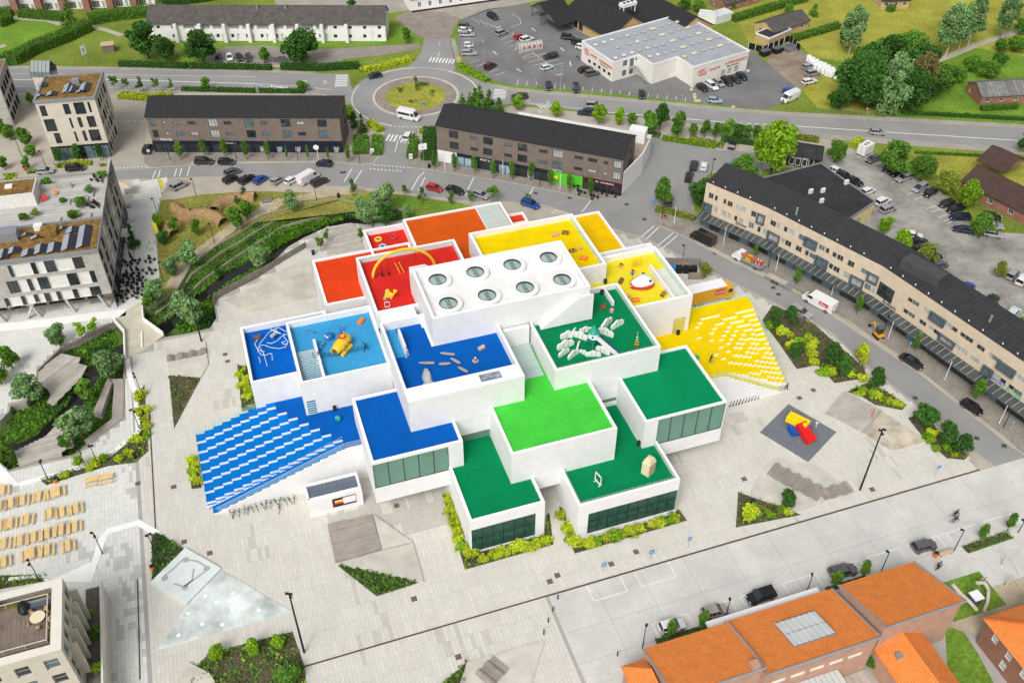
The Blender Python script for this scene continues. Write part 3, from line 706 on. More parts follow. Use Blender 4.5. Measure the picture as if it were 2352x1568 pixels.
slabs(clip_half(PLAZA,aL,False),.56,2.45,0)
slabs(clip_half(PLAZA,aL,True),.56,1.225,1)
slabs(PL1,.56,1.225,1)
SL.sort(reverse=True)
tones=[(1,1,1),(1.025,1.025,1.03),(.98,.98,.975),(.99,.985,.97),(1.01,1.015,1.02),(.965,.965,.96)]
bases={}
big=MB()
# two wedge-free sets: 300 largest as parts, the rest one mesh
def wet(a,b):
    n=noise.fractal(Vector((a*.09,b*.09,3.1)),1,2,3);f=noise.noise(Vector((a*.8,b*.5,9.0)))
    return n,f
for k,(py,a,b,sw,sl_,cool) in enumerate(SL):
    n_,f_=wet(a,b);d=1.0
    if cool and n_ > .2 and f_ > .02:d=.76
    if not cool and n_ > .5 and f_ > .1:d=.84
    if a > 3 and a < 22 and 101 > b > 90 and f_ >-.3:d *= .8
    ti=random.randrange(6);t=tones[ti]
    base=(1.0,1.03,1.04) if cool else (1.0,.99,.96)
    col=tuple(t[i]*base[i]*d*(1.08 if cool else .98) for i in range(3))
    if k < 300:
        key=(cool,ti,d < .9)
        if key not in bases:
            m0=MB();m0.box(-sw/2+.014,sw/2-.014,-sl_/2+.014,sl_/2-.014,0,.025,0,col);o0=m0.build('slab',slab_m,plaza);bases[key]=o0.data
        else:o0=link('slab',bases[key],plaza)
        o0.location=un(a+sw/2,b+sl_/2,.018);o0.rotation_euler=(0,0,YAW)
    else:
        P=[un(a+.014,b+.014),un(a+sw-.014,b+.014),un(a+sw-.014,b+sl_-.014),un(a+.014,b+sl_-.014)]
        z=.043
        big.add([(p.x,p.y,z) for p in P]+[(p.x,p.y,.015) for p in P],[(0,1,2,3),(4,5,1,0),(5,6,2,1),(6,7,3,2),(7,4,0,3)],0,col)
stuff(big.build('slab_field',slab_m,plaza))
# cast concrete road slabs
rd=struct(MB().poly([tuple(un(a,b))[:2] for a,b in ((31.3,74.35),(115,74.35),(150,74),(150,20),(31.3,20))],.022).build('plaza_road',joint))
for i in range(13):
    for (b0,b1) in ((67.8,74.3),(62.8,67.8),(55,62.8),(45,55)):
        a0=31.3+i*7.18
        if b1 < 62 and a0 > 60:continue
        m0=MB();m0.prism([tuple(un(a,b))[:2] for a,b in ((a0+.03,b0+.03),(a0+7.15,b0+.03),(a0+7.15,b1-.03),(a0+.03,b1-.03))],.02,.05);m0.build('road_slab',road_slab,rd)
tag(strip(MB(),[tuple(un(a,74.45))[:2] for a in (-4.3,30,107.2)],.22,.02,.10).build('steel_channel',rust),'long rusty steel drain edge between slab plaza and concrete road','drain')
tag(strip(MB(),gpl([(343,935),(346,1000),(358,1222)]),.2,.02,.09).build('steel_channel',rust),'rusty steel drain edge between picnic tables and blue tribune','drain')
tag(strip(MB(),gpl([(316,1330),(320,1480),(322,1560)]),.18,.02,.09).build('steel_channel',rust),'rusty steel drain edge beside the corner building terrace','drain')
# white parking bays and wheelchair signs on the concrete road
bm=MB()
def bay(a0,a1,b0,b1,op):
    w_=.12
    for (x0,x1,y0,y1) in {'s':((a0,a0+w_,b0,b1),(a1-w_,a1,b0,b1),(a0+w_,a1-w_,b0,b0+w_)),'n':((a0,a0+w_,b0,b1),(a1-w_,a1,b0,b1),(a0+w_,a1-w_,b1-w_,b1))}[op]:
        bm.prism([tuple(un(x,y))[:2] for x,y in ((x0,y0),(x1,y0),(x1,y1),(x0,y1))],.05,.056)
bay(37.2,42.6,71.4,74.2,'s');bay(44.8,50.5,71.4,74.2,'s')
for k in range(9):bay(43.6+k*7.05+(k > 3)*.6,49.2+k*7.05+(k > 3)*.6,63.2,65.4,'n')
stuff(bm.build('bay_lines',paint))
def wheelchair(a,b):
    m_=MB();c=un(a,b);m0=[]
    for i in range(14):
        t0,t1=R(200+24*i),R(200+24*(i+1))
        if i > 12:continue
        P=[un(a+r*math.cos(t),b+r*math.sin(t),.058) for r,t in ((.42,t0),(.42,t1),(.54,t1),(.54,t0))];m_.quad(*P)
    for x0,x1,y0,y1 in ((-.62,.1,-.08,.04),(-.1,.0,-.08,.6),(-.95,-.6,-.12,-.02),(-.95,-.87,-.3,.1)):
        m_.quad(*[un(a+x,b+y,.0585) for x,y in ((x0,y0),(x1,y0),(x1,y1),(x0,y1))])
    tag(m_.build('wheelchair_symbol',paint),'white wheelchair symbol painted in a parking bay on the road','road symbol','wheelchair bay symbols')
wheelchair(40.6,73.0);wheelchair(48.0,73.2)
# drain covers
dc=MB();dc.box(-.42,.42,-.42,.42,0,.02);dc.box(-.36,.36,-.36,.36,.02,.026);dcm=None
for x,y in ((434,1404),(951,1375),(1053,1508),(1263,1335),(1280,1321),(1404,1295),(1461,1267),(1709,1100),(2003,1124),(1836,914),(1868,896),(911,1161),(523,830),(517,814),(399,1118),(482,1270),(423,1244),(317,1110),(1882,1009)):
    o_=dc.build('drain_cover',mat('rust_cover',(0.16,0.10,0.085),0.8,0.3,3)) if dcm is None else link('drain_cover',dcm)
    dcm=o_.data;p=gp(x,y);o_.location=(p.x,p.y,.045);o_.rotation_euler=(0,0,YAW);tag(o_,'square rust brown drain cover set into the plaza slabs','drain cover','drain covers in the plaza')
dk=None
for x,y in ((1308,455),(1439,470),(1480,504),(1642,582),(1736,530+50),(1788,676),(2102,914),(2243,1006),(2306,1024),(1776,661),(1230,444),(785,397),(791,396)):
    o_=dc.build('street_drain',mat('iron',(0.06,0.06,0.06),0.7,0.1)) if dk is None else link('street_drain',dk)
    dk=o_.data;p=gp(x,y);o_.location=(p.x,p.y,.045);o_.rotation_euler=(0,0,YAW-.6);tag(o_,'dark iron drain grate set in the grey shop street','drain grate','drain grates in the street')
# ---------------------------------------------------------------- stream garden
bed=mat('wet_bank',(0.075,0.13,0.02),0.95,0.4,0.5,fine=0.3,fscale=3)
ZB=-1.6
wl=MB()
for p,q in zip(HOLE,HOLE[1:]+HOLE[:1]):wl.quad((p[0],p[1],0.02),(q[0],q[1],0.02),(q[0],q[1],ZB),(p[0],p[1],ZB)); 
struct(wl.build('retaining_wall',mat('board_concrete',(0.30,0.28,0.24),0.9,0.2,0.8)))
xs=[p[0] for p in HOLE];ys=[p[1] for p in HOLE]
struct(MB().quad((min(xs)-3,min(ys)-3,ZB),(max(xs)+3,min(ys)-3,ZB),(max(xs)+3,max(ys)+3,ZB),(min(xs)-3,max(ys)+3,ZB)).build('stream_bank',bed))
STREAM=[(850,505),(838,512),(800,510),(745,528),(690,552),(640,577),(590,602),(530,632),(470,680),(420,722),(370,760),(320,785),(280,806),(240,835),(205,868),(185,915),(160,945),(130,975),(95,1012),(40,1035),(0,1033),(-40,1030)]
struct(strip(MB(),gpl(STREAM,ZB),3.4,ZB,ZB+.05).build('stream_water',water))
W2=[(357,720),(382,703),(410,682),(440,630),(505,582),(550,556),(588,532),(640,501),(700,488),(778,474),(825,483),(900,492)]
W3=[(378,730),(405,708),(440,668),(470,640),(530,598),(588,560),(650,520),(710,503),(780,489),(825,495),(900,500)]
t1=gpl([(326,712),(355,704),(380,684),(405,667),(440,607),(497,564),(550,534),(588,510),(643,484),(693,471),(758,459),(783,458),(825,467),(875,478),(925,481)])
for zt,L0,L1 in ((-.45,t1,gpl(W2,-.45)),(-.95,gpl(W2,-.95),gpl(W3,-.95))):
    struct(MB().prism(L0+L1[::-1],ZB,zt).build('bank_terrace',bed))
edge_m=mat('timber_edge',(0.30,0.27,0.22),0.9,0.2,0.8)
for L,z in ((HOLE_PX[:15],0),(W2,-.45),(W3,-.95),(HOLE_PX[30:37],0),(HOLE_PX[42:],0)):
    tag(strip(MB(),gpl(L,z),.28,z-.4,z+.16).build('timber_edging',edge_m),'weathered timber edging along a planted terrace of the stream garden','edging','timber edgings of the stream garden')
def planks(name,px,m,z,along,pw=.16,thick=.08,label=None,cat='deck',gap=.012,jitter=.14,group=None,tilt=None,maxp=300,raw=False):
    """boards laid across a polygon: along = direction angle (world) of the boards"""
    P=px if raw else gpl(px,z);c0,s0=math.cos(along),math.sin(along)
    uv_=[(x*c0+y*s0,-x*s0+y*c0) for x,y in P]
    root=thing(name,label,cat,(sum(p[0] for p in P)/len(P),sum(p[1] for p in P)/len(P),z),0,group)
    cx,cy=root.location.x,root.location.y
    v=min(q[1] for q in uv_);v1=max(q[1] for q in uv_);k=0
    n=int((v1-v)/pw)
    if n > maxp:pw=(v1-v)/maxp
    zz=tilt or (lambda x,y:z)
    while v < v1:
        vm=v+pw/2;cr=[]
        for a,b in zip(uv_,uv_[1:]+uv_[:1]):
            if (a[1] > vm) != (b[1] > vm):cr.append(a[0]+(b[0]-a[0])*(vm-a[1])/(b[1]-a[1]))
        cr.sort()
        for u0,u1 in zip(cr[::2],cr[1::2]):
            if u1-u0 < .1:continue
            t=1+random.uniform(-jitter,jitter);mb=MB()
            T_=[]; 
            for uu,vv in ((u0,v+gap/2),(u1,v+gap/2),(u1,v+pw-gap/2),(u0,v+pw-gap/2)):
                x,y=uu*c0-vv*s0,uu*s0+vv*c0;T_.append((x-cx,y-cy,zz(x,y)-z))
            mb.add([(a,b,c-thick) for a,b,c in T_]+T_,[(4,5,6,7),(0,1,5,4),(1,2,6,5),(2,3,7,6),(3,0,4,7)],0,(t,t,t*.98));mb.build('plank',m,root)
        v += pw
    return root
planks('wooden_deck',[(750,521),(805,512.5),(820,516),(838,572),(752,586),(750,576),(708,577),(700,562),(720,545)],wood_g,.06,YAW+.03,.3,label='wide grey plank deck stepping down to the reeds of the stream')
planks('wooden_deck',[(628,600),(663,566),(720,548),(708,577),(705,566),(635,606)],wood_g,.03,.33,.3,label='narrow grey plank ramp beside the curved paling fence')
planks('wooden_deck',[(86,854),(140,811),(185,821),(180,834),(200,840),(185,869),(122,931),(108,924),(117,906),(110,894),(90,881),(83,866)],wood_g,.05,R(62),.28,label='terraced grey plank deck between the willows above the stream')
planks('wooden_deck',[(33,1036),(105,1001),(147,956),(152,984),(172,1024),(142,1036),(142,1050),(45,1071)],wood_g,.04,R(22),.28,label='pointed grey plank deck reaching down to the dark water')
for px,lb in (([(246,869),(282,869),(282,960),(207,1016),(193,1009),(256,961),(262,880)],'gravelly concrete ramp with raised edges along the stream garden'),([(246,869),(258,874),(232,950),(214,944)],'narrow concrete path running between stream plants')):
    o_=MB().prism(gpl(px),-1.4,-.05).build('garden_ramp',mat('gravel_concrete',(0.36,0.33,0.29),0.95,0.15,0.5,fine=0.2));tag(o_,lb,'ramp')
# footbridge
br=thing('footbridge','white footbridge of folded concrete crossing the stream','bridge',gp(320,765))
BP=gpl([(262,738),(290,715),(328,690),(331,738),(376,771),(330,806),(289,824),(287,766)])
bo=MB().prism([(x-br.location.x,y-br.location.y) for x,y in BP],-.3,.1,bottom=True).build('bridge_deck',mat('bridge_deck',(0.50,0.465,0.37),0.85,0.12,0.6),br)
for px in ([(262,738),(287,766),(289,824)],[(328,692),(331,738),(376,771)],[(326,762),(327,800)]):
    mb=strip(MB(),[(x-br.location.x,y-br.location.y) for x,y in gpl(px)],.25,-.2,1.0 if px[0][0] != 326 else .35);mb.build('parapet',conc_w,br)
# ================================================================ surrounding buildings
pane_dark=mat('window_glass',(0.025,0.032,0.036),0.06,0.5,0.35,spec=0.8)
pane_pale=mat('curtained_glass',(0.38,0.42,0.41),0.12,0.25,0.5,spec=0.7)
pane_blue=mat('blue_glass',(0.10,0.16,0.18),0.06,0.4,0.4,spec=0.8)
fr_dark=mat('anthracite_frame',(0.03,0.033,0.038),0.5,0);fr_white=mat('white_frame',(0.75,0.75,0.73),0.5,0);fr_grey=mat('grey_frame',(0.09,0.105,0.12),0.5,0.05)
fr_alu=mat('alu_frame',(0.42,0.42,0.40),0.4,0,metal=.3)
brown_brick=brickmat('brown_brick',(0.20,0.155,0.125),(0.14,0.108,0.09),(0.2,0.17,0.15),.28,.09,.012,.9,.2,.1)
red_brick=brickmat('red_brick',(0.30,0.12,0.075),(0.22,0.09,0.06),(0.3,0.22,0.18),.26,.085,.012,.9,.2,.12)
pink_brick=brickmat('rose_brick',(0.50,0.28,0.19),(0.42,0.225,0.155),(0.42,0.33,0.27),.26,.085,.012,.9,.2,.1)
beige_brick=brickmat('beige_brick',(0.62,0.52,0.385),(0.56,0.465,0.345),(0.55,0.48,0.38),.3,.09,.01,.9,.15,.07)
grey_brick=brickmat('pale_grey_brick',(0.50,0.475,0.43),(0.33,0.32,0.29),(0.40,0.385,0.35),.5,.075,.012,.9,.25,.1)
cream_brick=brickmat('cream_brick',(0.62,0.57,0.48),(0.54,0.50,0.42),(0.52,0.48,0.41),.45,.08,.01,.9,.15,.06)
yellow_brick=brickmat('yellow_brick',(0.55,0.38,0.17),(0.47,0.32,0.14),(0.45,0.36,0.24),.26,.085,.01,.9,.2,.08)
roof_black=brickmat('black_roof_tile',(0.030,0.031,0.034),(0.022,0.023,0.026),(0.012,0.012,0.014),.32,.34,.03,.75,.6,.12)
roof_felt=mat('black_felt',(0.028,0.029,0.031),0.85,0.3,0.3,fine=0.15,fscale=3)
roof_eternit=brickmat('fibre_cement_tile',(0.115,0.105,0.095),(0.08,0.074,0.068),(0.05,0.048,0.045),.42,.36,.03,.9,.5,.2)
roof_brown=brickmat('brown_roof_tile',(0.095,0.055,0.045),(0.07,0.042,0.035),(0.03,0.02,0.017),.3,.34,.03,.85,.6,.15)
roof_orange=brickmat('orange_roof_tile',(0.82,0.27,0.06),(0.72,0.225,0.048),(0.42,0.11,0.025),.26,.36,.025,.8,.5,.08,off=0.0)
sedum=mat('sedum_roof',(0.20,0.115,0.03),0.95,0.5,0.8,fine=0.5,fscale=4)
render_white=mat('white_render',(0.74,0.74,0.73),0.8,0.06,0.3);render_cream=mat('cream_panel',(0.72,0.70,0.64),0.7,0.06,0.3)
navy=mat('navy_panel',(0.012,0.017,0.035),0.4,0.1);zinc=mat('zinc',(0.32,0.34,0.37),0.4,0.1,metal=.4)
solar=mat('solar_cell',(0.018,0.022,0.035),0.15,0.15,2,spec=.7);solar_e=mat('solar_back',(0.32,0.35,0.4),0.3,0.1)
gutter=mat('gutter',(0.35,0.33,0.3),0.5,0,metal=.3)
class OM(MB):
    def __init__(s,root):MB.__init__(s);s.root=root
    def build(s,name,mats,parent=None,**k):
        L=s.root.location;s.v=[(x-L.x,y-L.y,z-L.z) for x,y,z in s.v]
        return MB.build(s,name,mats,parent or s.root,**k)
class Bld:
    def __init__(s,name,label,cat,loc,group=None):
        s.root=thing(name,label,cat,(loc[0],loc[1],0),0,group)
    def mb(s):return OM(s.root)
    def wall(s,P0,P1,z0,z1,wins=(),m=None,d=.16,name='wall',zt=None):
        e=Vector((P1[0]-P0[0],P1[1]-P0[1],0));L=e.length;e.normalize();n=Vector((e.y,-e.x,0));B=Vector((P0[0],P0[1],0))
        f=lambda u,z,o=0.0:tuple(B+e*u+n*o+Vector((0,0,z)))
        w=s.mb();H=[]
        for W in wins:
            a,b=max(.05,W[0]),min(L-.05,W[1])
            if b-a > .15:H.append((a,b,max(z0+.02,W[2]),min(z1-.05,W[3]),W[4]))
        rect_holes(w,0,L,z0,z1,H,f)
        if zt:w.quad(f(0,z1),f(L,z1),f(L,zt[1]),f(0,zt[0]))
        for a,b,c,t,k in H:
            w.quad(f(a,c),f(a,c,-d),f(a,t,-d),f(a,t));w.quad(f(b,c,-d),f(b,c),f(b,t),f(b,t,-d));w.quad(f(a,t,-d),f(b,t,-d),f(b,t),f(a,t));w.quad(f(a,c),f(b,c),f(b,c,-d),f(a,c,-d))
        w.build(name,m,uv=True)
        for W in H:s.window(f,W,d)
    def window(s,f,W,d):
        a,b,c,t,k=W;fm,pm,nv,nh,fw,proud=k
        fr=s.mb();o0,o1=-d+.0,(-d+.09) if not proud else proud
        def bar(u0,u1,z0,z1,oo=o1):
            P=[f(u0,z0,o0),f(u1,z0,o0),f(u1,z1,o0),f(u0,z1,o0),f(u0,z0,oo),f(u1,z0,oo),f(u1,z1,oo),f(u0,z1,oo)]
            fr.add(P,[(4,5,6,7),(0,1,5,4),(1,2,6,5),(2,3,7,6),(3,0,4,7)])
        bar(a,b,c,c+fw);bar(a,b,t-fw,t);bar(a,a+fw,c+fw,t-fw);bar(b-fw,b,c+fw,t-fw)
        for i in range(1,nv):u=a+(b-a)*i/nv;bar(u-.03,u+.03,c+fw,t-fw,-d+.08)
        for i in range(1,nh):z=c+(t-c)*i/nh;bar(a+fw,b-fw,z-.03,z+.03,-d+.075)
        w=fr.build('window',fm)
        p=s.mb();o=-d+.03;p.quad(f(a+fw,c+fw,o),f(b-fw,c+fw,o),f(b-fw,t-fw,o),f(a+fw,t-fw,o));p.build('pane',pm if not isinstance(pm,(list,tuple)) else random.choice(pm),w)
    def px(s,rects,P0,P1,tf,kind):
        out=[]
        for x0,y0,x1,y1 in rects:
            u0,z1=onplane((tf[0]+x0*tf[2],tf[1]+y0*tf[2]),P0,P1);u1,z0=onplane((tf[0]+x1*tf[2],tf[1]+y1*tf[2]),P0,P1)
            out.append((min(u0,u1),max(u0,u1),min(z0,z1),max(z0,z1),kind))
        return out
    def text(s,body,pxy,P0,P1,size,m,out=.06,parent=None,z=None,u=None,name='lettering',ax='LEFT'):
        e=Vector((P1[0]-P0[0],P1[1]-P0[1],0));e.normalize();n=Vector((e.y,-e.x,0))
        if u is None:u,z=onplane(pxy,P0,P1)
        o=link(name,text_mesh(body,size,m,ax=ax),s.root);p=Vector((P0[0],P0[1],0))+e*u+n*out+Vector((0,0,z))-s.root.location
        o.matrix_local=Matrix(((e.x,0,n.x,p.x),(e.y,0,n.y,p.y),(0,1,0,p.z),(0,0,0,1)))
        return o
    def flat(s,P,z,m,par=.35,pt=.3,pm=None,name='roof'):
        r=s.mb();r.poly(P,z,0);r.build(name,m,uv=True)
        if par:
            q=s.mb();strip(q,list(P)+[P[0]],pt,z-.3,z+par);q.build('parapet',pm or fr_dark)
    def gable(s,P0,P1,depth,ze,rise,m,wallm,over=.35,th=.18,ridge=None,both=True,frac=.5):
        """P0->P1 is the front wall line; ridge runs parallel at frac of the depth"""
        e=Vector((P1[0]-P0[0],P1[1]-P0[1],0));L=e.length;e.normalize();b=Vector((-e.y,e.x,0));B=Vector((P0[0],P0[1],0))
        q=lambda u,v,z:tuple(B+e*u+b*v+Vector((0,0,z)))
        dr=depth*frac;sl=rise/dr;sb=rise/(depth-dr)
        for v0,z0,v1,z1,nm in ((-over,ze-over*sl,dr,ze+rise,'roof'),(depth+over,ze-over*sb,dr,ze+rise,'roof')):
            r=s.mb();u0,u1=-over*.6,L+over*.6
            T_=[q(u0,v0,z0),q(u1,v0,z0),q(u1,v1,z1),q(u0,v1,z1)]
            if v0 > v1:T_=[T_[1],T_[0],T_[3],T_[2]]
            r.add([(x,y,z+th) for x,y,z in T_]+T_,[(0,1,2,3),(7,6,5,4),(0,4,5,1),(1,5,6,2),(2,6,7,3),(3,7,4,0)]);r.build(nm,m,uv=True)
        for u,fl in ((0,1),(L,0)):
            w=s.mb();t=[q(u,0,ze-.02),q(u,depth,ze-.02),q(u,dr,ze+rise-.02)]
            w.add(t,[(2,1,0) if fl else (0,1,2)]);w.build('gable_wall',wallm,uv=True)
        return q
def corner(P0,P1,d):
    e=Vector((P1[0]-P0[0],P1[1]-P0[1]));e.normalize();b=Vector((-e.y,e.x))*d
    return [(P0[0],P0[1]),(P1[0],P1[1]),(P1[0]+b.x,P1[1]+b.y),(P0[0]+b.x,P0[1]+b.y)]
def lerp2(P,Q,t):return (P[0]+(Q[0]-P[0])*t,P[1]+(Q[1]-P[1])*t)
mix_pane=[pane_dark,pane_dark,pane_pale,pane_blue]
KB=(fr_dark,mix_pane,3,1,.09,0);KB2=(fr_dark,mix_pane,2,1,.09,0)
def shopfront(B,P0,P1,u0,u1,z0,z1,m,glass,nb,band=.8,proud=.12,frame=None):
    """projecting shop band with separate panes"""
    e=Vector((P1[0]-P0[0],P1[1]-P0[1],0));e.normalize();n=Vector((e.y,-e.x,0));O=Vector((P0[0],P0[1],0))
    f=lambda u,z,o:tuple(O+e*u+n*o+Vector((0,0,z)))
    w=B.mb()
    for a,b,c,d in ((u0,u1,z1-band,z1),(u0,u1,z0,z0+.15)):
        w.add([f(a,c,0),f(b,c,0),f(b,d,0),f(a,d,0),f(a,c,proud),f(b,c,proud),f(b,d,proud),f(a,d,proud)],[(4,5,6,7),(0,1,5,4),(1,2,6,5),(2,3,7,6),(3,0,4,7)])
    for i in range(nb+1):
        u=u0+(u1-u0)*i/nb;a,b=max(u0,u-.08),min(u1,u+.08)
        w.add([f(a,z0,0),f(b,z0,0),f(b,z1,0),f(a,z1,0),f(a,z0,proud-.01),f(b,z0,proud-.01),f(b,z1-band,proud-.01),f(a,z1-band,proud-.01)],[(4,5,6,7),(0,1,5,4),(1,2,6,5),(3,0,4,7)])
    sf=w.build('shop_front',m)
    for i in range(nb):
        a,b=u0+(u1-u0)*i/nb+.08,u0+(u1-u0)*(i+1)/nb-.08
        p=B.mb();p.quad(f(a,z0+.15,.04),f(b,z0+.15,.04),f(b,z1-band,.04),f(a,z1-band,.04));p.build('pane',glass if not isinstance(glass,(list,tuple)) else random.choice(glass),sf)
    return f,sf
def pipe(B,P0,P1,u,z0,z1,m=gutter):
    e=Vector((P1[0]-P0[0],P1[1]-P0[1],0));e.normalize();n=Vector((e.y,-e.x,0));p=Vector((P0[0],P0[1],0))+e*u+n*.08
    B.mb().cyl((p.x,p.y,z0),(p.x,p.y,z1),.06,n=6).build('downpipe',m)
wtext=mat('white_letters',(0.8,0.8,0.8),0.5,0);dtext=mat('dark_letters',(0.03,0.025,0.025),0.5,0);rtext=mat('red_letters',(0.55,0.04,0.04),0.5,0)
# ---- brown brick shop rows
Z1=(321.6,195.2,.3845);Z2=(976.2,229.7,.3845)
A0,A1=g2(356,350),g2(789,351);HE=9.65
B=Bld('shop_row','long brown brick shop row with black tiled roof and navy wine shop front','building',lerp2(A0,A1,.5))
r1=[(52,204,98,249),(403,205,468,251),(620,206,684,251),(838,205,902,252),(1056,207,1117,252),(72,269,116,314),(418,270,481,315),(634,271,698,316),(851,271,911,316),(1066,272,1127,317)]
r2=[(131,216,155,237),(196,216,249,238),(281,216,333,238),(497,217,549,238),(715,217,766,238),(931,218,982,240),(149,281,174,303),(215,281,267,303),(299,281,350,302),(513,282,564,303),(728,281,779,303),(943,282,994,304)]
def brown_row(B,A0,A1,r1,r2,tf,depth):
    W=B.px(r1,A0,A1,tf,KB)+B.px(r2,A0,A1,tf,KB2)
    C=corner(A0,A1,depth)
    B.wall(A0,A1,3.2,HE,W,brown_brick);B.wall(A0,A1,0,3.2,(),navy,name='plinth')
    B.wall(C[1],C[2],0,HE,[(depth*.55,depth*.72,4.2,5.9,KB2),(depth*.55,depth*.72,7.0,8.6,KB2)],brown_brick);B.wall(C[2],C[3],0,HE,(),brown_brick);B.wall(C[3],C[0],0,HE,(),brown_brick)
    B.gable(A0,A1,depth,HE,2.5,roof_black,brown_brick,over=.3,th=.2)
    L=(Vector(A1)-Vector(A0)).length;return C,L
C,L=brown_row(B,A0,A1,r1,r2,Z1,10.5)
f,sf=shopfront(B,A0,A1,.4,L*.30,0,3.1,navy,pane_dark,7)
f,sf=shopfront(B,A0,A1,L*.31,L*.62,0,3.1,navy,pane_dark,7)
f,sf=shopfront(B,A0,A1,L*.63,L-.2,0,3.1,navy,navy,6)
for fx in (.12,.255,.44,.63,.82):pipe(B,A0,A1,L*fx,3.1,HE)
B.text('Nybolig',None,A0,A1,.85,wtext,u=2.2,z=3.35);B.text('REDLAND',None,A0,A1,.55,wtext,u=L*.385,z=2.45,out=.16)
for fx in (.575,.665,.762,.965):
    for i,t in enumerate(('VILD','MED','VIN')):B.text(t,None,A0,A1,.62,wtext,u=L*fx-.6,z=1.25-i*.5,out=.17 if fx > .62 else .16)
o_=B.mb();o_.ball(f(L*.858,1.5,.1),.75,20,3,sy=.06);o_.build('round_logo',wtext)
B.mb().box(-62,-61.4,213.0,213.6,12.4,13.6).build('chimney',zinc)
ob=B.mb();q=corner(C[3],C[2],7);ob.prism([lerp2(q[0],q[1],.18),lerp2(q[0],q[1],.86),lerp2(q[3],q[2],.86),lerp2(q[3],q[2],.18)],0,4.2,0);ob.build('rear_extension',render_white)
ob=B.mb();strip(ob,[lerp2(q[0],q[1],.18),lerp2(q[3],q[2],.18),lerp2(q[3],q[2],.86),lerp2(q[0],q[1],.86)],.35,4.0,5.0);ob.build('parapet',render_white)
B2_0,B2_1=g2(1006,369.5),g2(1425,450)
B=Bld('shop_row','long brown brick shop row with green sports shop and maroon grill front','building',lerp2(B2_0,B2_1,.5))
r1=[(143,180,199,234),(348,219,405,272),(555,258,610,312),(765,296,823,351),(1129,362,1172,414),(147,246,202,299),(348,285,403,335),(553,323,610,377),(763,362,819,416),(1123,428,1164,480)]
r2=[(269,216,317,244),(475,254,522,282),(683,292,732,322),(894,331,944,360),(977,346,1028,377),(1069,363,1093,388),(272,281,317,308),(474,318,519,346),(682,358,731,387),(891,398,939,426),(973,411,1023,441),(1064,429,1088,454)]
C,L=brown_row(B,B2_0,B2_1,r1,r2,Z2,11.0)
pw=mat('shop_poster',(0.30,0.42,0.5),0.3,0.5,1.2);lime_p=mat('green_shop',(0.10,0.55,0.03),0.4,0.1);maroon=mat('maroon_panel',(0.07,0.008,0.014),0.5,0.1)
shopfront(B,B2_0,B2_1,.1,5.0,0,3.1,render_white,render_white,3);shopfront(B,B2_0,B2_1,5.1,10.5,0,3.1,navy,[pane_dark,pw],3)
shopfront(B,B2_0,B2_1,10.6,19.0,0,3.1,fr_dark,[pane_dark,pw,pane_pale],5);shopfront(B,B2_0,B2_1,19.1,28.3,0,3.1,navy,[pane_dark,pw,pane_dark],5)
shopfront(B,B2_0,B2_1,28.4,36.3,0,3.1,lime_p,lime_p,4);shopfront(B,B2_0,B2_1,36.4,L-.1,0,3.1,maroon,pane_dark,4,1.0)
B.text('SPORT 24',None,B2_0,B2_1,.6,wtext,u=11,z=2.5,out=.18);B.text('SPORT 24',None,B2_0,B2_1,.6,wtext,u=28.6,z=3.3,out=.1);B.text('STEAKHOUSE GRILL',None,B2_0,B2_1,.5,wtext,u=39.3,z=2.5,out=.18)
o_=B.mb();e_=(Vector(B2_1)-Vector(B2_0)).normalized();p_=Vector(B2_0)+e_*29.9+Vector((e_.y,-e_.x))*.2;o_.ball((p_.x,p_.y,1.6),.6,16,6,sz=1);o_.build('sale_disc',mat('yellow_disc',(.75,.7,.02),.5,0))
B.text('-60%',None,B2_0,B2_1,.45,dtext,u=29.35,z=1.45,out=.84)
for fx in (.25,.43,.62,.81):pipe(B,B2_0,B2_1,L*fx,3.1,HE)
q=corner(C[3],C[2],9);ob=B.mb();ob.prism([lerp2(q[0],q[1],.30),lerp2(q[0],q[1],1.04),lerp2(q[3],q[2],1.04),lerp2(q[3],q[2],.30)],0,4.6);ob.build('rear_extension',mat('gravel_roof',(.34,.29,.21),.95,.15))
ob=B.mb();strip(ob,[lerp2(q[0],q[1],.30),lerp2(q[3],q[2],.30),lerp2(q[3],q[2],1.045),lerp2(q[0],q[1],1.045),lerp2(C[1],C[2],.1)],.35,0,5.5);ob.build('white_wall',render_white)
c_=lerp2(q[3],q[2],1.0);ob=B.mb();ob.obox((c_[0]-1.5,c_[1]-1.2),-.34,4,3,4,7.6);ob.build('stair_tower',render_white)
# ---- apartments and terrace at the top
A0,A1=g2(349,94),g2(887.5,95);dW=(fr_dark,pane_dark,1,1,.08,0)
B=Bld('apartment_block','low white apartment block with grey tiled roof and open galleries','building',lerp2(A0,A1,.5));L=(Vector(A1)-Vector(A0)).length
C=corner(A0,A1,9);W=[]
for k in range(16):
    u=1.5+k*4.3
    if 8 < u < L-16:W.append((u,u+3.4,3.4,5.2,(fr_white,mat('gallery_shade',(.3,.3,.29),.8,.1),1,3,.1,0)));W.append((u+.6,u+1.5,.9,2.1,dW));W.append((u+2.3,u+3.1,.05,2.1,(fr_white,render_cream,1,1,.06,0)))
    else:W += [(u+.8,u+1.8,3.6,4.6,dW),(u+.6,u+1.6,.9,2.0,dW)]
B.wall(A0,A1,0,5.6,W,render_white,d=.5)
for i in (1,2,3):B.wall(C[i],C[(i+1) % 4],0,5.6,(),render_white)
B.gable(A0,A1,9,5.6,3.2,roof_eternit,render_white,over=.6)
for k in range(15):
    u=8+k*3.55
    if k % 2 == 0:o_=B.mb();p=lerp2(A0,A1,u/L);o_.obox((p[0],p[1]-.7),0,.9,1.5,0,5.4);o_.build('pier',render_white)
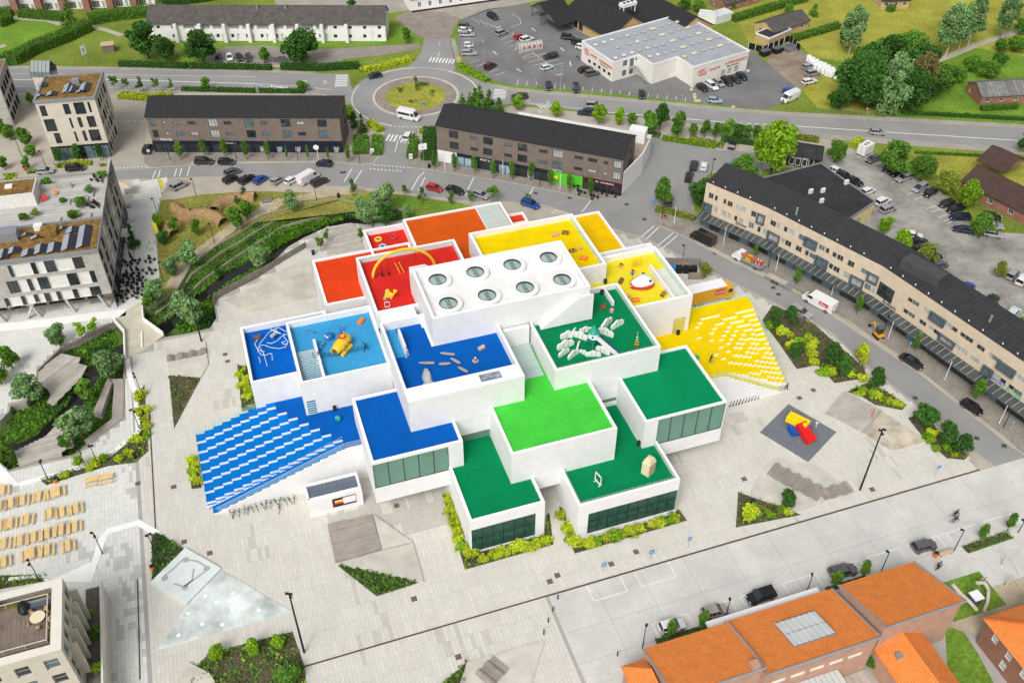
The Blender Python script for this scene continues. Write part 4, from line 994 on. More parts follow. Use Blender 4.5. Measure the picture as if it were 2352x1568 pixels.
for fx in (.46,.58):p=lerp2(A0,A1,fx);o_=B.mb();o_.cyl((p[0],p[1]+3.5,8),(p[0],p[1]+3.5,9.6),.35);o_.build('chimney',zinc)
T0,T1=g2(36,27),g2(358,13);Lt=(Vector(T1)-Vector(T0)).length;N=6
for k in range(N):
    P0,P1=lerp2(T0,T1,k/N),lerp2(T0,T1,(k+.985)/N)
    B=Bld('terraced_house','white terraced house with red brick party wall behind the hedge','house',lerp2(P0,P1,.5),'terraced houses behind the hedge');w_=Lt/N
    C=corner(P0,P1,8);ww=(fr_white,pane_dark,3,3,.08,0)
    B.wall(P0,P1,0,5.6,[(w_*.3,w_*.62,.2,2.2,ww),(w_*.35,w_*.6,3.3,4.6,ww),(w_*.72,w_*.86,.05,2.1,(fr_white,pane_pale,1,1,.1,0))],render_white)
    for i in (1,2,3):B.wall(C[i],C[(i+1) % 4],0,5.6,(),render_white)
    B.gable(P0,P1,8,5.6,2.6,roof_eternit,render_white)
    e=Vector((P1[0]-P0[0],P1[1]-P0[1])).normalized();a=Vector(P0)-Vector((-e.y,e.x))*2.6
    o_=B.mb();o_.prism([tuple(a),tuple(a+e*2.0),tuple(Vector(P0)+e*2.0+Vector((-e.y,e.x))*4),tuple(Vector(P0)+Vector((-e.y,e.x))*4)],0,7.0);o_.build('party_wall',red_brick,uv=True)
P0,P1=g2(-20,40),g2(33,24);B=Bld('white_house','white rendered house with small balcony above the leafy hedge','house',lerp2(P0,P1,.5));C=corner(P0,P1,8)
B.wall(P0,P1,0,7,[(2,4,3.8,5.2,KB2),(2.4,3.8,.8,2.2,KB2)],render_white)
for i in (1,2,3):B.wall(C[i],C[(i+1) % 4],0,7,(),render_white)
B.flat(C,7,roof_felt)
P0,P1=g2(945,30),g2(1180,-3);B=Bld('old_inn','old whitewashed inn with black plinth and brown roof beside the cobbled junction','inn',lerp2(P0,P1,.4));Li=(Vector(P1)-Vector(P0)).length
C=corner(P0,P1,9);ki=(fr_white,pane_dark,2,3,.1,0)
B.wall(P0,P1,.6,4.4,[(2.2+i*3.4,3.3+i*3.4,1.4,3.0,ki) for i in range(9)],render_white);B.wall(P0,P1,0,.6,(),black,name='plinth')
for i in (1,2,3):B.wall(C[i],C[(i+1) % 4],0,4.4,[(2,3,1.4,3,ki),(5,6,1.4,3,ki)] if i == 3 else (),render_white)
B.gable(P0,P1,9,4.4,4.5,roof_brown,render_white)
# ---- supermarket
SM=[g2(x,y,5.85) for x,y in ((1337,94.5),(1408.5,142.5),(1467,125),(1501,147.5),(1556,130),(1594,153),(1721,116),(1567,31))]
B=Bld('supermarket','white flat-roofed supermarket with rows of rooflights and red lettering','supermarket',lerp2(SM[0],SM[5],.5));kq=(fr_dark,pane_dark,1,1,.1,0)
T0=(1176,0,.25)
B.wall(SM[0],SM[1],0,5.85,B.px([(700,540,722,588),(745,570,768,614),(790,598,812,644),(834,627,858,674),(879,656,902,704)],SM[0],SM[1],T0,kq),render_cream)
B.wall(SM[1],SM[2],0,5.85,B.px([(1022,563,1056,600),(1013,653,1047,692),(1086,545,1116,605),(1136,535,1150,552),(1075,645,1108,676)],SM[1],SM[2],T0,(fr_dark,pane_blue,1,1,.1,0)),render_cream)
B.wall(SM[2],SM[3],0,5.85,(),render_cream);B.wall(SM[3],SM[4],0,5.85,B.px([(1440,665,1466,725)],SM[3],SM[4],T0,(fr_white,render_white,1,1,.06,0)),render_cream);B.wall(SM[4],SM[5],0,5.85,(),render_cream)
B.wall(SM[5],SM[6],0,5.85,B.px([(1925,648,1956,690),(1983,630,2014,670),(2044,610,2077,652)],SM[5],SM[6],T0,(fr_alu,pane_pale,1,1,.1,0)),render_cream);B.wall(SM[6],SM[7],0,5.85,(),render_cream);B.wall(SM[7],SM[0],0,5.85,(),render_cream)
B.flat(SM,5.6,mat('grey_membrane',(.33,.35,.38),.7,.1,.2),.3,.35,render_white)
for (x,y,t) in [(768,412,0),(843,388,0),(917,366,0),(990,347,1),(1060,328,2),(1130,315,1),(1203,295,1),(1290,265,3),(1372,240,1),(1440,222,1),(1525,200,3),(1604,184,1),(972,436,1),(1082,403,1),(1152,384,0),(1222,370,1),(1297,348,1),(1380,320,3),(1463,295,1),(1532,274,1),(1617,254,3),(1697,236,1),(1103,485,0),(1172,462,1),(1245,442,2),(1315,426,1),(1387,407,1),(1477,375,3),(1560,348,1),(1630,330,1),(1713,308,3),(1797,288,1),(1027,508,0),(952,534,0),(1268,520,2),(1340,503,0),(1410,487,1),(1485,465,1),(1573,434,3),(1658,405,1),(1728,386,1),(1812,363,3),(1895,344,1),(1585,520,2),(1673,490,3),(1760,463,1),(1830,442,1),(1912,420,3),(1992,400,1)]:
    p=gp(1176+x/4,y/4,5.9);ang=math.atan2(SM[6][1]-SM[5][1],SM[6][0]-SM[5][0]);o_=B.mb();lx=2.0 if t == 3 else 1.15
    o_.obox((p.x,p.y),ang,lx,1.1,5.6,5.85,1);o_.obox((p.x,p.y),ang,lx-.2,.9,5.85,6.02,0)
    o_.build('rooflight',[mat('acrylic_' +'ygwc'[t],((.72,.72,.7),(.45,.45,.4),(.7,.62,.35),(.72,.65,.4))[t],.3,.05),zinc])
for bd,P0,P1,x,y in ((0,SM[0],SM[1],664,470),(1,SM[5],SM[6],1705,690)):
    u,z=onplane((1176+x/4,y/4),P0,P1);L=(Vector(P1)-Vector(P0)).length;u=max(.5,u);s_=1.0 if bd == 0 else 1.25
    B.text('ABC',None,P0,P1,1.3*s_,rtext,u=u,z=3.7 if bd == 0 else 3.3);B.text('Lavpris',None,P0,P1,1.15*s_,rtext,u=u+3.0*s_,z=3.5 if bd == 0 else 3.1);B.text('SUPERMARKED',None,P0,P1,.95*s_,rtext,u=u+7.6*s_,z=3.5 if bd == 0 else 3.5);B.text('billigst på hele kurven',None,P0,P1,.42*s_,dtext,u=u+8.2*s_,z=2.9 if bd == 0 else 2.8)
    o_=B.mb();e=(Vector(P1)-Vector(P0)).normalized();n=Vector((e.y,-e.x))
    for k in range(3):
        a=Vector(P0)+e*(u+.2*k)+n*.05;b=a+e*(2.6*s_-.3*k);zz=(3.4 if bd == 0 else 3.0)-k*.22
        o_.quad((a.x,a.y,zz-.12),(b.x,b.y,zz-.12),(b.x,b.y,zz),(a.x,a.y,zz))
    o_.build('logo_bars',rtext)
st=B.mb();a,b=gp(1176+1150/4,625/4,3.0),gp(1176+1240/4,770/4,0)
for i in range(14):t=i/13;c=a.lerp(b,t);st.obox((c.x,c.y),math.atan2(b.y-a.y,b.x-a.x),.3,1.0,c.z-.06,c.z)
st.build('outside_stair',zinc)
p=gp(1176+1115/4,620/4,3.0);o_=B.mb();o_.obox((p.x,p.y),ang,2.4,1.1,2.9,3.0);o_.build('landing',zinc)
# ---- garden store with dark gables
P0,P1=g2(1296,52),g2(1400,112)
B=Bld('garden_store','brick store with large black gabled roofs behind the supermarket car park','store',lerp2(P0,P1,.5));d1=15
C=corner(P0,P1,d1);Lg=(Vector(P1)-Vector(P0)).length
B.wall(P0,P1,0,3.6,[(2+i*2.6,4+i*2.6,.3,2.8,(fr_grey,pane_dark,2,1,.1,0)) for i in range(3)],yellow_brick)
for i in (1,2,3):B.wall(C[i],C[(i+1) % 4],0,3.6,(),yellow_brick)
B.gable(P0,P1,d1,3.6,4.2,roof_black,yellow_brick,over=.8)
e=(Vector(P1)-Vector(P0)).normalized();bb=Vector((-e.y,e.x));Q0=tuple(Vector(P0)+bb*15.6-e*4);Q1=tuple(Vector(P1)+bb*15.6+e*10);B.gable(Q0,Q1,15,3.6,4.0,roof_black,yellow_brick,over=.5)
CQ=corner(Q0,Q1,15)
for i in range(4):B.wall(CQ[i],CQ[(i+1) % 4],0,3.6,(),yellow_brick)
for (x,y) in ((1243,60),(1222,38)):
    p=gp(x,y);q0=(p.x,p.y);q1=(p.x+e.y*7*-1*-1,p.y-e.x*7*-1*-1);q1=(p.x-bb.x*-7.5,p.y-bb.y*-7.5)
    Pa,Pb=(p.x,p.y),(p.x+bb.x*8,p.y+bb.y*8)
    B.gable((Pb[0],Pb[1]),(Pa[0],Pa[1]),8,3.2,2.4,roof_black,fr_grey,over=.6)
    for dx in (0,1):
        o_=B.mb();c_=Vector(Pa)+Vector((e.x,e.y))*8*dx*-1;o_.obox((Pa[0]-e.x*0+bb.x*4*dx,Pa[1]+bb.y*4*dx),0,.4,.4,0,3.2);o_.build('post',fr_grey)
p=gp(1176+1060/4,100/4,6);o_=B.mb();o_.obox((p.x,p.y),.6,5.2,2.2,7.6,8.6)
for dx,dy in ((-2.2,-.8),(2.2,-.8),(2.2,.8),(-2.2,.8)):o_.obox((p.x+dx*.82-dy*.56,p.y+dx*.56+dy*.82),.6,.25,.25,5.6,7.6)
o_.build('cooling_unit',render_white)
for k in (-1,0,1):o_=B.mb();o_.cyl((p.x+k*1.5*.82,p.y+k*1.5*.56,8.6),(p.x+k*1.5*.82,p.y+k*1.5*.56,8.7),.55,n=14);o_.build('fan',black)
# ---- long beige building with big framed windows
FE=[Vector((41.3,175.9)),Vector((52.4,166.2)),Vector((70.4,146.3)),Vector((83.4,124.8)),Vector((92.0,110.6))]
ZE=11.0
B=Bld('office_row','long curved beige brick building with framed windows above a glass shop canopy','building',(66,150))
F3=(1596.3,379,.3719);F4=(1894.9,551.2,.5)
big=[(F3,r) for r in [(45,222,110,303),(380,293,461,384),(446,401,528,494),(675,437,760,532),(742,553,826,650)]]+[(F4,r) for r in [(115,156,180,230),(195,144,263,218),(482,322,556,405),(522,424,600,506),(694,548,776,636),(793,547,877,638)]]
tall=[(F4,(245,187,312,297))]
wide=[(F3,r) for r in [(84,168,114,214),(163,278,194,324),(200,219,233,265),(281,253,315,299),(266,324,299,370),(346,280,378,328),(331,350,364,398),(465,336,500,387),(414,388,446,438),(575,390,612,441),(556,459,594,512),(640,422,677,475),(621,492,659,545),(765,487,801,537),(705,537,741,587),(877,549,916,600),(854,619,892,671),(943,584,983,640),(921,655,959,708)]]+ \
  [(F4,r) for r in [(165,127,198,165),(182,197,208,236),(400,270,433,312),(380,325,412,365),(453,306,487,347),(433,360,464,401),(552,371,586,415),(498,405,530,446),(617,488,653,533),(643,434,680,479),(697,474,733,519),(670,528,708,574),(768,525,805,570),(771,604,808,648),(866,677,903,723),(893,620,925,665)]]
narrow=[(F3,r) for r in [(123,186,139,226),(122,259,138,299),(176,207,192,247),(204,293,220,333),(256,242,272,282),(243,311,259,350),(508,356,524,399),(387,377,403,420),(549,376,568,420),(532,447,551,490),(680,522,699,566),(808,509,827,551),(828,603,849,648),(850,534,871,577)]]+[(F4,r) for r in [(381,259,400,292),(360,311,380,345),(477,390,497,423),(212,215,229,249),(585,394,606,430),(597,472,618,508),(622,419,643,454),(747,509,769,545),(806,630,829,666),(843,658,866,695),(870,604,895,641)]]
KF=(fr_grey,[pane_pale,pane_blue,pane_pale],2,1,.28,.35);KW=(fr_alu,[pane_pale,pane_dark,pane_blue],2,1,.07,0);KN=(fr_alu,[pane_pale,pane_dark],1,1,.07,0);KT=(fr_grey,pane_dark,1,2,.1,0)
BKL,_r2=offset_line([tuple(p) for p in FE],7.2)
for i in range(4):
    P0,P1=FE[i],FE[i+1];L=(P1-P0).length;W=[]
    for lst,k in ((big,KF),(tall,KT),(wide,KW),(narrow,KN)):
        for tf,r in lst:
            w_=r[2]-r[0];r=(r[0]+.10*w_,r[1],r[2]-.16*w_,r[3]);a=B.px([r],P0,P1,tf,k)[0];mid=(a[0]+a[1])/2
            if 0 <= mid < L and a[3] < ZE+1:W.append(a)
    B.wall(P0,P1,3.6,ZE,W,beige_brick,d=.2)
    nb=max(3,int(L/2.2));f,sf=shopfront(B,P0,P1,0,L,0,3.5,fr_grey,[pane_dark,pane_dark,pane_blue],nb,.5,-.3)
    cn=B.mb();e=(P1-P0).normalized();n=Vector((e.y,-e.x))
    q=lambda u,o,z:(P0.x+e.x*u+n.x*o,P0.y+e.y*u+n.y*o,z)
    cn.quad(q(0,.05,3.75),q(0,2.3,3.35),q(L,2.3,3.35),q(L,.05,3.75));cn.build('canopy_glass',mat('canopy_glass',(.06,.07,.07),.15,.3,.5,spec=.6))
    for k in range(int(L/1.3)):
        rb=B.mb();u=.65+k*1.3
        rb.add([q(u-.05,.05,3.78),q(u+.05,.05,3.78),q(u+.05,2.35,3.38),q(u-.05,2.35,3.38),q(u-.05,.05,3.9),q(u+.05,.05,3.9),q(u+.05,2.35,3.48),q(u-.05,2.35,3.48)],[(4,7,6,5),(0,1,5,4),(1,2,6,5),(2,3,7,6),(3,0,4,7)]);rb.build('canopy_rib',fr_alu)
    ed=B.mb();ed.add([q(0,2.3,3.2),q(L,2.3,3.2),q(L,2.42,3.2),q(0,2.42,3.2),q(0,2.3,3.36),q(L,2.3,3.36),q(L,2.42,3.36),q(0,2.42,3.36)],[(7,6,5,4),(0,3,7,4),(2,1,5,6),(3,2,6,7),(0,1,2,3)]);ed.build('canopy_edge',fr_grey)
    rf=B.mb();b0=(*BKL[i],ZE+1.6);b1=(*BKL[i+1],ZE+1.6);rf.quad(q(0,.0,ZE+.02),q(L,.0,ZE+.02),b1,b0);rf.build('roof',brickmat('standing_seam',(.036,.037,.04),(.032,.033,.036),(.015,.015,.016),.9,30,.05,.6,.8,.15,off=0),uv=True)
    for k in range(int(L/3)):
        sg=B.mb();c=q(1.2+k*3,-.6,ZE+.2);sg.add([(c[0]-.15,c[1]-.15,c[2]),(c[0]+.15,c[1]-.15,c[2]),(c[0],c[1]+.15,c[2]),(c[0],c[1],c[2]+.35)],[(0,1,3),(1,2,3),(2,0,3)]);sg.build('snow_guard',fr_white)
    bw=B.mb();bw.quad((*BKL[i+1],0),(*BKL[i],0),b0,b1);bw.build('wall',beige_brick,uv=True)
    if i == 0:
        sw=B.mb();sw.add([q(0,-7.2,0),q(0,0,0),q(0,0,ZE),q(0,-7.2,ZE+1.58)],[(0,1,2,3)]);sw.build('wall',beige_brick,uv=True)
        B.text('Estate',None,P0,P1,1.1,dtext,u=8.3,z=4.2)
    if i == 2:B.text('Sydbank',None,P0,P1,1.0,dtext,u=2.2,z=4.0)
    if i == 3:B.text('SPORT',None,P0,P1,1.0,mat('blue_letters',(.02,.1,.5),.5,0),u=2.0,z=4.0);B.text('BILLUND',None,P0,P1,.8,mat('green_letters',(.03,.45,.2),.5,0),u=5.2,z=4.0)
p=gp(2120,625,12);o_=B.mb();o_.obox((p.x,p.y),R(-52),8,3.2,11.4,13.4);o_.build('roof_plant',mat('plant_grey',(.06,.062,.066),.7,.1))
for x,y in ((1700+130,480+7),(2274,735)):p=gp(x,y,12);o_=B.mb();o_.cyl((p.x,p.y,11.3),(p.x,p.y,13.0),.25);o_.build('flue',zinc)
# ---- dark flat annex behind it
AN=[g2(1752,409,4.6),g2(1936,512,4.6),g2(2010,463,4.6),g2(1885,375,4.6)]
B=Bld('hall_annex','yellow rendered hall with flat black roof behind the beige building','building',lerp2(AN[0],AN[2],.5))
for i in range(4):B.wall(AN[i],AN[(i+1) % 4],0,4.6,(),mat('yellow_render',(.62,.5,.27),.8,.08))
B.flat(AN,4.5,roof_felt,.25,.3,zinc)
for x,y in ((1890,439),(1862,441),(1887,463),(1944,420)):
    p=gp(x,y,4.8);o_=B.mb();o_.obox((p.x,p.y),.5,1.0,.5,4.5,5.5);o_.build('cooling_unit',fr_white)
p=gp(1958,505,3);o_=B.mb();o_.obox((p.x,p.y),R(45),3,2,0,3.2);o_.build('plant_box',zinc)
# ---- grill hut
GP=[g2(1810,352,3.2),g2(1886,364,3.2),g2(1889,340,3.2),g2(1826,325,3.2)]
B=Bld('grill_hut','small black roofed grill hut with white posts and outdoor seating','kiosk',lerp2(GP[0],GP[2],.5));C=corner(GP[0],GP[1],6)
B.wall(C[0],C[1],0,3,[(.6+k*1.5,1.8+k*1.5,.3,2.5,(fr_white,pane_dark,1,1,.12,0)) for k in range(4)],fr_dark)
for i in (1,2,3):B.wall(C[i],C[(i+1) % 4],0,3,(),fr_dark)
B.gable(C[0],C[1],6,3.0,1.0,roof_felt,fr_dark,over=.6);B.text('BILLUND GRILL',None,C[0],C[1],.6,wtext,u=1,z=2.5,out=.7)
# ---- orange roofed school by the concrete road (ab frame)
orw=pink_brick
def monopitch(name,label,a0,a1,b0,b1,zb,zf,wins=(),group=None):
    B=Bld(name,label,'building',un((a0+a1)/2,(b0+b1)/2),group)
    P=lambda a,b:tuple(un(a,b))[:2]
    B.wall(P(a0,b0),P(a1,b0),0,zf,wins,orw);B.wall(P(a1,b1),P(a0,b1),0,zb,(),orw)
    for a,s_ in ((a0,1),(a1,-1)):
        w=B.mb();q=[un(a,b1),un(a,b0),un(a,b0,zf),un(a,b1,zb)];w.add(q if s_ > 0 else q[::-1],[(0,1,2,3)]);w.build('wall',orw,uv=True)
    ov=.3;sl=(zf-zb)/(b1-b0);r=B.mb();T_=[un(a0-.15,b0-ov,zf+ov*sl),un(a1+.15,b0-ov,zf+ov*sl),un(a1+.15,b1+ov,zb-ov*sl),un(a0-.15,b1+ov,zb-ov*sl)]
    r.add([p+Vector((0,0,.22)) for p in T_]+T_,[(0,1,2,3),(0,4,5,1),(1,5,6,2),(2,6,7,3),(3,7,4,0),(7,6,5,4)]);r.build('roof',roof_orange,uv=True)
    for p,q in ((T_[0],T_[1]),(T_[1],T_[2]),(T_[0],T_[3])):
        v=B.mb();v.cyl(p+Vector((0,0,.2)),q+Vector((0,0,.2)),.16,n=6);v.build('verge_trim',zinc)
    return B,T_
lat=(mat('white_relief',(.72,.68,.6),.8,.05),)*2
B,_=monopitch('school_wing','brick school wing with plain orange tiled roof and a low hipped annex',39.0,51.4,50.5,59.0,5.5,8.5)
hp=B.mb();A_=[un(35.5,58.6,4.2),un(39.0,58.6,4.2),un(39.0,50,4.2),un(35.5,50,4.2),un(38.6,56,6.2),un(38.6,52,6.2)]
hp.add(A_,[(0,4,1),(0,3,5,4),(1,4,5,2),(3,2,5)]);hp.build('hipped_roof',roof_orange,uv=True)
o_=B.mb();o_.prism([tuple(un(a,b))[:2] for a,b in ((35.9,58.2),(39,58.2),(39,50),(35.9,50))],0,4.2);o_.build('annex_wall',orw,uv=True)
o_=B.mb();p=un(50.2,50.8);o_.obox((p.x,p.y),YAW,1.1,1.1,8,9.6);o_.build('chimney',orw,uv=True)
B,T_=monopitch('school_wing','brick school wing with orange tiled roof and a large glazed rooflight',51.5,68.1,49.7,59.4,5.0,8.2,[(1.2+k*2.9,3.4+k*2.9,4.6,5.5,(lat[0],lat[1],1,1,.3,0)) for k in range(5)])
rz=lambda b:8.2+(5.0-8.2)*(b-49.7)/9.7
o_=B.mb();q0=lambda a,b,h:un(a,b,rz(b)+h)
o_.add([q0(57.0,52.0,.7),q0(63.2,52.0,.7),q0(63.2,56.6,.7),q0(57.0,56.6,.7),q0(57.0,52.0,.1),q0(63.2,52.0,.1),q0(63.2,56.6,.1),q0(57.0,56.6,.1)],[(0,4,5,1),(1,5,6,2),(2,6,7,3),(3,7,4,0)]);rl=o_.build('rooflight_kerb',zinc)
for i in range(7):
    for j in range(2):
        pn=B.mb();a0,a1,b0,b1=57.05+i*.878,57.0+(i+1)*.878-.04,52.05+j*2.28,52.0+(j+1)*2.28-.04
        pn.quad(q0(a0,b0,.72),q0(a1,b0,.72),q0(a1,b1,.72),q0(a0,b1,.72));pn.build('pane',mat('rooflight_pane',(.55,.58,.58),.15,.1,.5,spec=.7),rl)
    br_=B.mb();a0=57.0+i*.878;br_.add([q0(a0-.04,52,.73),q0(a0+.04,52,.73),q0(a0+.04,56.6,.73),q0(a0-.04,56.6,.73),q0(a0-.04,52,.8),q0(a0+.04,52,.8),q0(a0+.04,56.6,.8),q0(a0-.04,56.6,.8)],[(4,5,6,7),(0,1,5,4),(1,2,6,5),(2,3,7,6),(3,0,4,7)]);br_.build('glazing_bar',fr_white,rl)
o_=B.mb();o_.prism([tuple(un(a,b))[:2] for a,b in ((49.5,59.75),(67.2,59.75),(67.2,61.3),(49.5,61.3))],3.3,3.7);o_.build('white_canopy',render_white)
o_=B.mb()
for k in range(9):a0=56.5+k*.75;o_.prism([tuple(un(a,b))[:2] for a,b in ((a0,46.7),(a0+.68,46.7),(a0+.68,49.6),(a0,49.6))],2.9,3.0)
o_.build('glass_porch',mat('rooflight_pane',(.55,.58,.58),.15,.1,.5,spec=.7))
B,_=monopitch('school_wing','taller brick school wing with plain orange tiled roof by the playground',68.9,81.1,50.0,59.0,6.1,9.7)
B=Bld('school_wing','low gabled brick wing with orange ridge tiles beside the planted deck','building',un(72.5,46))
P0,P1=un(76.2,40.0),un(76.2,49.9);P0,P1=tuple(P0)[:2],tuple(P1)[:2];C=corner(P0,P1,7.2)
for i in range(4):B.wall(C[i],C[(i+1) % 4],0,4.3,(),orw)
B.gable(P0,P1,7.2,4.3,2.0,roof_orange,orw,over=.3)
for a,b,z in ((70.6,47.6,5.6),):p=un(a,b);o_=B.mb();o_.obox((p.x,p.y),YAW,.8,.8,z-.4,z+.2);o_.build('roof_vent',zinc)
B=Bld('brick_house','dark red brick house with orange hipped roof beside the sand playground','house',un(92,43));P=lambda a,b:tuple(un(a,b))[:2]
kk=(fr_white,pane_pale,1,2,.1,0)
HP=[P(85.5,36),P(99,36),P(99,48.2),P(85.5,48.2)]
B.wall(HP[3],HP[0],0,5.6,[(1.5,2.5,3.2,4.8,kk),(4.2,5.2,3.2,4.8,kk),(7,8,3.2,4.8,kk),(4.2,5.2,.8,2.4,kk)],red_brick);B.wall(HP[2],HP[3],0,5.6,(),red_brick)
B.wall(HP[0],HP[1],0,5.6,(),red_brick);B.wall(HP[1],HP[2],0,5.6,(),red_brick)
hp=B.mb();A_=[un(84.9,48.8,5.5),un(99.6,48.8,5.5),un(99.6,35.4,5.5),un(84.9,35.4,5.5),un(90.5,43.6,8.6),un(94,40.6,8.6)];hp.add(A_,[(1,0,4),(0,3,5,4),(2,1,4,5),(3,2,5)]);hp.build('hipped_roof',roof_orange,uv=True)
for s_,d in ((0,4),(1,4)):o_=B.mb();o_.cyl(A_[s_]+Vector((0,0,.05)),A_[d]+Vector((0,0,.05)),.18,n=6);o_.build('ridge_tile',roof_orange)
p=un(87.7,42.2);o_=B.mb();o_.obox((p.x,p.y),YAW,1.0,1.4,6.4,7.2);o_.build('roof_window',fr_white)
deck=planks('wooden_deck',[tuple(un(a,b))[:2] for a,b in ((60.5,46.5),(68.7,46.5),(68.7,49.6),(60.5,49.6))],wood_g,.12,YAW+R(90),.25,label='weathered deck between the brick school wings',raw=True)
# ---- corner building with roof terrace (bottom left)
B=Bld('corner_building','cream brick corner building with roof terrace, balconies and dining set','building',un(-40,84));P=lambda a,b:tuple(un(a,b))[:2]
ZR=13.5;R0,R1,bF,bK=-60,-31.75,77.9,88.9
kc=(fr_alu,[pane_blue,pane_dark],1,2,.1,0)
wf=[(28.25-k*3.4-2.6,28.25-k*3.4-.9,z,z+2.1,kc) for k in range(6) for z in (10.0,6.6,3.2)]
B.wall(P(R0,bF),P(R1,bF),0,ZR,wf,cream_brick,d=.3)
ws=[(.8+k*2.1,2.2+k*2.1,z,z+2.2,kc) for k in range(5) for z in (10.3,7.2,4.9)]
B.wall(P(R1,bF),P(R1,bK),0,ZR,ws,cream_brick,d=.3);B.wall(P(R1,bK),P(R0,bK),0,ZR,(),cream_brick)
cap=B.mb()
for x0,x1,y0,y1 in ((R0,R1,bF,bF+1.1),(R0,R1,bK-1.1,bK),(R1-1.3,R1,bF+1.1,bK-1.1)):cap.prism([P(x0,y0),P(x1,y0),P(x1,y1),P(x0,y1)],ZR-.05,ZR+.1)
cap.build('parapet',mat('cream_cap',(.68,.65,.57),.8,.05))
o_=B.mb();o_.prism([P(R0,bF+1.1),P(R1-1.3,bF+1.1),P(R1-1.3,bK-1.1),P(R0,bK-1.1)],10,ZR-.9);o_.build('terrace_base',mat('moss_roof',(.14,.12,.03),.95,.4,.8,fine=.4))
o_=B.mb();o_.prism([P(R0,bF+2.2),P(-41.5,bF+2.2),P(-41.5,bK-1.3),P(R0,bK-1.3)],ZR-.9,ZR+1.6);o_.build('penthouse',mat('cream_cap',(.68,.65,.57),.8,.05))
o_=B.mb();o_.prism([P(R0,bF+2.4),P(-41.7,bF+2.4),P(-41.7,bK-1.5),P(R0,bK-1.5)],ZR+1.6,ZR+1.66);o_.build('penthouse_roof',roof_felt)
planks('wooden_deck',[P(a,b) for a,b in ((-41.3,bF+2.0),(-33.6,bF+2.0),(-33.6,bK-2.2),(-41.3,bK-2.2))],mat('brown_deck',(.2,.16,.135),.85,.2,.8,attr=True),ZR-.8,YAW+R(90),.16,label='brown plank roof terrace floor under the dining table',raw=True)
for p0,p1 in (((-41.3,bK-2.1),(-33.5,bK-2.1)),((-33.5,bK-2.1),(-33.5,bF+1.9)),((-33.5,bF+1.9),(-41.3,bF+1.9))):
    o_=B.mb();a,b=un(*p0,ZR+.2),un(*p1,ZR+.2);o_.cyl(a,b,.06,n=6)
    for t in (0,.33,.66):c=a.lerp(b,t);o_.cyl((c.x,c.y,ZR-.8),(c.x,c.y,ZR+.2),.04,n=5)
    o_.build('railing',mat('cream_rail',(.66,.62,.5),.6,0))
# low side terrace
o_=B.mb();o_.prism([P(R1+.02,70),P(-29.3,70),P(-29.3,94.4),P(-31.73,94.4)],0,3.4);o_.build('side_terrace',cream_brick,uv=True)
planks('wooden_deck',[P(a,b) for a,b in ((-31.6,72),(-29.7,72),(-29.7,94.1),(-31.6,94.1))],mat('dark_deck',(.12,.105,.09),.85,.2,.8,attr=True),3.5,YAW+R(90),.17,label='long dark plank balcony along the corner building',raw=True)
o_=B.mb();strip(o_,[P(-29.35,70),P(-29.35,94.3)],.25,3.0,4.6);o_.build('balcony_wall',mat('cream_cap',(.68,.65,.57),.8,.05))
for k in range(5):o_=B.mb();o_.prism([P(a,b) for a,b in ((R1+.02,79.0+k*2.1+1.45),(R1+.9,79.0+k*2.1+1.45),(R1+.9,79.0+k*2.1+1.7),(R1+.02,79.0+k*2.1+1.7))],3.6,10.5);o_.build('fin',cream_brick,uv=True)
# ---- left building with sedum roof and shop terrace (tilted grid)
P0,P1=(-106.5,139.2),(-77.9,146.1);ZR=14.2;e=(Vector(P1)-Vector(P0)).normalized();bb=Vector((-e.y,e.x))
B=Bld('clinic_building','pale grey brick building with sedum roof, solar panels and leaning concrete columns','building',(-95,150))
TF=(0,392,.25);kg=(fr_dark,pane_dark,2,1,.1,0);wd=mat('white_wood_panel',(.66,.655,.63),.8,.1,1.2);kp=(wd,wd,1,1,.05,.02)
gl_=[(65,880,140,970),(275,850,360,945),(395,830,535,930),(655,795,790,895),(55,1025,205,1125),(240,1000,325,1100),(335,985,475,1080),(605,945,740,1040),(815,920,900,1020),(815,1060,950,1160),(660,1090,745,1190),(510,1110,590,1205),(400,1130,490,1215),(305,1145,385,1235),(185,1155,270,1255),(35,1180,120,1275)]
W=B.px(gl_,P0,P1,TF,kg);W=[w_ for w_ in W]
rows=[[],[],[]]
for w_ in W:rows[0 if w_[2] > 9.5 else 1 if w_[2] > 6.3 else 2].append(w_)
W2_=[]
for r_ in rows:
    r_.sort();zl,zh=sum(w_[2] for w_ in r_)/len(r_),sum(w_[3] for w_ in r_)/len(r_)
    r_=[(a,b,zl,zh,k) for a,b,_,_,k in r_]
    for a,b in zip(r_[:-1],r_[1:]):
        if .5 < b[0]-a[1] < 4.6 and not (a[0] < 14 and b[1]-a[0] > 9):W2_.append((a[1]+.03,b[0]-.03,zl,zh,kp))
    W2_ += r_
B.wall(P0,P1,3.7,ZR,W2_,grey_brick)
dp=11.2;C=corner(P0,P1,dp)
ws=[]
for k in range(8):
    for z in (4.4,7.6,10.8):
        if (k+int(z)) % 3:ws.append((.8+k*4.0,2.0+k*4.0,z,z+2.3,(fr_dark,pane_blue,1,1,.12,.1)))
        else:ws.append((.8+k*4.0,2.6+k*4.0,z,z+2.3,kp))
P2=tuple(Vector(P1)+bb*34)
B.wall(P1,P2,3.7,ZR,[w_ for w_ in ws],grey_brick);B.wall(P1,P2,.0,3.7,[(1+k*4,4.4+k*4,.1,3.2,kg) for k in range(8)],fr_grey)
B.flat(C,ZR-.35,sedum,.35,.5,zinc)
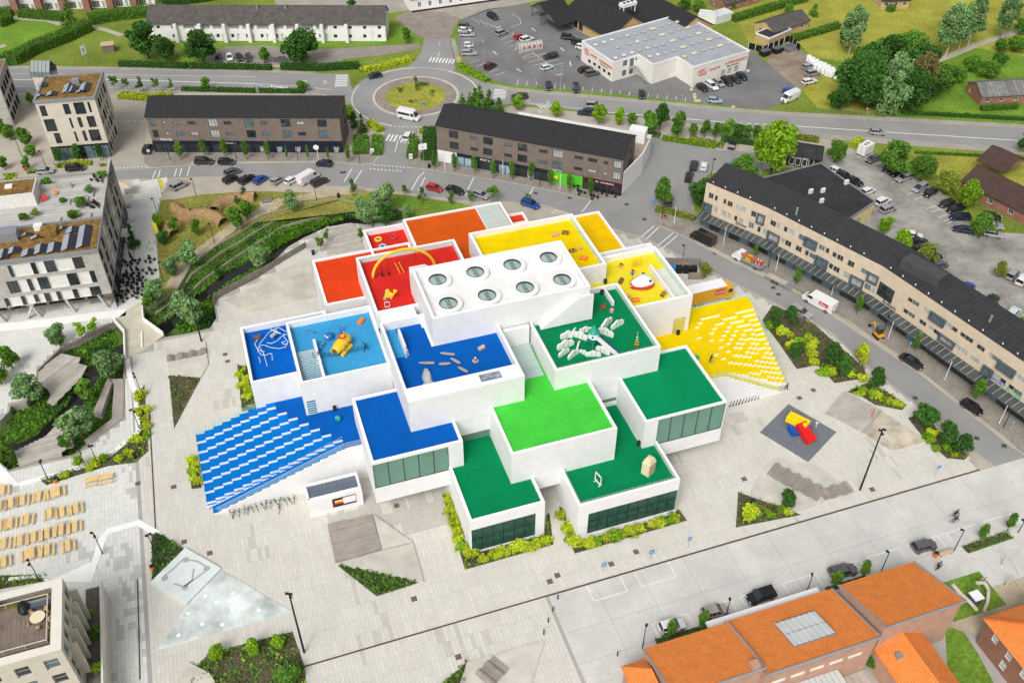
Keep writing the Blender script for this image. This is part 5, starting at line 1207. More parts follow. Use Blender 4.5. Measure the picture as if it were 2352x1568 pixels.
# recessed ground floor
q0,q1=tuple(Vector(P0)+bb*4),tuple(Vector(P1)+bb*4)
B.wall(q0,q1,0,3.7,[(2+k*3.6,5+k*3.6,.1,3.0,kg) for k in range(7)],mat('tan_wall',(.5,.38,.27),.8,.1))
o_=B.mb();o_.poly([P0,P1,q1,q0],3.7);o_.build('soffit',mat('soffit',(.4,.4,.38),.9,.05))
for fx,lean in ((.30,1.4),(.43,-2.2),(.52,1.2),(.735,1.0),(.945,1.2)):
    o_=B.mb();p=Vector(lerp2(P0,P1,fx))+bb*.4;o_.cyl((p.x-e.x*lean,p.y-e.y*lean,3.75),(p.x,p.y,0),.3,n=4);o_.build('leaning_column',conc_grey)
for x,y in ((37,1195),(187,1180),(303,1155)):B.text('FYSIO',(x/4+4,392+(y+70)/4),P0,P1,.62,wtext,out=-.1)
# solar panels on the sedum
def panel_row(B,cx,cy,z,ang,n,e,w_=1.0,l_=1.7):
    bb=Vector((-e.y,e.x))
    for k in range(n):
        for s_ in (-1,1):
            c=Vector((cx,cy))+bb*(k*1.05);m_=B.mb(); 
            P=[]
            for u,v,h in ((0,-.5,.55),(0,.5,.55),(s_*1.2,.5,.15),(s_*1.2,-.5,.15)):q=c+e*u+bb*v;P.append((q.x,q.y,z+h))
            if s_ > 0:P=[P[0],P[3],P[2],P[1]]
            m_.quad(*P);m_.build('solar_panel',solar if s_ > 0 else solar_e)
for x,y,n in ((757,690,7),(620,715,5),(490,735,3),(366,750,3),(255,770,2),(120,750,2),(20,800,3),(660,560,2),(575,530,1),(340,610,1),(240,590,1)):
    p=gp(x/4,392+y/4,ZR-.1);panel_row(B,p.x,p.y,ZR-.3,0,n,e)
for x,y,lx,ly,h,m_ in ((357,525,1.6,1.2,.8,fr_white),(452,560,3.0,2.6,.7,sedum),(60,610,4.5,2.6,1.5,zinc)):
    p=gp(x/4,392+y/4,ZR);o_=B.mb();o_.obox((p.x,p.y),math.atan2(e.y,e.x),lx,ly,ZR-.35,ZR+h);o_.build('roof_box',m_)
# roof terrace behind
ZT=11.0;TQ=[tuple(Vector(P0)+bb*(dp+.1)),tuple(Vector(P1)+bb*(dp+.1)-e*.6),tuple(Vector(P1)+bb*33.5-e*.6),tuple(Vector(P0)+bb*33.5)]
o_=B.mb();o_.prism(TQ,0,ZT);o_.build('terrace_block',grey_brick,uv=True)
planks('wooden_deck',TQ,mat('bleached_deck',(.44,.43,.41),.85,.1,.6,attr=True),ZT+.06,math.atan2(e.y,e.x),.3,label='bleached plank roof terrace with planters and deck chairs',raw=True)
o_=B.mb();strip(o_,[tuple(Vector(P1)+bb*11.5-e*.3),tuple(Vector(P1)+bb*33.8-e*.3)],.6,ZT,ZR);o_.build('side_wall',grey_brick,uv=True)
p=gp(40,450,ZT+1);o_=B.mb();o_.obox((p.x,p.y),math.atan2(e.y,e.x),8,6,ZT,ZT+3.0);o_.build('stair_house',wd)
o_=B.mb();o_.obox((p.x,p.y),math.atan2(e.y,e.x),7.4,5.4,ZT+3.0,ZT+3.08);o_.build('stair_house_roof',sedum)
o_=B.mb();o_.obox((p.x-1,p.y),math.atan2(e.y,e.x),1.4,1.2,ZT+3.08,ZT+3.5);o_.build('rooflight',fr_white)
p=gp(120,436,ZT);o_=B.mb();o_.obox((p.x,p.y),math.atan2(e.y,e.x),8,.8,ZT,ZT+1.2);o_.build('planter_wall',grey_brick,uv=True)
for x,y,lx,ly in ((145,468,3,2),(185,465,3,3),(205,445,2,3.5),(55,520,14,2.2),(180,502,5,2)):
    p=gp(x,y,ZT);o_=B.mb();o_.obox((p.x,p.y),math.atan2(e.y,e.x),lx,ly,ZT,ZT+.55);o_.build('planter',conc_grey)
# ---- cream brick tower building (upper left)
P0,P1=(-110.3,201.6),(-97.2,203.8);ZR=15.8
B=Bld('corner_flats','cream brick flats with deep framed windows and solar panels on sedum roof','building',(-104,209));e=(Vector(P1)-Vector(P0)).normalized();bb=Vector((-e.y,e.x));C=corner(P0,P1,13)
kd=(fr_dark,pane_dark,2,1,.12,.12);kn=(fr_dark,pane_dark,1,1,.1,0)
W=B.px([(670,945,797,1042),(400,1100,530,1200),(792,1070,890,1162),(810,1195,935,1287)],P0,P1,(0,0,.25),kd)+B.px([(355,975,445,1068),(570,958,660,1050),(797,940,850,1033),(630,1085,682,1177),(705,1080,770,1170),(490,1225,578,1317),(675,1210,727,1302),(750,1203,812,1295)],P0,P1,(0,0,.25),kn)
B.wall(P0,P1,3.8,ZR,W,cream_brick);shopfront(B,P0,P1,.1,13.1,0,3.75,fr_dark,[pane_dark,pane_dark,pane_blue],7,.5,-.2)
B.wall(C[1],C[2],0,ZR,[(1+k*2.5+(j % 2),2.2+k*2.5+(j % 2),z,z+2.3,kd if (k+j) % 3 == 0 else kn) for k in range(4) for j,z in enumerate((1.0,4.5,8.0,11.8))],cream_brick)
B.wall(C[2],C[3],0,ZR,(),cream_brick);B.wall(C[3],C[0],0,ZR,(),cream_brick);B.flat(C,ZR-.3,sedum,.3,.6,zinc)
B.text('RAMEN',None,P0,P1,.7,mat('orange_letters',(.8,.22,.05),.5,0),u=4.0,z=2.6,out=.1)
for x,y,n in ((615,840,4),(470,870,2),(380,790,2),(655,840,3),(740,840,1),(770,830,4),(370,880,1)):p=gp(x/4,y/4,ZR);panel_row(B,p.x,p.y,ZR-.25,0,n,e)
p=gp(700/4,760/4,ZR);o_=B.mb();o_.obox((p.x,p.y),.2,1.6,1.4,ZR-.3,ZR+1);o_.build('roof_fan',zinc)
gh=thing('roof_greenhouse','dark framed glass greenhouse behind the sedum roof of the cream flats','greenhouse',(*tuple(gp(103,172,12))[:2],0));p=gp(103,172,11.8)
o_=OM(gh);o_.obox((p.x,p.y),.2,5,4,0,12);o_.build('base',cream_brick,uv=True)
o_=OM(gh);a=Vector((p.x,p.y,12))
for sx in (-1,1):o_.add([(p.x-2.4,p.y+sx*2,13.5),(p.x+2.4,p.y+sx*2,13.5),(p.x+2.4,p.y,15.5),(p.x-2.4,p.y,15.5),(p.x-2.4,p.y+sx*2,12),(p.x+2.4,p.y+sx*2,12)],[(0,1,2,3),(4,5,1,0)])
o_.build('glazing',mat('greenhouse_glass',(.18,.22,.22),.1,.2,.5,spec=.7))
for k in range(6):
    o_=OM(gh);x=p.x-2.4+k*.96;o_.tube([(x,p.y-2,12),(x,p.y-2,13.5),(x,p.y,15.5),(x,p.y+2,13.5),(x,p.y+2,12)],.07,4);o_.build('glazing_bar',fr_dark)
P1=(-126.8,218.5);P2=(-130.1,231.4);P0=(-150,213.5)
B=Bld('edge_flats','grey brick flats with dark balconies cut by the frame edge','building',(-135,222)); 
B.wall(P0,P1,0,12,[(12+k*3.5,14+k*3.5,z,z+2,kd) for k in range(3) for z in (4.5,8)],grey_brick);B.wall(P1,P2,0,12,[(1+k*3,2.6+k*3,z,z+2.1,kd) for k in range(4) for z in (1,4.4,8)],grey_brick);q=(-152,228);B.wall(P2,q,0,12,(),grey_brick);B.flat([P0,P1,P2,q],11.8,sedum,.3,.5,zinc)
# ---- small houses of the upper right
def house(label,P0,P1,depth,h,rise,wallm,roofm,wins=3,cat='house',kind=None):
    B=Bld('house',label,cat,lerp2(P0,P1,.5));C=corner(P0,P1,depth);L=(Vector(P1)-Vector(P0)).length;k=kind or (fr_white,pane_dark,2,1,.09,0)
    B.wall(P0,P1,0,h,[(L*(i+.35)/wins,L*(i+.35)/wins+1.2,.9,2.1,k) for i in range(wins)],wallm)
    for i in (1,2,3):B.wall(C[i],C[(i+1) % 4],0,h,[(1.5,2.7,.9,2.1,k)] if i == 3 else (),wallm)
    B.gable(P0,P1,depth,h,rise,roofm,wallm,over=.5);return B
ZC=lambda x,y,z=0:g2(1550.4+x*.3418,y*.3418,z)
house('yellow brick bungalow with slate grey roof beside the black panel fence',ZC(655,275),ZC(890,195),7.5,2.8,1.8,yellow_brick,roof_eternit)
B=Bld('garage','flat roofed yellow brick garage beside the black panel fence','garage',ZC(690,300));P0,P1=ZC(625,318),ZC(768,255);C=corner(P0,P1,5)
for i in range(4):B.wall(C[i],C[(i+1) % 4],0,2.6,(),yellow_brick)
B.flat(C,2.6,roof_felt,.2,.3,fr_white)
house('red brick bungalow with brown tiled roof beyond the clipped hedge',ZC(330,85),ZC(560,20),7,2.8,1.8,red_brick,roof_eternit,4)
B=Bld('shed','pair of white and grey sheds with pale flat roofs behind the supermarket','shed',ZC(260,150));C=corner(ZC(150,150),ZC(270,165),4)
for i in range(4):B.wall(C[i],C[(i+1) % 4],0,2.4,(),render_white)
B.flat(C,2.4,mat('pale_sheet_roof',(.6,.62,.62),.6,.1),.1,.2,fr_white);o_=B.mb();o_.prism(corner(ZC(280,165),ZC(385,135),4),0,2.5);o_.build('lean_to',mat('pale_sheet_roof',(.6,.62,.62),.6,.1))
house('yellow brick bungalow with black hipped roof beside the tall birch',g2(2022,22),g2(2085,20),7,2.8,1.6,yellow_brick,roof_felt)
house('yellow house with black roof at the end of the lane',g2(2038,30),g2(2078,26),8,3.0,1.8,yellow_brick,roof_felt) if 0 else None
house('long red brick house with grey corrugated roof on the green lawn',g2(2249,243),g2(2440,232),8,2.8,1.7,red_brick,brickmat('corrugated_grey',(.2,.2,.19),(.13,.13,.125),(.08,.08,.08),1.1,12,.06,.8,.6,.2,off=0),6)
HB_=house('brown tiled bungalow with red brick walls beside the car park trees',(103.4,190.0),(121.5,165.0),9,3.0,2.4,red_brick,roof_brown,6)
HB_.gable((110.5,199.5),(114.5,194.0),9,3.0,2.2,roof_brown,red_brick,over=.5)
# ---- white kiosk with screen on the plaza
K_=thing('ticket_kiosk','small white kiosk with dark solar roof and advertising screen','kiosk',un(5.1,101));P=lambda a,b:tuple(un(a,b))[:2]
o_=OM(K_);o_.prism([P(.9,99.65),P(9.4,99.65),P(9.4,103.1),P(.9,103.1)],0,3.7);o_.build('wall',white_tile,uv=True)
o_=OM(K_);strip(o_,[P(.9+.2,99.85),P(9.2,99.85),P(9.2,102.9),P(1.1,102.9),P(1.1,99.7)],.4,3.7,4.05);o_.build('parapet',white_cap)
for i in range(3):
    for j in range(2):o_=OM(K_);o_.prism([P(1.35+i*2.55,100.1+j*1.3),P(3.86+i*2.55,100.1+j*1.3),P(3.86+i*2.55,101.36+j*1.3),P(1.35+i*2.55,101.36+j*1.3)],3.71,3.78);o_.build('solar_panel',mat('slate_panel',(.11,.135,.17),.4,.1))
scr=OM(K_);scr.prism([P(4.6,99.56),P(8.3,99.56),P(8.3,99.64),P(4.6,99.64)],1.1,3.0);sc=scr.build('screen',mat('screen_black',(.03,.02,.02),.3,.0))
for a0,a1,z0,z1,c in ((6.3,8.25,1.5,2.9,(.75,.55,.6)),(4.9,6.2,1.8,2.3,(.6,.05,.03)),(5.0,6.4,2.2,2.6,(.8,.45,.1)),(5.5,6.6,1.95,2.4,(.3,.2,.5))):
    q_=OM(K_);zz=99.55-random.random()*.01;q_.quad(un(a0,zz,z0),un(a1,zz,z0),un(a1,zz,z1),un(a0,zz,z1));q_.build('screen_image',mat('screen_%d' % int(c[0]*100+c[1]*10),c,.4,.2,3,emit=.5),sc)
# ================================================================ vegetation
def leafmat(name,col,var=.35):
    if name in MATS:return MATS[name]
    m=bpy.data.materials.new(name);m.use_nodes=True;n=m.node_tree.nodes;l=m.node_tree.links;b=n['Principled BSDF']
    b.inputs['Roughness'].default_value=.7;b.inputs['Specular IOR Level'].default_value=.2
    a=n.new('ShaderNodeAttribute');a.attribute_name='Col';oi=n.new('ShaderNodeObjectInfo')
    mr=n.new('ShaderNodeMapRange');mr.inputs['To Min'].default_value=.8;mr.inputs['To Max'].default_value=1.2;l.new(oi.outputs['Random'],mr.inputs['Value'])
    mx=n.new('ShaderNodeMix');mx.data_type='RGBA';mx.blend_type='MULTIPLY';mx.inputs[0].default_value=1;mx.inputs[6].default_value=(*col,1);l.new(a.outputs['Color'],mx.inputs[7])
    m2=n.new('ShaderNodeMix');m2.data_type='RGBA';m2.blend_type='MULTIPLY';m2.inputs[0].default_value=1;l.new(mx.outputs[2],m2.inputs[6]);l.new(mr.outputs[0],m2.inputs[7]);l.new(m2.outputs[2],b.inputs['Base Color'])
    tr=n.new('ShaderNodeBsdfTranslucent');l.new(m2.outputs[2],tr.inputs[0]);ms=n.new('ShaderNodeMixShader');ms.inputs[0].default_value=.25
    l.new(b.outputs[0],ms.inputs[1]);l.new(tr.outputs[0],ms.inputs[2]);l.new(ms.outputs[0],n['Material Output'].inputs['Surface'])
    MATS[name]=m;return m
LG={'mid':leafmat('leaf_mid',(0.125,0.275,0.037)),'dark':leafmat('leaf_dark',(0.062,0.169,0.031)),'bright':leafmat('leaf_bright',(0.237,0.425,0.025)),'silver':leafmat('leaf_silver',(0.213,0.362,0.150)),'lime':leafmat('leaf_lime',(0.500,0.600,0.037)),'olive':leafmat('leaf_olive',(0.250,0.312,0.050)),'brown':leafmat('leaf_brown',(0.188,0.163,0.062)),'pine':leafmat('leaf_pine',(0.100,0.200,0.062)),'reed':leafmat('leaf_reed',(0.150,0.362,0.025))}
bark=mat('bark',(.10,.075,.055),.95,.3,3);birch_bark=mat('birch_bark',(.5,.47,.42),.9,.4,2)
def leaf(mb,p,s,rnd,droop=0.0,col=None,asp=1.0):
    n=Vector((rnd.gauss(0,1),rnd.gauss(0,1),rnd.gauss(.5,.8)));n.normalize();u=n.orthogonal().normalized();a=rnd.random()*6.28
    v=n.cross(u);u2=u*math.cos(a)+v*math.sin(a);v2=n.cross(u2)
    if droop:v2=(v2*(1-droop)+Vector((0,0,-1))*droop).normalized();u2=(u2-v2*u2.dot(v2)).normalized()
    u2 *= s;v2 *= s*asp;p=Vector(p)
    mb.add([p-u2,p-v2*.9,p+u2,p+v2*1.1],[(0,1,2,3)],0,col)
def crown(kind,seed):
    """returns (crown mesh builder, trunk builder) for a tree 1 m tall * its nominal height"""
    r=random.Random(seed);c=MB();t=MB();H={'round':8,'oval':6,'column':5,'willow':14,'birch':14,'conifer':6,'sapling':4,'shrub':1.2,'tuft':1.0,'pine':5}[kind]
    lobes=[]
    if kind == 'round':
        R0=3.7
        for i in range(26):a,z=r.random()*6.28,r.random();rr=R0*.68*math.sqrt(r.random())*math.sin(math.pi*(.18+.72*z))*1.15;lobes.append((rr*math.cos(a),rr*math.sin(a),2.4+z*4.6,.85+r.random()*.65))
        n,s=4800,.21
    elif kind == 'oval':
        for i in range(16):a,z=r.random()*6.28,r.random();rr=1.15*math.sqrt(r.random())*math.sin(math.pi*(.2+.72*z));lobes.append((rr*math.cos(a),rr*math.sin(a),1.5+z*3.9,.5+r.random()*.45))
        n,s=2700,.16
    elif kind == 'column':
        for i in range(14):a,z=r.random()*6.28,(i+r.random())/14;rr=.28*r.random();lobes.append((rr*math.cos(a),rr*math.sin(a),1.5+z*3.3,(.32+.3*math.sin(math.pi*min(1,z*.85+.12)))*1.0))
        n,s=1100,.11
    elif kind in ('willow','birch'):
        Rw=3.6 if kind == 'willow' else 2.5
        for i in range(34):a,z=r.random()*6.28,r.random();rr=Rw*math.sqrt(r.random())*math.sin(math.pi*(.25+.68*z));lobes.append((rr*math.cos(a),rr*math.sin(a),(1.6 if kind == 'willow' else 4.5)+z*(11 if kind == 'willow' else 8.5),.7+r.random()*.7))
        n,s=4200,.19
    elif kind == 'conifer':
        for i in range(40):z=r.random() ** 1.3;a=r.random()*6.28;rr=1.25*(1-z)*r.random() ** .5;lobes.append((rr*math.cos(a),rr*math.sin(a),.4+z*5.3,.2+.32*(1-z)))
        n,s=1500,.12
    elif kind == 'pine':
        for i in range(16):a,z=r.random()*6.28,r.random();rr=1.2*(1.1-z)*r.random() ** .5;lobes.append((rr*math.cos(a),rr*math.sin(a),1.2+z*3.5,.3+r.random()*.3))
        n,s=900,.11
    elif kind == 'sapling':
        for i in range(9):a,z=r.random()*6.28,r.random();rr=.75*math.sqrt(r.random());lobes.append((rr*math.cos(a),rr*math.sin(a),1.7+z*2.0,.28+r.random()*.3))
        n,s=800,.13
    elif kind == 'shrub':
        for i in range(9):a=r.random()*6.28;rr=.55*math.sqrt(r.random());lobes.append((rr*math.cos(a),rr*math.sin(a),.35+r.random()*.45,.28+r.random()*.2))
        n,s=600,.105
    for i in range(n):
        x,y,z,q=r.choice(lobes);d=Vector((r.gauss(0,1),r.gauss(0,1),r.gauss(0,1)));d.normalize();d *= q*(r.random() ** .33)
        if d.z <-.6*q and r.random() < .5:continue
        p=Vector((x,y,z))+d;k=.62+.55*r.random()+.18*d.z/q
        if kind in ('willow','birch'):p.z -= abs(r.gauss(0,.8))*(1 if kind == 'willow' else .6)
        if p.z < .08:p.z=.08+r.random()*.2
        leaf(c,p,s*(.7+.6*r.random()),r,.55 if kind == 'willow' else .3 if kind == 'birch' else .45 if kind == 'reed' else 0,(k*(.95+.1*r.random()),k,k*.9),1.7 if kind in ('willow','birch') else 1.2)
    tr={'round':.26,'oval':.11,'column':.07,'willow':.32,'birch':.16,'conifer':.1,'sapling':.05,'shrub':.03,'pine':.08}[kind]
    top=H*.75;prev=Vector((0,0,-.1));segs=5
    for i in range(1,segs+1):
        nx=Vector((r.gauss(0,.06)*H*.1,r.gauss(0,.06)*H*.1,top*i/segs));t.cyl(prev,nx,tr*(1-.75*(i-1)/segs),tr*(1-.75*i/segs),7,caps=False);prev=nx
    for x,y,z,q in lobes[:9]:
        if kind in ('shrub',):continue
        b0=Vector((0,0,max(.25*H,z*.55)));t.cyl(b0,(x,y,z),tr*.4,tr*.1,5,caps=False)
    if kind == 'shrub':
        for k in range(4):a=r.random()*6.28;t.cyl((0,0,0),(.3*math.cos(a),.3*math.sin(a),.5),.03,.012,4)
    return c,t,H
PROTO={}
def proto(kind,colr,v):
    k=(kind,colr,v)
    if k not in PROTO:
        kk=(kind,v)
        if kk not in PROTO:
            c,t,H=crown(kind,hash(kind) % 1+v*13+len(kind));PROTO[kk]=(c,t,H)
        c,t,H=PROTO[kk]
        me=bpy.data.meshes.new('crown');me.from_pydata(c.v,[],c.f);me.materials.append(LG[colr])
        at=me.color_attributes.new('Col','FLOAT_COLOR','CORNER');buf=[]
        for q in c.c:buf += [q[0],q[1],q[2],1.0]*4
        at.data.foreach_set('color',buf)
        mt=bpy.data.meshes.new('trunk');mt.from_pydata(t.v,[],t.f);mt.materials.append(birch_bark if kind == 'birch' else bark)
        PROTO[k]=(me,mt,H)
    return PROTO[k]
rnd=random.Random(3)
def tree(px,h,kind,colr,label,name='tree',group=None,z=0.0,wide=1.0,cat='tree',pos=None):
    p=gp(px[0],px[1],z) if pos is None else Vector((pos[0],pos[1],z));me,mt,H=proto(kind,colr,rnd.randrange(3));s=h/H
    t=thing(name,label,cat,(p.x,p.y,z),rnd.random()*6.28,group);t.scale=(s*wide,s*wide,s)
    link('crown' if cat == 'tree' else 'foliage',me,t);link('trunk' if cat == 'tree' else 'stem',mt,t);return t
def trees(label,name,kind,colr,rows,group=None,wide=1.0,cat='tree'):
    for r_ in rows:tree(r_[:2],r_[2],kind,colr,label,name,group if len(rows) > 1 else None,0.0,r_[3] if len(r_) > 3 else wide,cat)
trees('large round dark green tree in front of the white apartment block','park_tree','round','dark',[(342,135,11,1.05),(470,148,10,1.1),(698,151,10.5,1.15)],'large trees by the apartments')
trees('medium round dark tree between the large trees of the apartment lawn','park_tree','round','dark',[(384,143,7.2)])
trees('small round tree beside the apartment car park path','park_tree','oval','mid',[(608,145,5.2,1.2)]);trees('small tree on the lawn wedge beside the north road','park_tree','oval','mid',[(934,99,4.6,1.3)]);trees('small dark tree behind the white apartment roof','park_tree','oval','dark',[(809,27,4.2,1.2)])
trees('conical tree rising from the hedge below the terraced houses','hedge_tree','conifer','mid',[(165,62,8,1.3)])
trees('thin young street tree between the main road and cream flats','street_tree','sapling','mid',[(265,211,4.5),(295,212,4),(325,213,4.4),(360,215,4.4),(395,211,3.6)],'young trees along the main road');trees('young bushy tree behind the navy shop row','street_tree','oval','mid',[(475,208,4.2)]);trees('broad light green bush behind the navy shop row','street_tree','oval','mid',[(694,212,3.4,1.9)])
D1=lambda x,y:(321.6+.3845*x,195.2+.3845*y);D2=lambda x,y:(976.2+.3845*x,229.7+.3845*y)
trees('narrow columnar street tree in front of the navy shop row','street_tree','column','mid',[(*D1(x,y),h,w_) for x,y,h,w_ in ((247,450,5,1.2),(388,432,4.9,1.2),(510,430,5,1.2),(640,447,5.2,1.1),(768,447,5,1.1),(882,452,4.1,.6),(1008,455,4.2,.6),(1127,455,3.8,.6),(1247,465,5,.9))],'columnar trees by the navy shops')
trees('narrow columnar street tree in front of the green sports shop row','street_tree','column','mid',[(*D2(x,y),5.0,1.05) for x,y in ((58,415),(177,430),(295,445),(408,470),(520,480),(632,485),(748,525),(862,550),(987,575))],'columnar trees by the sports shops')
trees('dark conical evergreen between shop row and roundabout hedges','evergreen','conifer','dark',[(814,292,5.2,1.2),(833,306,5.5,1.2)],'evergreens by the roundabout')
trees('cluster evergreen behind the gable beside the roundabout','evergreen','conifer','mid',[(1062,250,4.6,1.3),(1080,254,5.5,1.3),(1102,258,8,1.2),(1124,259,7,1.2),(1146,262,5.4,1.2),(1092,252,6.5,1.2)],'evergreens behind the sports row')
trees('round leafy tree along the main road behind the sports row','street_tree','oval','bright',[(1191,253,4.6,1.4),(1278,269,4.8,1.2),(1375,286,6.2,1.1),(1422,287,4.6,1.3)],'road trees behind the sports row')
trees('grey green tree in the planting strip below the main road','street_tree','oval','mid',[(1450,291,4.2,1.1),(1490,310,6.6,1.2),(1556,315,6.6,1.3),(1618,317,4.8,1.1),(1643,319,4.4,1.1),(1671,320,5.8,1.3),(1711,323,4.6,1.2),(1736,324,4.6,1.2),(1590,315,4.2)],'trees of the planting strip');trees('taller dark tree in the planting strip below the main road','street_tree','oval','dark',[(1515,302,7.4,1.1),(1691,321,5,1.2)],'dark trees of the planting strip')
trees('tall bright green tree standing beside the grill hut','large_tree','round','bright',[(1769,404,14.5,.78)])
trees('round tree beside the side street parking bays','street_tree','round','mid',[(1702,418,6.8,1.2)]);trees('green tree on the verge corner of the side street','street_tree','oval','mid',[(1518,480,8,.95)]);trees('dark bushy tree against the end wall of the beige building','street_tree','oval','dark',[(1606,474,7.5,1.3)])
trees('dense round bush beside the grill hut and white trailer','large_bush','round','mid',[(1917,374,6,.95)]);trees('broad round tree overhanging the parked cars by the road','car_park_tree','round','mid',[(2045,402,9,1.1)]);trees('smaller round tree beside the first car park row','car_park_tree','round','mid',[(2112,418,7,1.0)])
trees('yellow green car park tree in front of the brown bungalow','car_park_tree','round','olive',[(2168,446,6.2,1.0)]);trees('bright green car park tree in front of the brown bungalow wall','car_park_tree','round','bright',[(2216,478,7,.95)]);trees('mid green car park tree between blue and silver cars','car_park_tree','round','mid',[(2247,548,6.4,.95)])
trees('small round tree behind the roof of the beige building','car_park_tree','oval','bright',[(2030,537,4.6,1.3),(2066,578,5.4,1.4)],'trees behind the beige building');trees('spreading olive tree beside the dark roof box of the beige building','car_park_tree','round','olive',[(2122,612,5.6,1.0)]);trees('small olive tree on the kerbed island of the car park','car_park_tree','oval','olive',[(2292,638,4,1.2)]);trees('small light tree between the last parked cars','car_park_tree','oval','mid',[(2278,722,3,1.2),(2348,768,4.5,1.3)],'trees by the last cars')
trees('slim street tree in front of the beige shop canopy','street_tree','column','mid',[(1828,655,4.4,1.2),(1967,722,4.6,1.2),(2100,807,4.2,1.5),(2240,917,4.6,1.8),(1734,590,3.6,1.0)],'street trees by the beige canopy')
trees('thin grey green tree beside the fenced bin store','plaza_tree','oval','olive',[(1616,642,4.6,1.0)])
trees('dark green tree in the bed between yellow tribune and street','bed_tree','oval','dark',[(1775,757,5,1.0),(1812,747,4.6,1.1),(1826,822,4.2,1.2),(1905,840,5.4,1.3),(1932,864,5,1.1)],'dark trees of the tribune bed');trees('yellow leaved young tree in the bed beside the street','bed_tree','oval','lime',[(1972,838,5,1.1)])
trees('dark green tree in the plaza bed along the street kerb','bed_tree','oval','dark',[(2007,893,5,1.2),(2118,977,5,1.5),(2166,1020,5.2,1.2),(2200,1047,5,1.2)],'dark trees along the street kerb')
trees('small dark tree in the triangular bed beside the wavy bench','bed_tree','oval','dark',[(1803,1167,4.4,1.1)])
trees('young columnar tree in the planter behind the parked cars','street_tree','column','mid',[(1914,1349,4.2,1.3),(1981,1325,4,1.2),(2249,1242,4,1.2),(2314,1217,4,1.2),(1538,1467,4.6,1.1),(1610,1445,4.6,1.1)],'columnar trees by the concrete road')
trees('clipped bushy tree in the white school planter','planter_tree','oval','mid',[(2006,1532,3.2,1.6)])
trees('silver green willow on the stream bank below the park','willow','oval','silver',[(440,612,6.4,1.35),(400,634,5,1.3),(362,693,6.2,1.2),(432,735,7.4,1.2),(452,750,7,1.1),(600,615,5.6,1.5)],'silver willows of the upper stream')
trees('fresh green tree on the park mound beside the wicker tunnel','park_tree','oval','mid',[(545,527,5.6,1.4),(570,503,5,1.3),(455,542,4.6,.9),(404,537,4.6,.9)],'park trees by the wicker tunnel');trees('yellow green young tree at the edge of the park path','park_tree','oval','bright',[(368,532,4.6,.95)])
trees('feathery dark tree in the paved cafe strip','plaza_tree','conifer','dark',[(310,566,6,1.1)]);trees('low dark bush at the park edge near the cafe','park_bush','oval','dark',[(380,562,3.6,1.4)]);trees('small leafy tree beside the white footbridge landing','park_tree','oval','mid',[(346,712,4,1.2)])
trees('tiny pine growing beside the wicker tunnel','pine','pine','pine',[(545,472,3),(562,457,3.6)],'pines by the wicker tunnel');trees('pale green tree beside the park bench','park_tree','oval','silver',[(672,484,5.2,1.2)])
trees('young pine on the green bank below the shop street','pine','pine','pine',[(812,452,5),(970,468,4.4),(1038,472,4.2)],'pines on the green bank');trees('tall pale willow behind the orange roof','willow','oval','silver',[(888,492,8,1.3)]);trees('silvery willow behind the red roof terrace','willow','oval','silver',[(835,514,6.6,1.0),(856,522,6.4,1.3),(935,502,4,1.2)],'willows behind the red roof');trees('dark green tree between the silver willows','park_tree','oval','dark',[(886,521,6,1.2)])
trees('small sapling on the bank below the shop street','sapling','sapling','mid',[(1080,467,3.4),(930,449,3),(1130,466,4.2,1.4),(1213,470,3)],'saplings below the shop street')
trees('thin sapling growing through the grey plank deck','sapling','sapling','mid',[(738,578,4.2,.8),(752,558,3.6,.8),(831,558,4.2,.8)],'saplings in the plank deck')
trees('leafy green tree on the paved bank left of the stream','park_tree','oval','mid',[(30,847,5.2,1.3),(4,882,5.2,1.3)],'trees left of the stream');trees('silver willow beside the terraced deck of the lower stream','willow','oval','silver',[(75,922,6.2,1.5),(255,868,6.4,1.5),(187,1007,7,1.5),(140,793,5.2,1.4)],'silver willows of the lower stream');trees('green tree between the stream and the concrete ramp','park_tree','oval','mid',[(205,918,5,1.3),(155,1032,3.8,1.0),(22,1062,4.6,1.1)],'green trees by the lower stream');trees('small light tree in the bed beside the plaza walk','bed_tree','sapling','bright',[(185,1077,3.0,1.2),(190,777,3.8,1.2),(220,768,3.8,1.2)],'small trees by the plaza walk')
trees('round green tree beside the cream flats stairway','street_tree','oval','mid',[(62,337,5.2,1.3),(75,360,3.6,1.4),(12,390,3.8,1.1),(66,390,3.8,1.0),(10,312,5,1.4),(25,322,4.6,1.3),(73,242,4,.9)],'trees around the cream flats');trees('slim dark tree in front of the ramen shop glass','street_tree','column','dark',[(140,379,4.6,1.4),(184,373,4.8,1.4),(232,369,4.6,1.2)],'trees by the ramen shop')
trees('tall silver birch with white trunk on the mown lawn','birch','birch','silver',[(1949,126,15,1.1)]);trees('dark pine behind the white birch trunk','pine','round','dark',[(1944,112,8.5,.8)]);trees('huge weeping tree with drooping branches beside the main road','weeping_tree','willow','silver',[(2035,262,18,.95)])
trees('dense dark tree in the thicket beside the road bridge','thicket_tree','round','dark',[(1960,240,13.5,1.0),(1990,195,12,1.0),(1990,252,12,1.0),(2110,200,12,1.1),(2160,205,7,1.2),(2030,185,13,1.0),(1975,215,12,1.1),(2085,255,12,1.0),(1925,252,6,1.2),(2060,215,13,.9),(2130,235,9,1.0)],'thicket trees by the road bridge');trees('reddish brown tree in the thicket by the footpath','thicket_tree','round','brown',[(2102,232,13.5,.8)]);trees('mid green tree above the thicket on the lawn edge','thicket_tree','round','mid',[(2080,150,10,1.1),(2140,222,9,1.2),(2020,160,9,1.1)],'green trees of the thicket')
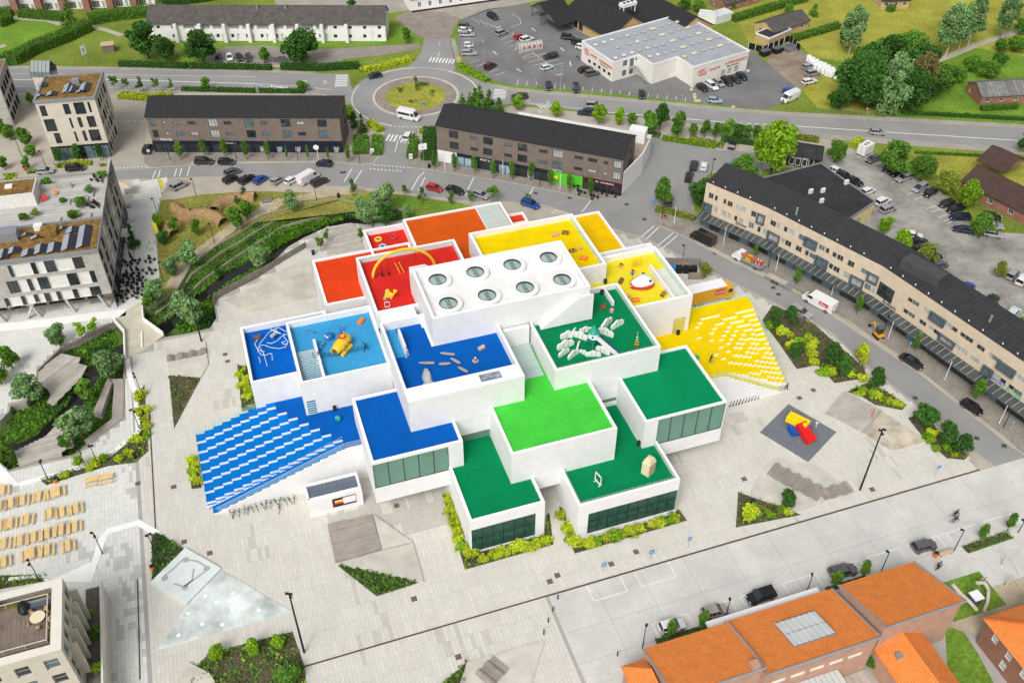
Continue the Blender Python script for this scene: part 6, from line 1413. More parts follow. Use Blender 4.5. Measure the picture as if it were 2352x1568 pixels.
trees('tall slender birch beside the sandy footpath','birch','birch','silver',[(2170,130,16,1.2),(2222,106,15.5,1.1),(2300,92,14,1.0),(2200,118,14,1.0)],'birches by the footpath')
trees('rounded bush on the stream bank beside the footpath','bank_bush','round','mid',[(2226,165,5,1.2),(2265,180,5.2,1.3),(2292,155,4.6,1.2),(2295,120,4,1.2),(2342,80,5,1.2),(2190,190,5,1.3),(2330,120,4.6,1.5)],'bushes by the footpath');trees('dark tree at the road edge beside the wire fence','road_tree','oval','dark',[(2352,352,6.5,1.3)])
trees('clipped conical conifer on the bungalow lawn','conifer','conifer','mid',[(1868,38,4.6,1.6)]);trees('round garden bush beside the bungalow hedge','garden_bush','round','mid',[(1810,31,3,1.3),(1572,24,4.2,1.2),(1605,30,4,1.3),(1680,20,4,1.2)],'garden bushes by the bungalows');trees('young conical tree planted at the centre of the roundabout','island_tree','pine','olive',[(957,214,5,.9)])
trees('yellow green bush in the sloping bed at the plaza corner','bed_tree','oval','bright',[(500,1512,3.4,1.2),(585,1500,3.2,1.3),(640,1486,2.8,1.3)],'bushes of the sloping bed');trees('large green bush in the gravel bed beside the tall lamp','bed_tree','oval','mid',[(665,1562,3.4,1.9)])
# roof and balcony plants
for x,y,z,h,c_ in ((185,470,11.5,2,'mid'),(145,465,11.5,1.2,'mid'),(207,440,11.5,1.5,'silver'),(172,500,11.5,2,'mid'),(55,505,11.5,1.6,'mid'),(82,492,11.5,1.4,'olive'),(108,425,11.5,1.8,'mid'),(235,408,14.2,1.6,'mid')):
    tree((x,y),h,'shrub',c_,'leafy terrace shrub in a planter on the bleached roof deck','terrace_shrub','shrubs of the roof deck',z=z,cat='shrub')
for x,y,z,h,lb in ((204,1354+58,3.6,1.0,'clipped round bush in a pot on the long dark balcony'),(222,1455,3.6,1.4,'green bush standing on the long dark balcony'),(224,1538,3.6,1.3,'yellow green bush standing on the long dark balcony')):tree((x,y),h,'shrub','mid' if '1455' in str(y) else 'bright',lb,'balcony_bush',z=z,cat='shrub')
for x,y,lb in ((985,1490,0),(1007,1548,1)):pass
# ---- hedges
def hedge(px,w_,h,colr,label,group=None,raw=None,name='hedge',rough=.18):
    P=raw or gpl(px);mb=MB();r=random.Random(int(abs(P[0][0]*7+P[0][1]*3)));c0=Vector(P[0]);t=thing(name,label,'hedge',(P[0][0],P[0][1],0),0,group)
    Q=[(x-P[0][0],y-P[0][1]) for x,y in P];core=strip(MB(),Q,w_*.86,0,h*.9);core.c=[(.5,.5,.5)]*len(core.f);core.build('core',LG[colr],t)
    for a,b in zip(Q[:-1],Q[1:]):
        d=Vector(b)-Vector(a);L=d.length;d.normalize();n=Vector((-d.y,d.x));k=int(L*(w_+2*h)*16)
        for i in range(k):
            u=r.random()*L;f=r.random()*(w_+2*h)
            if f < w_:o,z=f-w_/2,h+r.gauss(0,rough)
            elif f < w_+h:o,z=-w_/2+r.gauss(0,rough*.6),(f-w_)
            else:o,z=w_/2+r.gauss(0,rough*.6),(f-w_-h)
            kk=.7+.55*r.random();p=Vector(a)+d*u+n*o;leaf(mb,(p.x,p.y,max(.05,z)),.13+.08*r.random(),r,0,(kk,kk,kk*.9))
    mb.build('foliage',LG[colr],t)
for px,w_,h,c_,lb in (([(275,152),(430,157)],1.6,1.5,'dark','dark clipped hedge along the road below the first apartment trees'),([(434,157),(600,160),(624,161)],1.6,1.5,'dark','dark clipped hedge in front of the apartment parking bays'),([(646,159),(740,161),(826,156)],1.9,1.7,'dark','thick dark hedge beside the bicycle shelter'),
    ([(827,167),(880,157),(946,139)],2.0,1.2,'lime','bright yellow green hedge curving to the roundabout'),([(1058,152),(1085,170),(1120,190)],1.8,1.2,'bright','bright hedge between car park and roundabout'),([(12,146),(35,147),(78,122),(150,95),(207,68)],3.6,3.0,'mid','overgrown hedge running diagonally across the lawns'),([(48,37),(100,42),(150,47)],3,2,'mid','hedge along the terraced house gardens'),([(205,54),(280,42),(362,34)],4,2.6,'mid','shrubby hedge behind the apartment lawn'),([(-10,34),(33,34)],3,2,'mid','short hedge beside the white balcony house'),([(372,14),(470,2),(560,-16)],3,2.2,'dark','clipped hedge above the apartment roof'),([(0,62),(28,50)],3,2.4,'mid','leafy hedge at the corner of the bright lawn'),
    ([(1684,50),(1764,26),(1850,2)],2.2,2.0,'mid','tall clipped hedge between the bungalow gardens'),([(1812,97),(1925,64)],2.2,1.6,'mid','clipped hedge beyond the black panel fence'),([(2070,262),(2200,268),(2400,279)],1.2,.7,'dark','low dark hedge along the lawn above the main road'),([(2252,254),(2335,249)],1.4,1.3,'mid','clipped hedge in front of the long brick house'),([(2040,28),(2050,24)],2,1.8,'mid','short hedge beside the yellow bungalow'),
    ([(797,250),(806,275)],2,1.3,'bright','short bright hedge beside the gable of the navy row'),([(829,318),(828,356)],3.6,1.2,'mid','broad clipped hedge block beside the footpath'),([(867,318),(865,358)],2.6,1.2,'mid','rounded hedge block beside the south road'),([(848,284),(876,304)],2,1.1,'lime','bright low hedge below the roundabout'),([(952,322),(945,366)],2.2,1.2,'mid','rounded hedge beside the roundabout sign'),([(988,300),(984,370)],3.2,1.3,'dark','tall dark hedge against the gable of the sports row'),([(970,308),(978,300)],2,1.0,'lime','small bright bush hedge beside the roundabout crossing'),
    ([(1506,483),(1550,493),(1596,506)],1.6,.9,'olive','low yellowish hedge along the side street bays'),([(1521,320),(1643,339)],1.6,.9,'bright','low hedge along the side street parking'),([(1656,324),(1770,336)],1.5,.9,'dark','low dark hedge behind the parking bay'),([(1826,318),(1880,326)],1.6,1.2,'olive','bushy hedge behind the grill hut'),([(1958,342),(1975,330)],2,1.8,'lime','yellow bush hedge beside the white trailer'),([(418,208),(580,212),(700,213)],1.6,.9,'dark','low hedge between main road and shop row'),([(275,222),(345,228),(395,222)],3.0,.9,'lime','low yellow shrubs in the raised bed by the square'),
    ([(160,374),(178,377),(210,376)],1.6,.6,'lime','low bright shrubs beside the ramen shop kerb'),([(2100,352),(2350,364)],.8,.5,'mid','rough grass hedge along the wire fence')):hedge(px,w_,h,c_,lb)
# ---- planting beds, shrubs and ground cover
def cover(name,px,dens,size,colrs,z=0.05,hmax=.5,droop=0,raw=None,parent=None):
    P=raw or gpl(px,z);xs=[p[0] for p in P];ys=[p[1] for p in P];A=abs(sum(P[i][0]*P[(i+1) % len(P)][1]-P[(i+1) % len(P)][0]*P[i][1] for i in range(len(P))))/2
    mb=[MB() for _ in colrs];r=random.Random(int(A*100));n=int(A*dens);k=0;g=0
    while k < n and g < n*12:
        g += 1;x,y=r.uniform(min(xs),max(xs)),r.uniform(min(ys),max(ys))
        if not inpoly(x,y,P):continue
        nz=noise.noise(Vector((x*.5,y*.5,1.7)));ci=min(len(colrs)-1,max(0,int((nz*.9+.5+r.gauss(0,.12))*len(colrs))));kk=.6+.6*r.random()
        leaf(mb[ci],(x,y,z+hmax*(r.random() ** 1.5)*(.6+nz)),size*(.6+.8*r.random()),r,droop,(kk,kk,kk),1.4);k += 1
    V=MB(); 
    for i,m_ in enumerate(mb):
        for f,c in zip(m_.f,m_.c):V.add([m_.v[j] for j in f],[(0,1,2,3)],i,c)
    return stuff(V.build(name,[LG[c] for c in colrs],parent))
def bed_at(px,dens=14,colrs=('dark','mid','bright'),hmax=.5,size=.14,nm='planting_bed',raw=None,z=.05):
    P=raw or gpl(px);struct(MB().prism(P,0,z).build(nm,soil));cover('ground_cover',None,dens,size,colrs,z,hmax,raw=P)
def shrubs(px,n,label,group,h=(.9,1.4),colr='lime',wide=1.2,jit=.5):
    P=gpl(px);L=[0]
    for a,b in zip(P[:-1],P[1:]):L.append(L[-1]+(Vector(b)-Vector(a)).length)
    for k in range(n):
        s=L[-1]*(k+.5)/n
        for i in range(len(P)-1):
            if s <= L[i+1]+1e-6:t=(s-L[i])/(L[i+1]-L[i]);x,y=lerp2(P[i],P[i+1],t);break
        tree(None,rnd.uniform(*h),'shrub',colr if rnd.random() < .8 else 'bright',label,'shrub',group,wide=wide*rnd.uniform(.8,1.3),cat='shrub',pos=(x+rnd.gauss(0,jit*.6),y+rnd.gauss(0,jit*.6)))
bed_at([(1016,1134),(1030,1137),(1077,1268),(1083,1272),(1250,1228),(1256,1180),(1262,1178),(1271,1250),(1068,1308)])
shrubs([(1026,1145),(1045,1205),(1068,1270),(1085,1290)],11,'lime green shrub along the side of the office block','shrubs beside the office block');shrubs([(1100,1288),(1262,1243)],11,'lime green shrub under the office windows of the front block','shrubs under the office windows')
bed_at([(1284,1165),(1290,1165),(1322,1246),(1330,1246),(1548,1180),(1558,1168),(1578,1195),(1320,1271)])
shrubs([(1290,1185),(1316,1258)],5,'lime green shrub beside the passage between office blocks','shrubs by the passage');shrubs([(1335,1255),(1565,1190)],14,'lime green shrub under the wide office windows','shrubs under the wide windows')
bed_at([(545,838),(568,842),(592,938),(556,945)]);shrubs([(556,850),(572,925)],7,'lime green shrub against the navy roofed block','shrubs by the navy roofed block')
bed_at([(432,1050),(452,1048),(463,1120),(440,1123)]);shrubs([(443,1058),(452,1115)],6,'lime green shrub at the foot of the blue tribune','shrubs by the blue tribune')
bed_at([(388,862),(462,868),(400,985)],10,('olive','dark','mid'),.5);bed_at([(348,1228),(365,1225),(425,1262),(350,1335)],26,('dark','dark','mid'),.9,.16);bed_at([(774,1297),(962,1337),(925,1350),(865,1369)],32,('dark','mid','mid'),.9,.16)
bed_at([(1695,1130),(1778,1157),(1840,1182),(1690,1211)],12,('dark','mid','olive'),.6);shrubs([(1715,1150),(1720,1195),(1790,1170),(1815,1178)],7,'lime shrub in the triangular bed beside the wavy bench','shrubs by the wavy bench')
bed_at([(436,1547),(480,1500),(600,1468),(672,1450),(700,1530),(705,1580),(440,1590)],11,('mid','mid','bright'),.7,.17);bed_at([(1003,1580),(1070,1521),(1066,1580)],20,('mid','bright','mid'),.8,.16)
bed_at([(1750,737),(1775,700),(1870,745),(1985,845),(1990,868),(1917,880),(1877,838),(1830,848),(1790,790)],9,('dark','mid','olive'),.5);shrubs([(1770,745),(1810,790),(1850,780),(1880,825),(1860,800),(1900,860),(1940,850),(1965,868)],26,'lime shrub in the bed between yellow tribune and street','shrubs of the tribune bed',(1.0,1.6),jit=1.2)
bed_at([(1945,900),(1990,880),(2030,895),(2082,930),(2072,942),(2010,930),(1975,908)],12,('dark','mid','bright'),.5);shrubs([(1960,903),(2000,905),(2040,925),(2070,938)],9,'lime shrub in the kerb bed beside the wooden ramp','shrubs by the wooden ramp',jit=.8)
bed_at([(2085,960),(2110,950),(2225,1045),(2215,1056),(2175,1052),(2125,1010)],10,('dark','mid','olive'),.5);shrubs([(2110,985),(2150,1025),(2205,1050)],6,'lime shrub in the kerb bed below the dark trees','shrubs below the kerb trees',jit=.8)
bed_at([(318,904),(332,884),(341,1036),(312,1062),(250,1070),(170,1094),(107,1114),(88,1099),(155,1080),(237,1055),(318,990)],12,('mid','dark','bright'),.6);shrubs([(325,900),(332,1000),(300,1045),(240,1062),(130,1100)],16,'lime shrub in the long bed between stream walk and plaza','shrubs of the long walk bed',jit=.9)
bed_at([(-20,1322),(60,1320),(105,1317),(106,1334),(0,1353),(-20,1355)],14,('mid','bright','mid'),.6)
for px in ([(1504,1468),(1508,1479),(1642,1442),(1630,1431)],[(1894,1350),(1900,1359),(1996,1330),(1985,1321)],[(2208,1255),(2224,1271),(2327,1236),(2310,1221)]):bed_at(px,26,('dark','mid','mid'),.5,z=.09)
bed_at([(2006,1500),(2032,1495),(2060,1600),(2030,1600)],20,('dark','mid','mid'),.8)
# raised shrub beds near the shop street
for px,lb in (([(8,400),(40,398),(38,410),(10,414)],0),([(62,392),(86,390),(86,398),(62,400)],0),([(125,378),(150,376),(212,372),(212,380),(128,387)],0),([(228,378),(248,376),(246,382),(230,383)],0)):bed_at(px,40,('bright','lime','mid'),.6)
bed_at([(1585,310),(1665,330),(1660,342),(1580,326)],12,('lime','mid','bright'),.6);bed_at([(1480,300),(1520,306),(1515,318),(1480,314)],14,('dark','mid','bright'),.7)
# stream garden planting
UP_=gpl([(345,725),(380,715),(410,690),(440,640),(505,592),(588,545),(700,496),(778,482),(830,498),(850,505),(838,514),(805,510),(750,522),(700,545),(640,588),(588,638),(496,686),(492,702),(497,730),(482,752),(425,765)],-1.5)
wc=gpl(STREAM,-1.5)
def water_d(x,y):return min((Vector((x,y))-Vector(a)).length for a in WD)
WD=[]
for a,b in zip(wc[:-1],wc[1:]):WD += [lerp2(a,b,i/6) for i in range(6)]
def bank(poly,dens,colrs,z,hmax,size,keep,droop=.0,nm='stream_plants'):
    P=poly;xs=[p[0] for p in P];ys=[p[1] for p in P];A=abs(sum(P[i][0]*P[(i+1) % len(P)][1]-P[(i+1) % len(P)][0]*P[i][1] for i in range(len(P))))/2
    r=random.Random(5);V=MB();n=int(A*dens);k=g=0
    while k < n and g < n*8:
        g += 1;x,y=r.uniform(min(xs),max(xs)),r.uniform(min(ys),max(ys))
        if not inpoly(x,y,P) or (keep and not keep(x,y,r)):continue
        nz=noise.noise(Vector((x*.35,y*.35,4.7)));ci=min(len(colrs)-1,max(0,int((nz+.5+r.gauss(0,.15))*len(colrs))));kk=.55+.65*r.random()
        leaf(V,(x,y,z+hmax*r.random()*(.7+nz)),size*(.6+.8*r.random()),r,droop,(kk,kk,kk),1.6);V.m[-1]=ci;k += 1
    return stuff(V.build(nm,[LG[c] for c in colrs]))
bank(UP_,20,('mid','reed','dark'),ZB,1.0,.18,lambda x,y,r:water_d(x,y) > 1.2+r.random()*.6)
bank(gpl([(300,745),(326,720),(345,725),(378,740),(378,772),(330,790),(290,800),(287,770)],ZB),9,('mid','dark'),ZB,.5,.16,lambda x,y,r:water_d(x,y) > 1.5)
bank(gpl([(252,745),(200,772),(140,801),(88,853),(86,882),(62,927),(27,932),(2,968),(-30,987),(-30,1050),(0,1061),(22,1079),(85,1060),(170,1045),(204,1018),(281,960),(284,884),(286,826)],ZB),17,('mid','reed','dark'),ZB,.6,.17,lambda x,y,r:water_d(x,y) > 1.4+r.random()*.5)
bank(gpl([(640,545),(700,520),(760,506),(770,512),(700,536),(650,562),(600,592),(590,585)],-1.2),30,('reed','reed','mid'),ZB+.3,1.1,.17,None,.75,'reeds')
for L0,L1,z in ((t1,gpl(W2,-.45),-.45),(gpl(W2,-.95),gpl(W3,-.95),-.95)):bank(L0+L1[::-1],24,('mid','reed','dark'),z,.5,.15,None,nm='terrace_plants')
# grass details of lawns
cover('rough_grass',[(370,460),(475,446),(588,440),(720,446),(640,480),(588,500),(440,600),(380,640),(362,492)],3,.12,('olive','mid','olive'),.03,.12)
for px,c_ in (([(963,192),(985,195),(980,202),(958,202)],0),([(912,207),(928,207),(922,221),(916,219)],0),([(990,210),(1000,212),(995,227),(985,223)],0),([(938,232),(963,236),(950,242),(936,240)],0)):
    cover('island_planting',[(x,y-4) for x,y in px],22,.16,('pine','dark'),.45,.35)
# ================================================================ vehicles
tyre=mat('tyre',(.015,.015,.016),.8,0);rim_m=mat('wheel_rim',(.35,.35,.36),.35,0,metal=.7);car_glass=mat('car_glass',(.015,.018,.022),.05,0,spec=.9)
lamp_w=mat('headlight',(.75,.76,.78),.2,0);lamp_r=mat('tail_light',(.45,.02,.02),.3,0)
CC={'white':(.72,.72,.72),'black':(.008,.008,.009),'silver':(.42,.43,.44),'grey':(.13,.135,.14),'dark grey':(.035,.037,.04),'navy':(.01,.016,.05),'blue':(.01,.09,.42),'red':(.42,.015,.015),'dark red':(.12,.008,.015),'pale blue':(.35,.47,.55),'beige':(.45,.41,.34),'mint':(.55,.66,.66)}
def paint_m(c):return mat('paint_' +c,CC[c],.28,.02,1,metal=.0 if c in ('white','black','red','mint') else .35,spec=.5,coat=.6)
TY={'hatchback':(4.0,1.75,1.48),'suv':(4.5,1.86,1.66),'estate car':(4.65,1.82,1.49),'saloon':(4.65,1.82,1.43),'people carrier':(4.4,1.8,1.7),'city car':(2.75,1.6,1.5),'van':(5.9,2.0,2.5),'minibus':(6.0,2.02,2.7)}
def loft(mb,st,prof,mi=0):
    k=len(prof(st[0]));base=len(mb.v);V=[p for s_ in st for p in prof(s_)];Fs=[]
    for i in range(len(st)-1):
        for j in range(k):Fs.append((i*k+j,(i+1)*k+j,(i+1)*k+(j+1) % k,i*k+(j+1) % k))
    Fs += [tuple(range(k)),tuple(reversed([(len(st)-1)*k+j for j in range(k)]))]
    mb.add(V,Fs,mi)
CARP={}
def car_meshes(ty,colr):
    key=(ty,colr)
    if key in CARP:return CARP[key]
    if ty not in CARP:
        L,W,H=TY[ty];h=L/2;w_=W/2;big=ty in ('van','minibus');sh=.93 if not big else 1.25;hood=.78 if not big else 1.15
        b=MB()
        st=[(-h,.55,.86,.80),(-h+.12,.3,sh,.95),(-h*.5,.26,sh,1),(h*.35,.26,sh-.02,1),(h*.62 if not big else h*.8,.26,hood+.08,.98),(h-.18,.3,hood-.05,.92),(h,.45,hood-.22,.74)]
        loft(b,st,lambda s_:[(s_[0],-w_*s_[3]*.94,s_[1]),(s_[0],-w_*s_[3],s_[1]+.2),(s_[0],-w_*s_[3],s_[2]-.14),(s_[0],-w_*s_[3]*.93,s_[2]),(s_[0],w_*s_[3]*.93,s_[2]),(s_[0],w_*s_[3],s_[2]-.14),(s_[0],w_*s_[3],s_[1]+.2),(s_[0],w_*s_[3]*.94,s_[1])])
        x0,x1,t0,t1={'hatchback':(-h+.12,h*.5,-h*.78,h*.12),'suv':(-h+.12,h*.48,-h*.84,h*.14),'estate car':(-h+.1,h*.46,-h*.86,h*.08),'saloon':(-h*.78,h*.48,-h*.42,h*.1),'people carrier':(-h+.1,h*.6,-h*.86,h*.18),'city car':(-h+.1,h*.75,-h*.8,h*.25),'van':(h*.28,h*.82,h*.2,h*.55),'minibus':(-h*.7,h*.82,-h*.75,h*.55)}[ty]
        g=MB()
        if big:
            for zz,(a0,a1),ww in ((0,(-h+.04,h*.74),1),):
                b.add([(-h+.04,-w_,sh-.1),(h*.78,-w_,sh-.1),(h*.78,w_,sh-.1),(-h+.04,w_,sh-.1),(-h+.08,-w_*.9,H),(h*.46,-w_*.9,H),(h*.46,w_*.9,H),(-h+.08,w_*.9,H),(-h+.04,-w_,H-.3),(h*.55,-w_,H-.3),(h*.55,w_,H-.3),(-h+.04,w_,H-.3)],[(0,1,9,8),(1,2,10,9),(2,3,11,10),(3,0,8,11),(8,9,5,4),(9,10,6,5),(10,11,7,6),(11,8,4,7),(4,5,6,7)])
            for sy in (-1,1):
                y=sy*(w_+.006);q=[(h*.3,y,sh+.15),(h*.68,y,sh+.15),(h*.55,y,H-.5),(h*.3,y,H-.5)];g.add(q if sy < 0 else q[::-1],[(0,1,2,3)])
                if ty == 'minibus':
                    q=[(-h*.9,y,sh+.2),(h*.22,y,sh+.2),(h*.22,y,H-.6),(-h*.9,y,H-.6)];g.add(q if sy < 0 else q[::-1],[(0,1,2,3)])
            g.add([(h*.775,-w_*.86,sh+.1),(h*.775,w_*.86,sh+.1),(h*.57,w_*.86,H-.4),(h*.57,-w_*.86,H-.4)],[(0,1,2,3)])
            for i,v in enumerate(g.v[-4:]):g.v[len(g.v)-4+i]=(v[0]+.03,v[1],v[2]+.02)
        else:
            V=[(x0,-w_*.92,sh-.03),(x1,-w_*.92,sh-.05),(x1,w_*.92,sh-.05),(x0,w_*.92,sh-.03),(t0,-w_*.74,H-.04),(t1,-w_*.74,H-.04),(t1,w_*.74,H-.04),(t0,w_*.74,H-.04)]
            g.add(V,[(0,1,5,4),(1,2,6,5),(2,3,7,6),(3,0,4,7)])
            b.add([(t0-.06,-w_*.76,H-.06),(t1+.04,-w_*.76,H-.06),(t1+.04,w_*.76,H-.06),(t0-.06,w_*.76,H-.06),(t0+.12,-w_*.66,H),(t1-.1,-w_*.66,H),(t1-.1,w_*.66,H),(t0+.12,w_*.66,H)],[(4,5,6,7),(0,1,5,4),(1,2,6,5),(2,3,7,6),(3,0,4,7)])
            for fx in (.0,.38,.72,1.0):                                        # pillars
                for sy in (-1,1):
                    xb,xt=x0+(x1-x0)*fx,t0+(t1-t0)*fx;b.cyl((xb,sy*w_*.925,sh-.03),(xt,sy*w_*.745,H-.03),.045,n=4)
            for sy in (-1,1):b.box(x1-.55,x1-.35,sy*(w_+.1)-.09,sy*(w_+.1)+.09,sh,sh+.14)
        wh=MB();rr=.33 if not big else .36
        wh.lathe([(.01,-.11),(rr*.62,-.11),(rr,-.09),(rr,.09),(rr*.62,.11),(.01,.11)],(0,0,0),14,0);wh.lathe([(.01,.115),(rr*.6,.112),(rr*.6,.1)],(0,0,0),12,1);wh.lathe([(rr*.6,-.1),(rr*.6,-.112),(.01,-.115)],(0,0,0),12,1)
        wh.v=[(x,z,y) for x,y,z in wh.v]
        def raw(m_,nm,mats):
            me=bpy.data.meshes.new(nm);me.from_pydata(m_.v,[],m_.f)
            for q in mats:me.materials.append(q)
            if len(mats) > 1:me.polygons.foreach_set('material_index',m_.m)
            return me
        hl=MB();hl.box(-.08,.04,-.2,.2,-.07,.08);CARP[ty]=(b,raw(g,'windows',[car_glass]),raw(wh,'wheel',[tyre,rim_m]),raw(hl,'headlight',[lamp_w]),raw(hl,'tail_light',[lamp_r]),rr,raw)
    b,g,wh,hl,tl,rr,raw=CARP[ty];CARP[key]=(raw(b,'body',[paint_m(colr)]),g,wh,hl,tl,rr);return CARP[key]
def car(x,y,dx,dy,ty,colr,label,group):
    p=gp(x,y);q=gp(x+dx,y+dy);ang=math.atan2(q.y-p.y,q.x-p.x);me,g,wh,hl,tl,rr=car_meshes(ty,colr);L,W,H=TY[ty]
    zb=.05
    t=thing('parked_car' if ty not in ('van','minibus') else ty,label,'car' if ty not in ('van','minibus') else ty,(p.x,p.y,zb),ang,group);link('body',me,t);link('windows',g,t)
    for sx in (-1,1):
        for sy in (-1,1):link('wheel',wh,t).location=(sx*L*.31,sy*(W/2-.09),rr)
    zl=.68 if ty not in ('van','minibus') else .85
    for sy in (-1,1):link('headlight',hl,t).location=(L/2-.1,sy*W*.31,zl-.06);o=link('tail_light',tl,t);o.location=(-L/2+.07,sy*W*.36,zl+.1)
    return t
BAYS={
 'in the bays in front of the apartment block':[(503,139,1,10,'hatchback','navy'),(528,137,3,12,'hatchback','white'),(550,136,4,12,'saloon','black'),(571,138,1,12,'hatchback','dark grey')],
 'driving round the roundabout':[(861,179,-10,2,'hatchback','navy'),(940,274,14,3,'minibus','white')],'entering the roundabout over the south crossing':[(938,318,6,-9,'suv','white')],
 'parked at the kerb of the navy shop row':[(470,376,12,0,'suv','dark grey'),(521,377,12,0,'hatchback','black'),(745,381,-12,-1,'hatchback','navy')],'parked at the kerb near the cream flats':[(106,398,12,-1,'hatchback','silver'),(175,391,12,-1,'suv','black')],'standing beside the gable of the navy shop row':[(341,347,3,-6,'suv','black')],
 'in the sandy bays above the park':[(413,431,12,-6,'suv','silver'),(535,400,11,-4,'hatchback','grey'),(531,417,11,-5,'hatchback','black'),(568,417,12,-7,'estate car','black'),(599,418,10,-6,'hatchback','blue'),(639,419,10,-6,'hatchback','silver'),(671,419,10,-6,'hatchback','white'),(709,416,12,-7,'van','white'),(735,423,11,-5,'suv','dark grey')],
 'parked along the green bank of the shop street':[(998,437,12,3,'hatchback','red'),(1046,442,12,4,'saloon','black'),(1105,453,11,4,'hatchback','silver'),(1218,474,12,4,'suv','blue')],
 'in the western bays of the supermarket car park':[(1132,43,8,4,'suv','navy'),(1069,66,10,1,'suv','grey'),(1068,75,10,1,'hatchback','white'),(1073,84,10,0,'estate car','silver'),(1077,109,10,0,'city car','white'),(1078,127,10,0,'estate car','silver'),(1126,157,10,-6,'people carrier','dark red'),(1152,80,10,-4,'people carrier','silver')],
 'in the middle bays of the supermarket car park':[(1193,89,10,-4,'hatchback','red'),(1210,95,10,-3,'suv','white'),(1264,134,-10,2,'estate car','black'),(1256,160,10,-3,'hatchback','mint'),(1305,91,10,1,'suv','black'),(1328,104,9,2,'people carrier','black'),(1337,114,8,2,'hatchback','white')],
 'beside the lettered supermarket wall':[(1344,164,10,-3,'saloon','black'),(1360,173,10,-2,'suv','grey')],'in the bays along the main road verge':[(1260,204,1,12,'hatchback','black'),(1323,209,1,12,'people carrier','black'),(1474,222,1,12,'saloon','black')],
 'under the rear lettering of the supermarket':[(1613,207,9,6,'hatchback','black'),(1634,202,10,7,'estate car','white'),(1650,196,9,6,'hatchback','silver'),(1669,193,9,6,'suv','black'),(1687,187,10,6,'saloon','dark grey'),(1703,181,9,6,'hatchback','navy')],'parked on its own beside the stones of the car park':[(1641,236,11,1,'hatchback','pale blue')],
 'driving along the main road':[(1193,227,-11,0,'estate car','dark grey'),(1363,247,11,0,'people carrier','silver'),(1345,264,-11,-1,'suv','navy'),(2014,309,11,1,'hatchback','silver')],
 'beside the wrapped bales in the yard':[(1858,158,9,-2,'estate car','silver'),(1866,173,9,-2,'suv','silver'),(1858,192,9,-2,'estate car','white')],'beside the fenced works at the yard corner':[(1812,214,10,-3,'hatchback','blue'),(1813,231,-9,4,'van','white')],
 'in the bays of the side street':[(1681,338,3,-9,'hatchback','dark grey'),(1593,385,3,-12,'saloon','dark grey'),(1616,387,3,-12,'hatchback','white'),(1582,411,3,-12,'estate car','black'),(1536,466,2,-12,'suv','grey')],
 'under the trees of the car park row':[(2003,371,-9,4,'hatchback','grey'),(2042,391,-9,4,'suv','dark grey'),(2059,401,-10,4,'suv','black'),(2074,414,-10,4,'estate car','silver'),(2111,437,-10,5,'people carrier','silver'),(2134,448,-10,5,'hatchback','black'),(2172,473,-10,3,'hatchback','dark grey'),(2193,485,-11,3,'estate car','black'),(2203,504,-11,0,'estate car','navy'),(2211,533,-12,-2,'saloon','navy')],
 'behind the car park trees by the brown bungalow':[(2277,503,11,2,'hatchback','black'),(2278,524,11,1,'saloon','silver'),(2279,543,11,2,'hatchback','silver')],
 'parked against the black flat roofed hall':[(1921,399,9,4,'hatchback','white'),(1938,409,9,4,'hatchback','dark grey'),(1960,421,9,4,'saloon','black'),(1992,444,9,-4,'hatchback','white'),(2026,468,10,-5,'suv','white'),(2038,485,10,-4,'suv','silver')],
 'in the short row behind the beige building':[(2094,547,11,1,'suv','white'),(2106,560,11,-1,'saloon','black'),(2113,577,11,-2,'suv','dark grey'),(2143,596,11,-3,'hatchback','navy'),(2156,614,11,-3,'hatchback','grey')],
 'near the kerbed island of the car park':[(2324,635,7,-8,'people carrier','silver'),(2346,648,7,-8,'suv','white'),(2218,666,10,-7,'suv','blue'),(2274,694,10,-7,'saloon','black'),(2324,724,9,-9,'suv','mint')],
 'driving on the street below the tribune bed':[(1838,721,11,6,'estate car','silver')],'parked at the kerb below the beige canopy':[(2092,836,11,7,'saloon','dark grey'),(2230,941,11,7,'hatchback','black')],
 'in the bays of the concrete road':[(1542,1442,12,-3,'hatchback','white'),(1641,1409,12,-3,'hatchback','beige'),(1746,1373,-12,4,'suv','black'),(1934,1317,12,-3,'suv','grey'),(2120,1259,12,-3,'hatchback','grey')]}
for place,L in BAYS.items():
    seen={}
    for c in L:seen.setdefault((c[4],c[5]),[]).append(c)
    for (ty,colr),cs in seen.items():
        for c in cs:
            t=car(*c,'%s %s %s' % (colr,ty,place),None)
            t['group']='cars ' +place
car(1613,555,-12,-6,'van','black','black van with orange trim parked by the estate agency',None)
dv=car(1879,702,-12,-6.5,'van','white','long white delivery van with red logo parked by the beige canopy',None);dv.scale=(1.2,1.05,1.05)
o=link('logo',text_mesh('Dan',.7,wtext,.01),dv);o.matrix_local=Matrix(((1,0,0,-1.8),(0,0,-1,-1.04),(0,1,0,1.3),(0,0,0,1)))
o=link('logo',text_mesh('Dan',.7,wtext,.01),dv);o.matrix_local=Matrix(((-1,0,0,-.6),(0,0,1,1.04),(0,1,0,1.3),(0,0,0,1)))
MB().box(-2.1,-.4,1.005,1.03,1.15,2.0).build('logo_panel',rtext,dv)
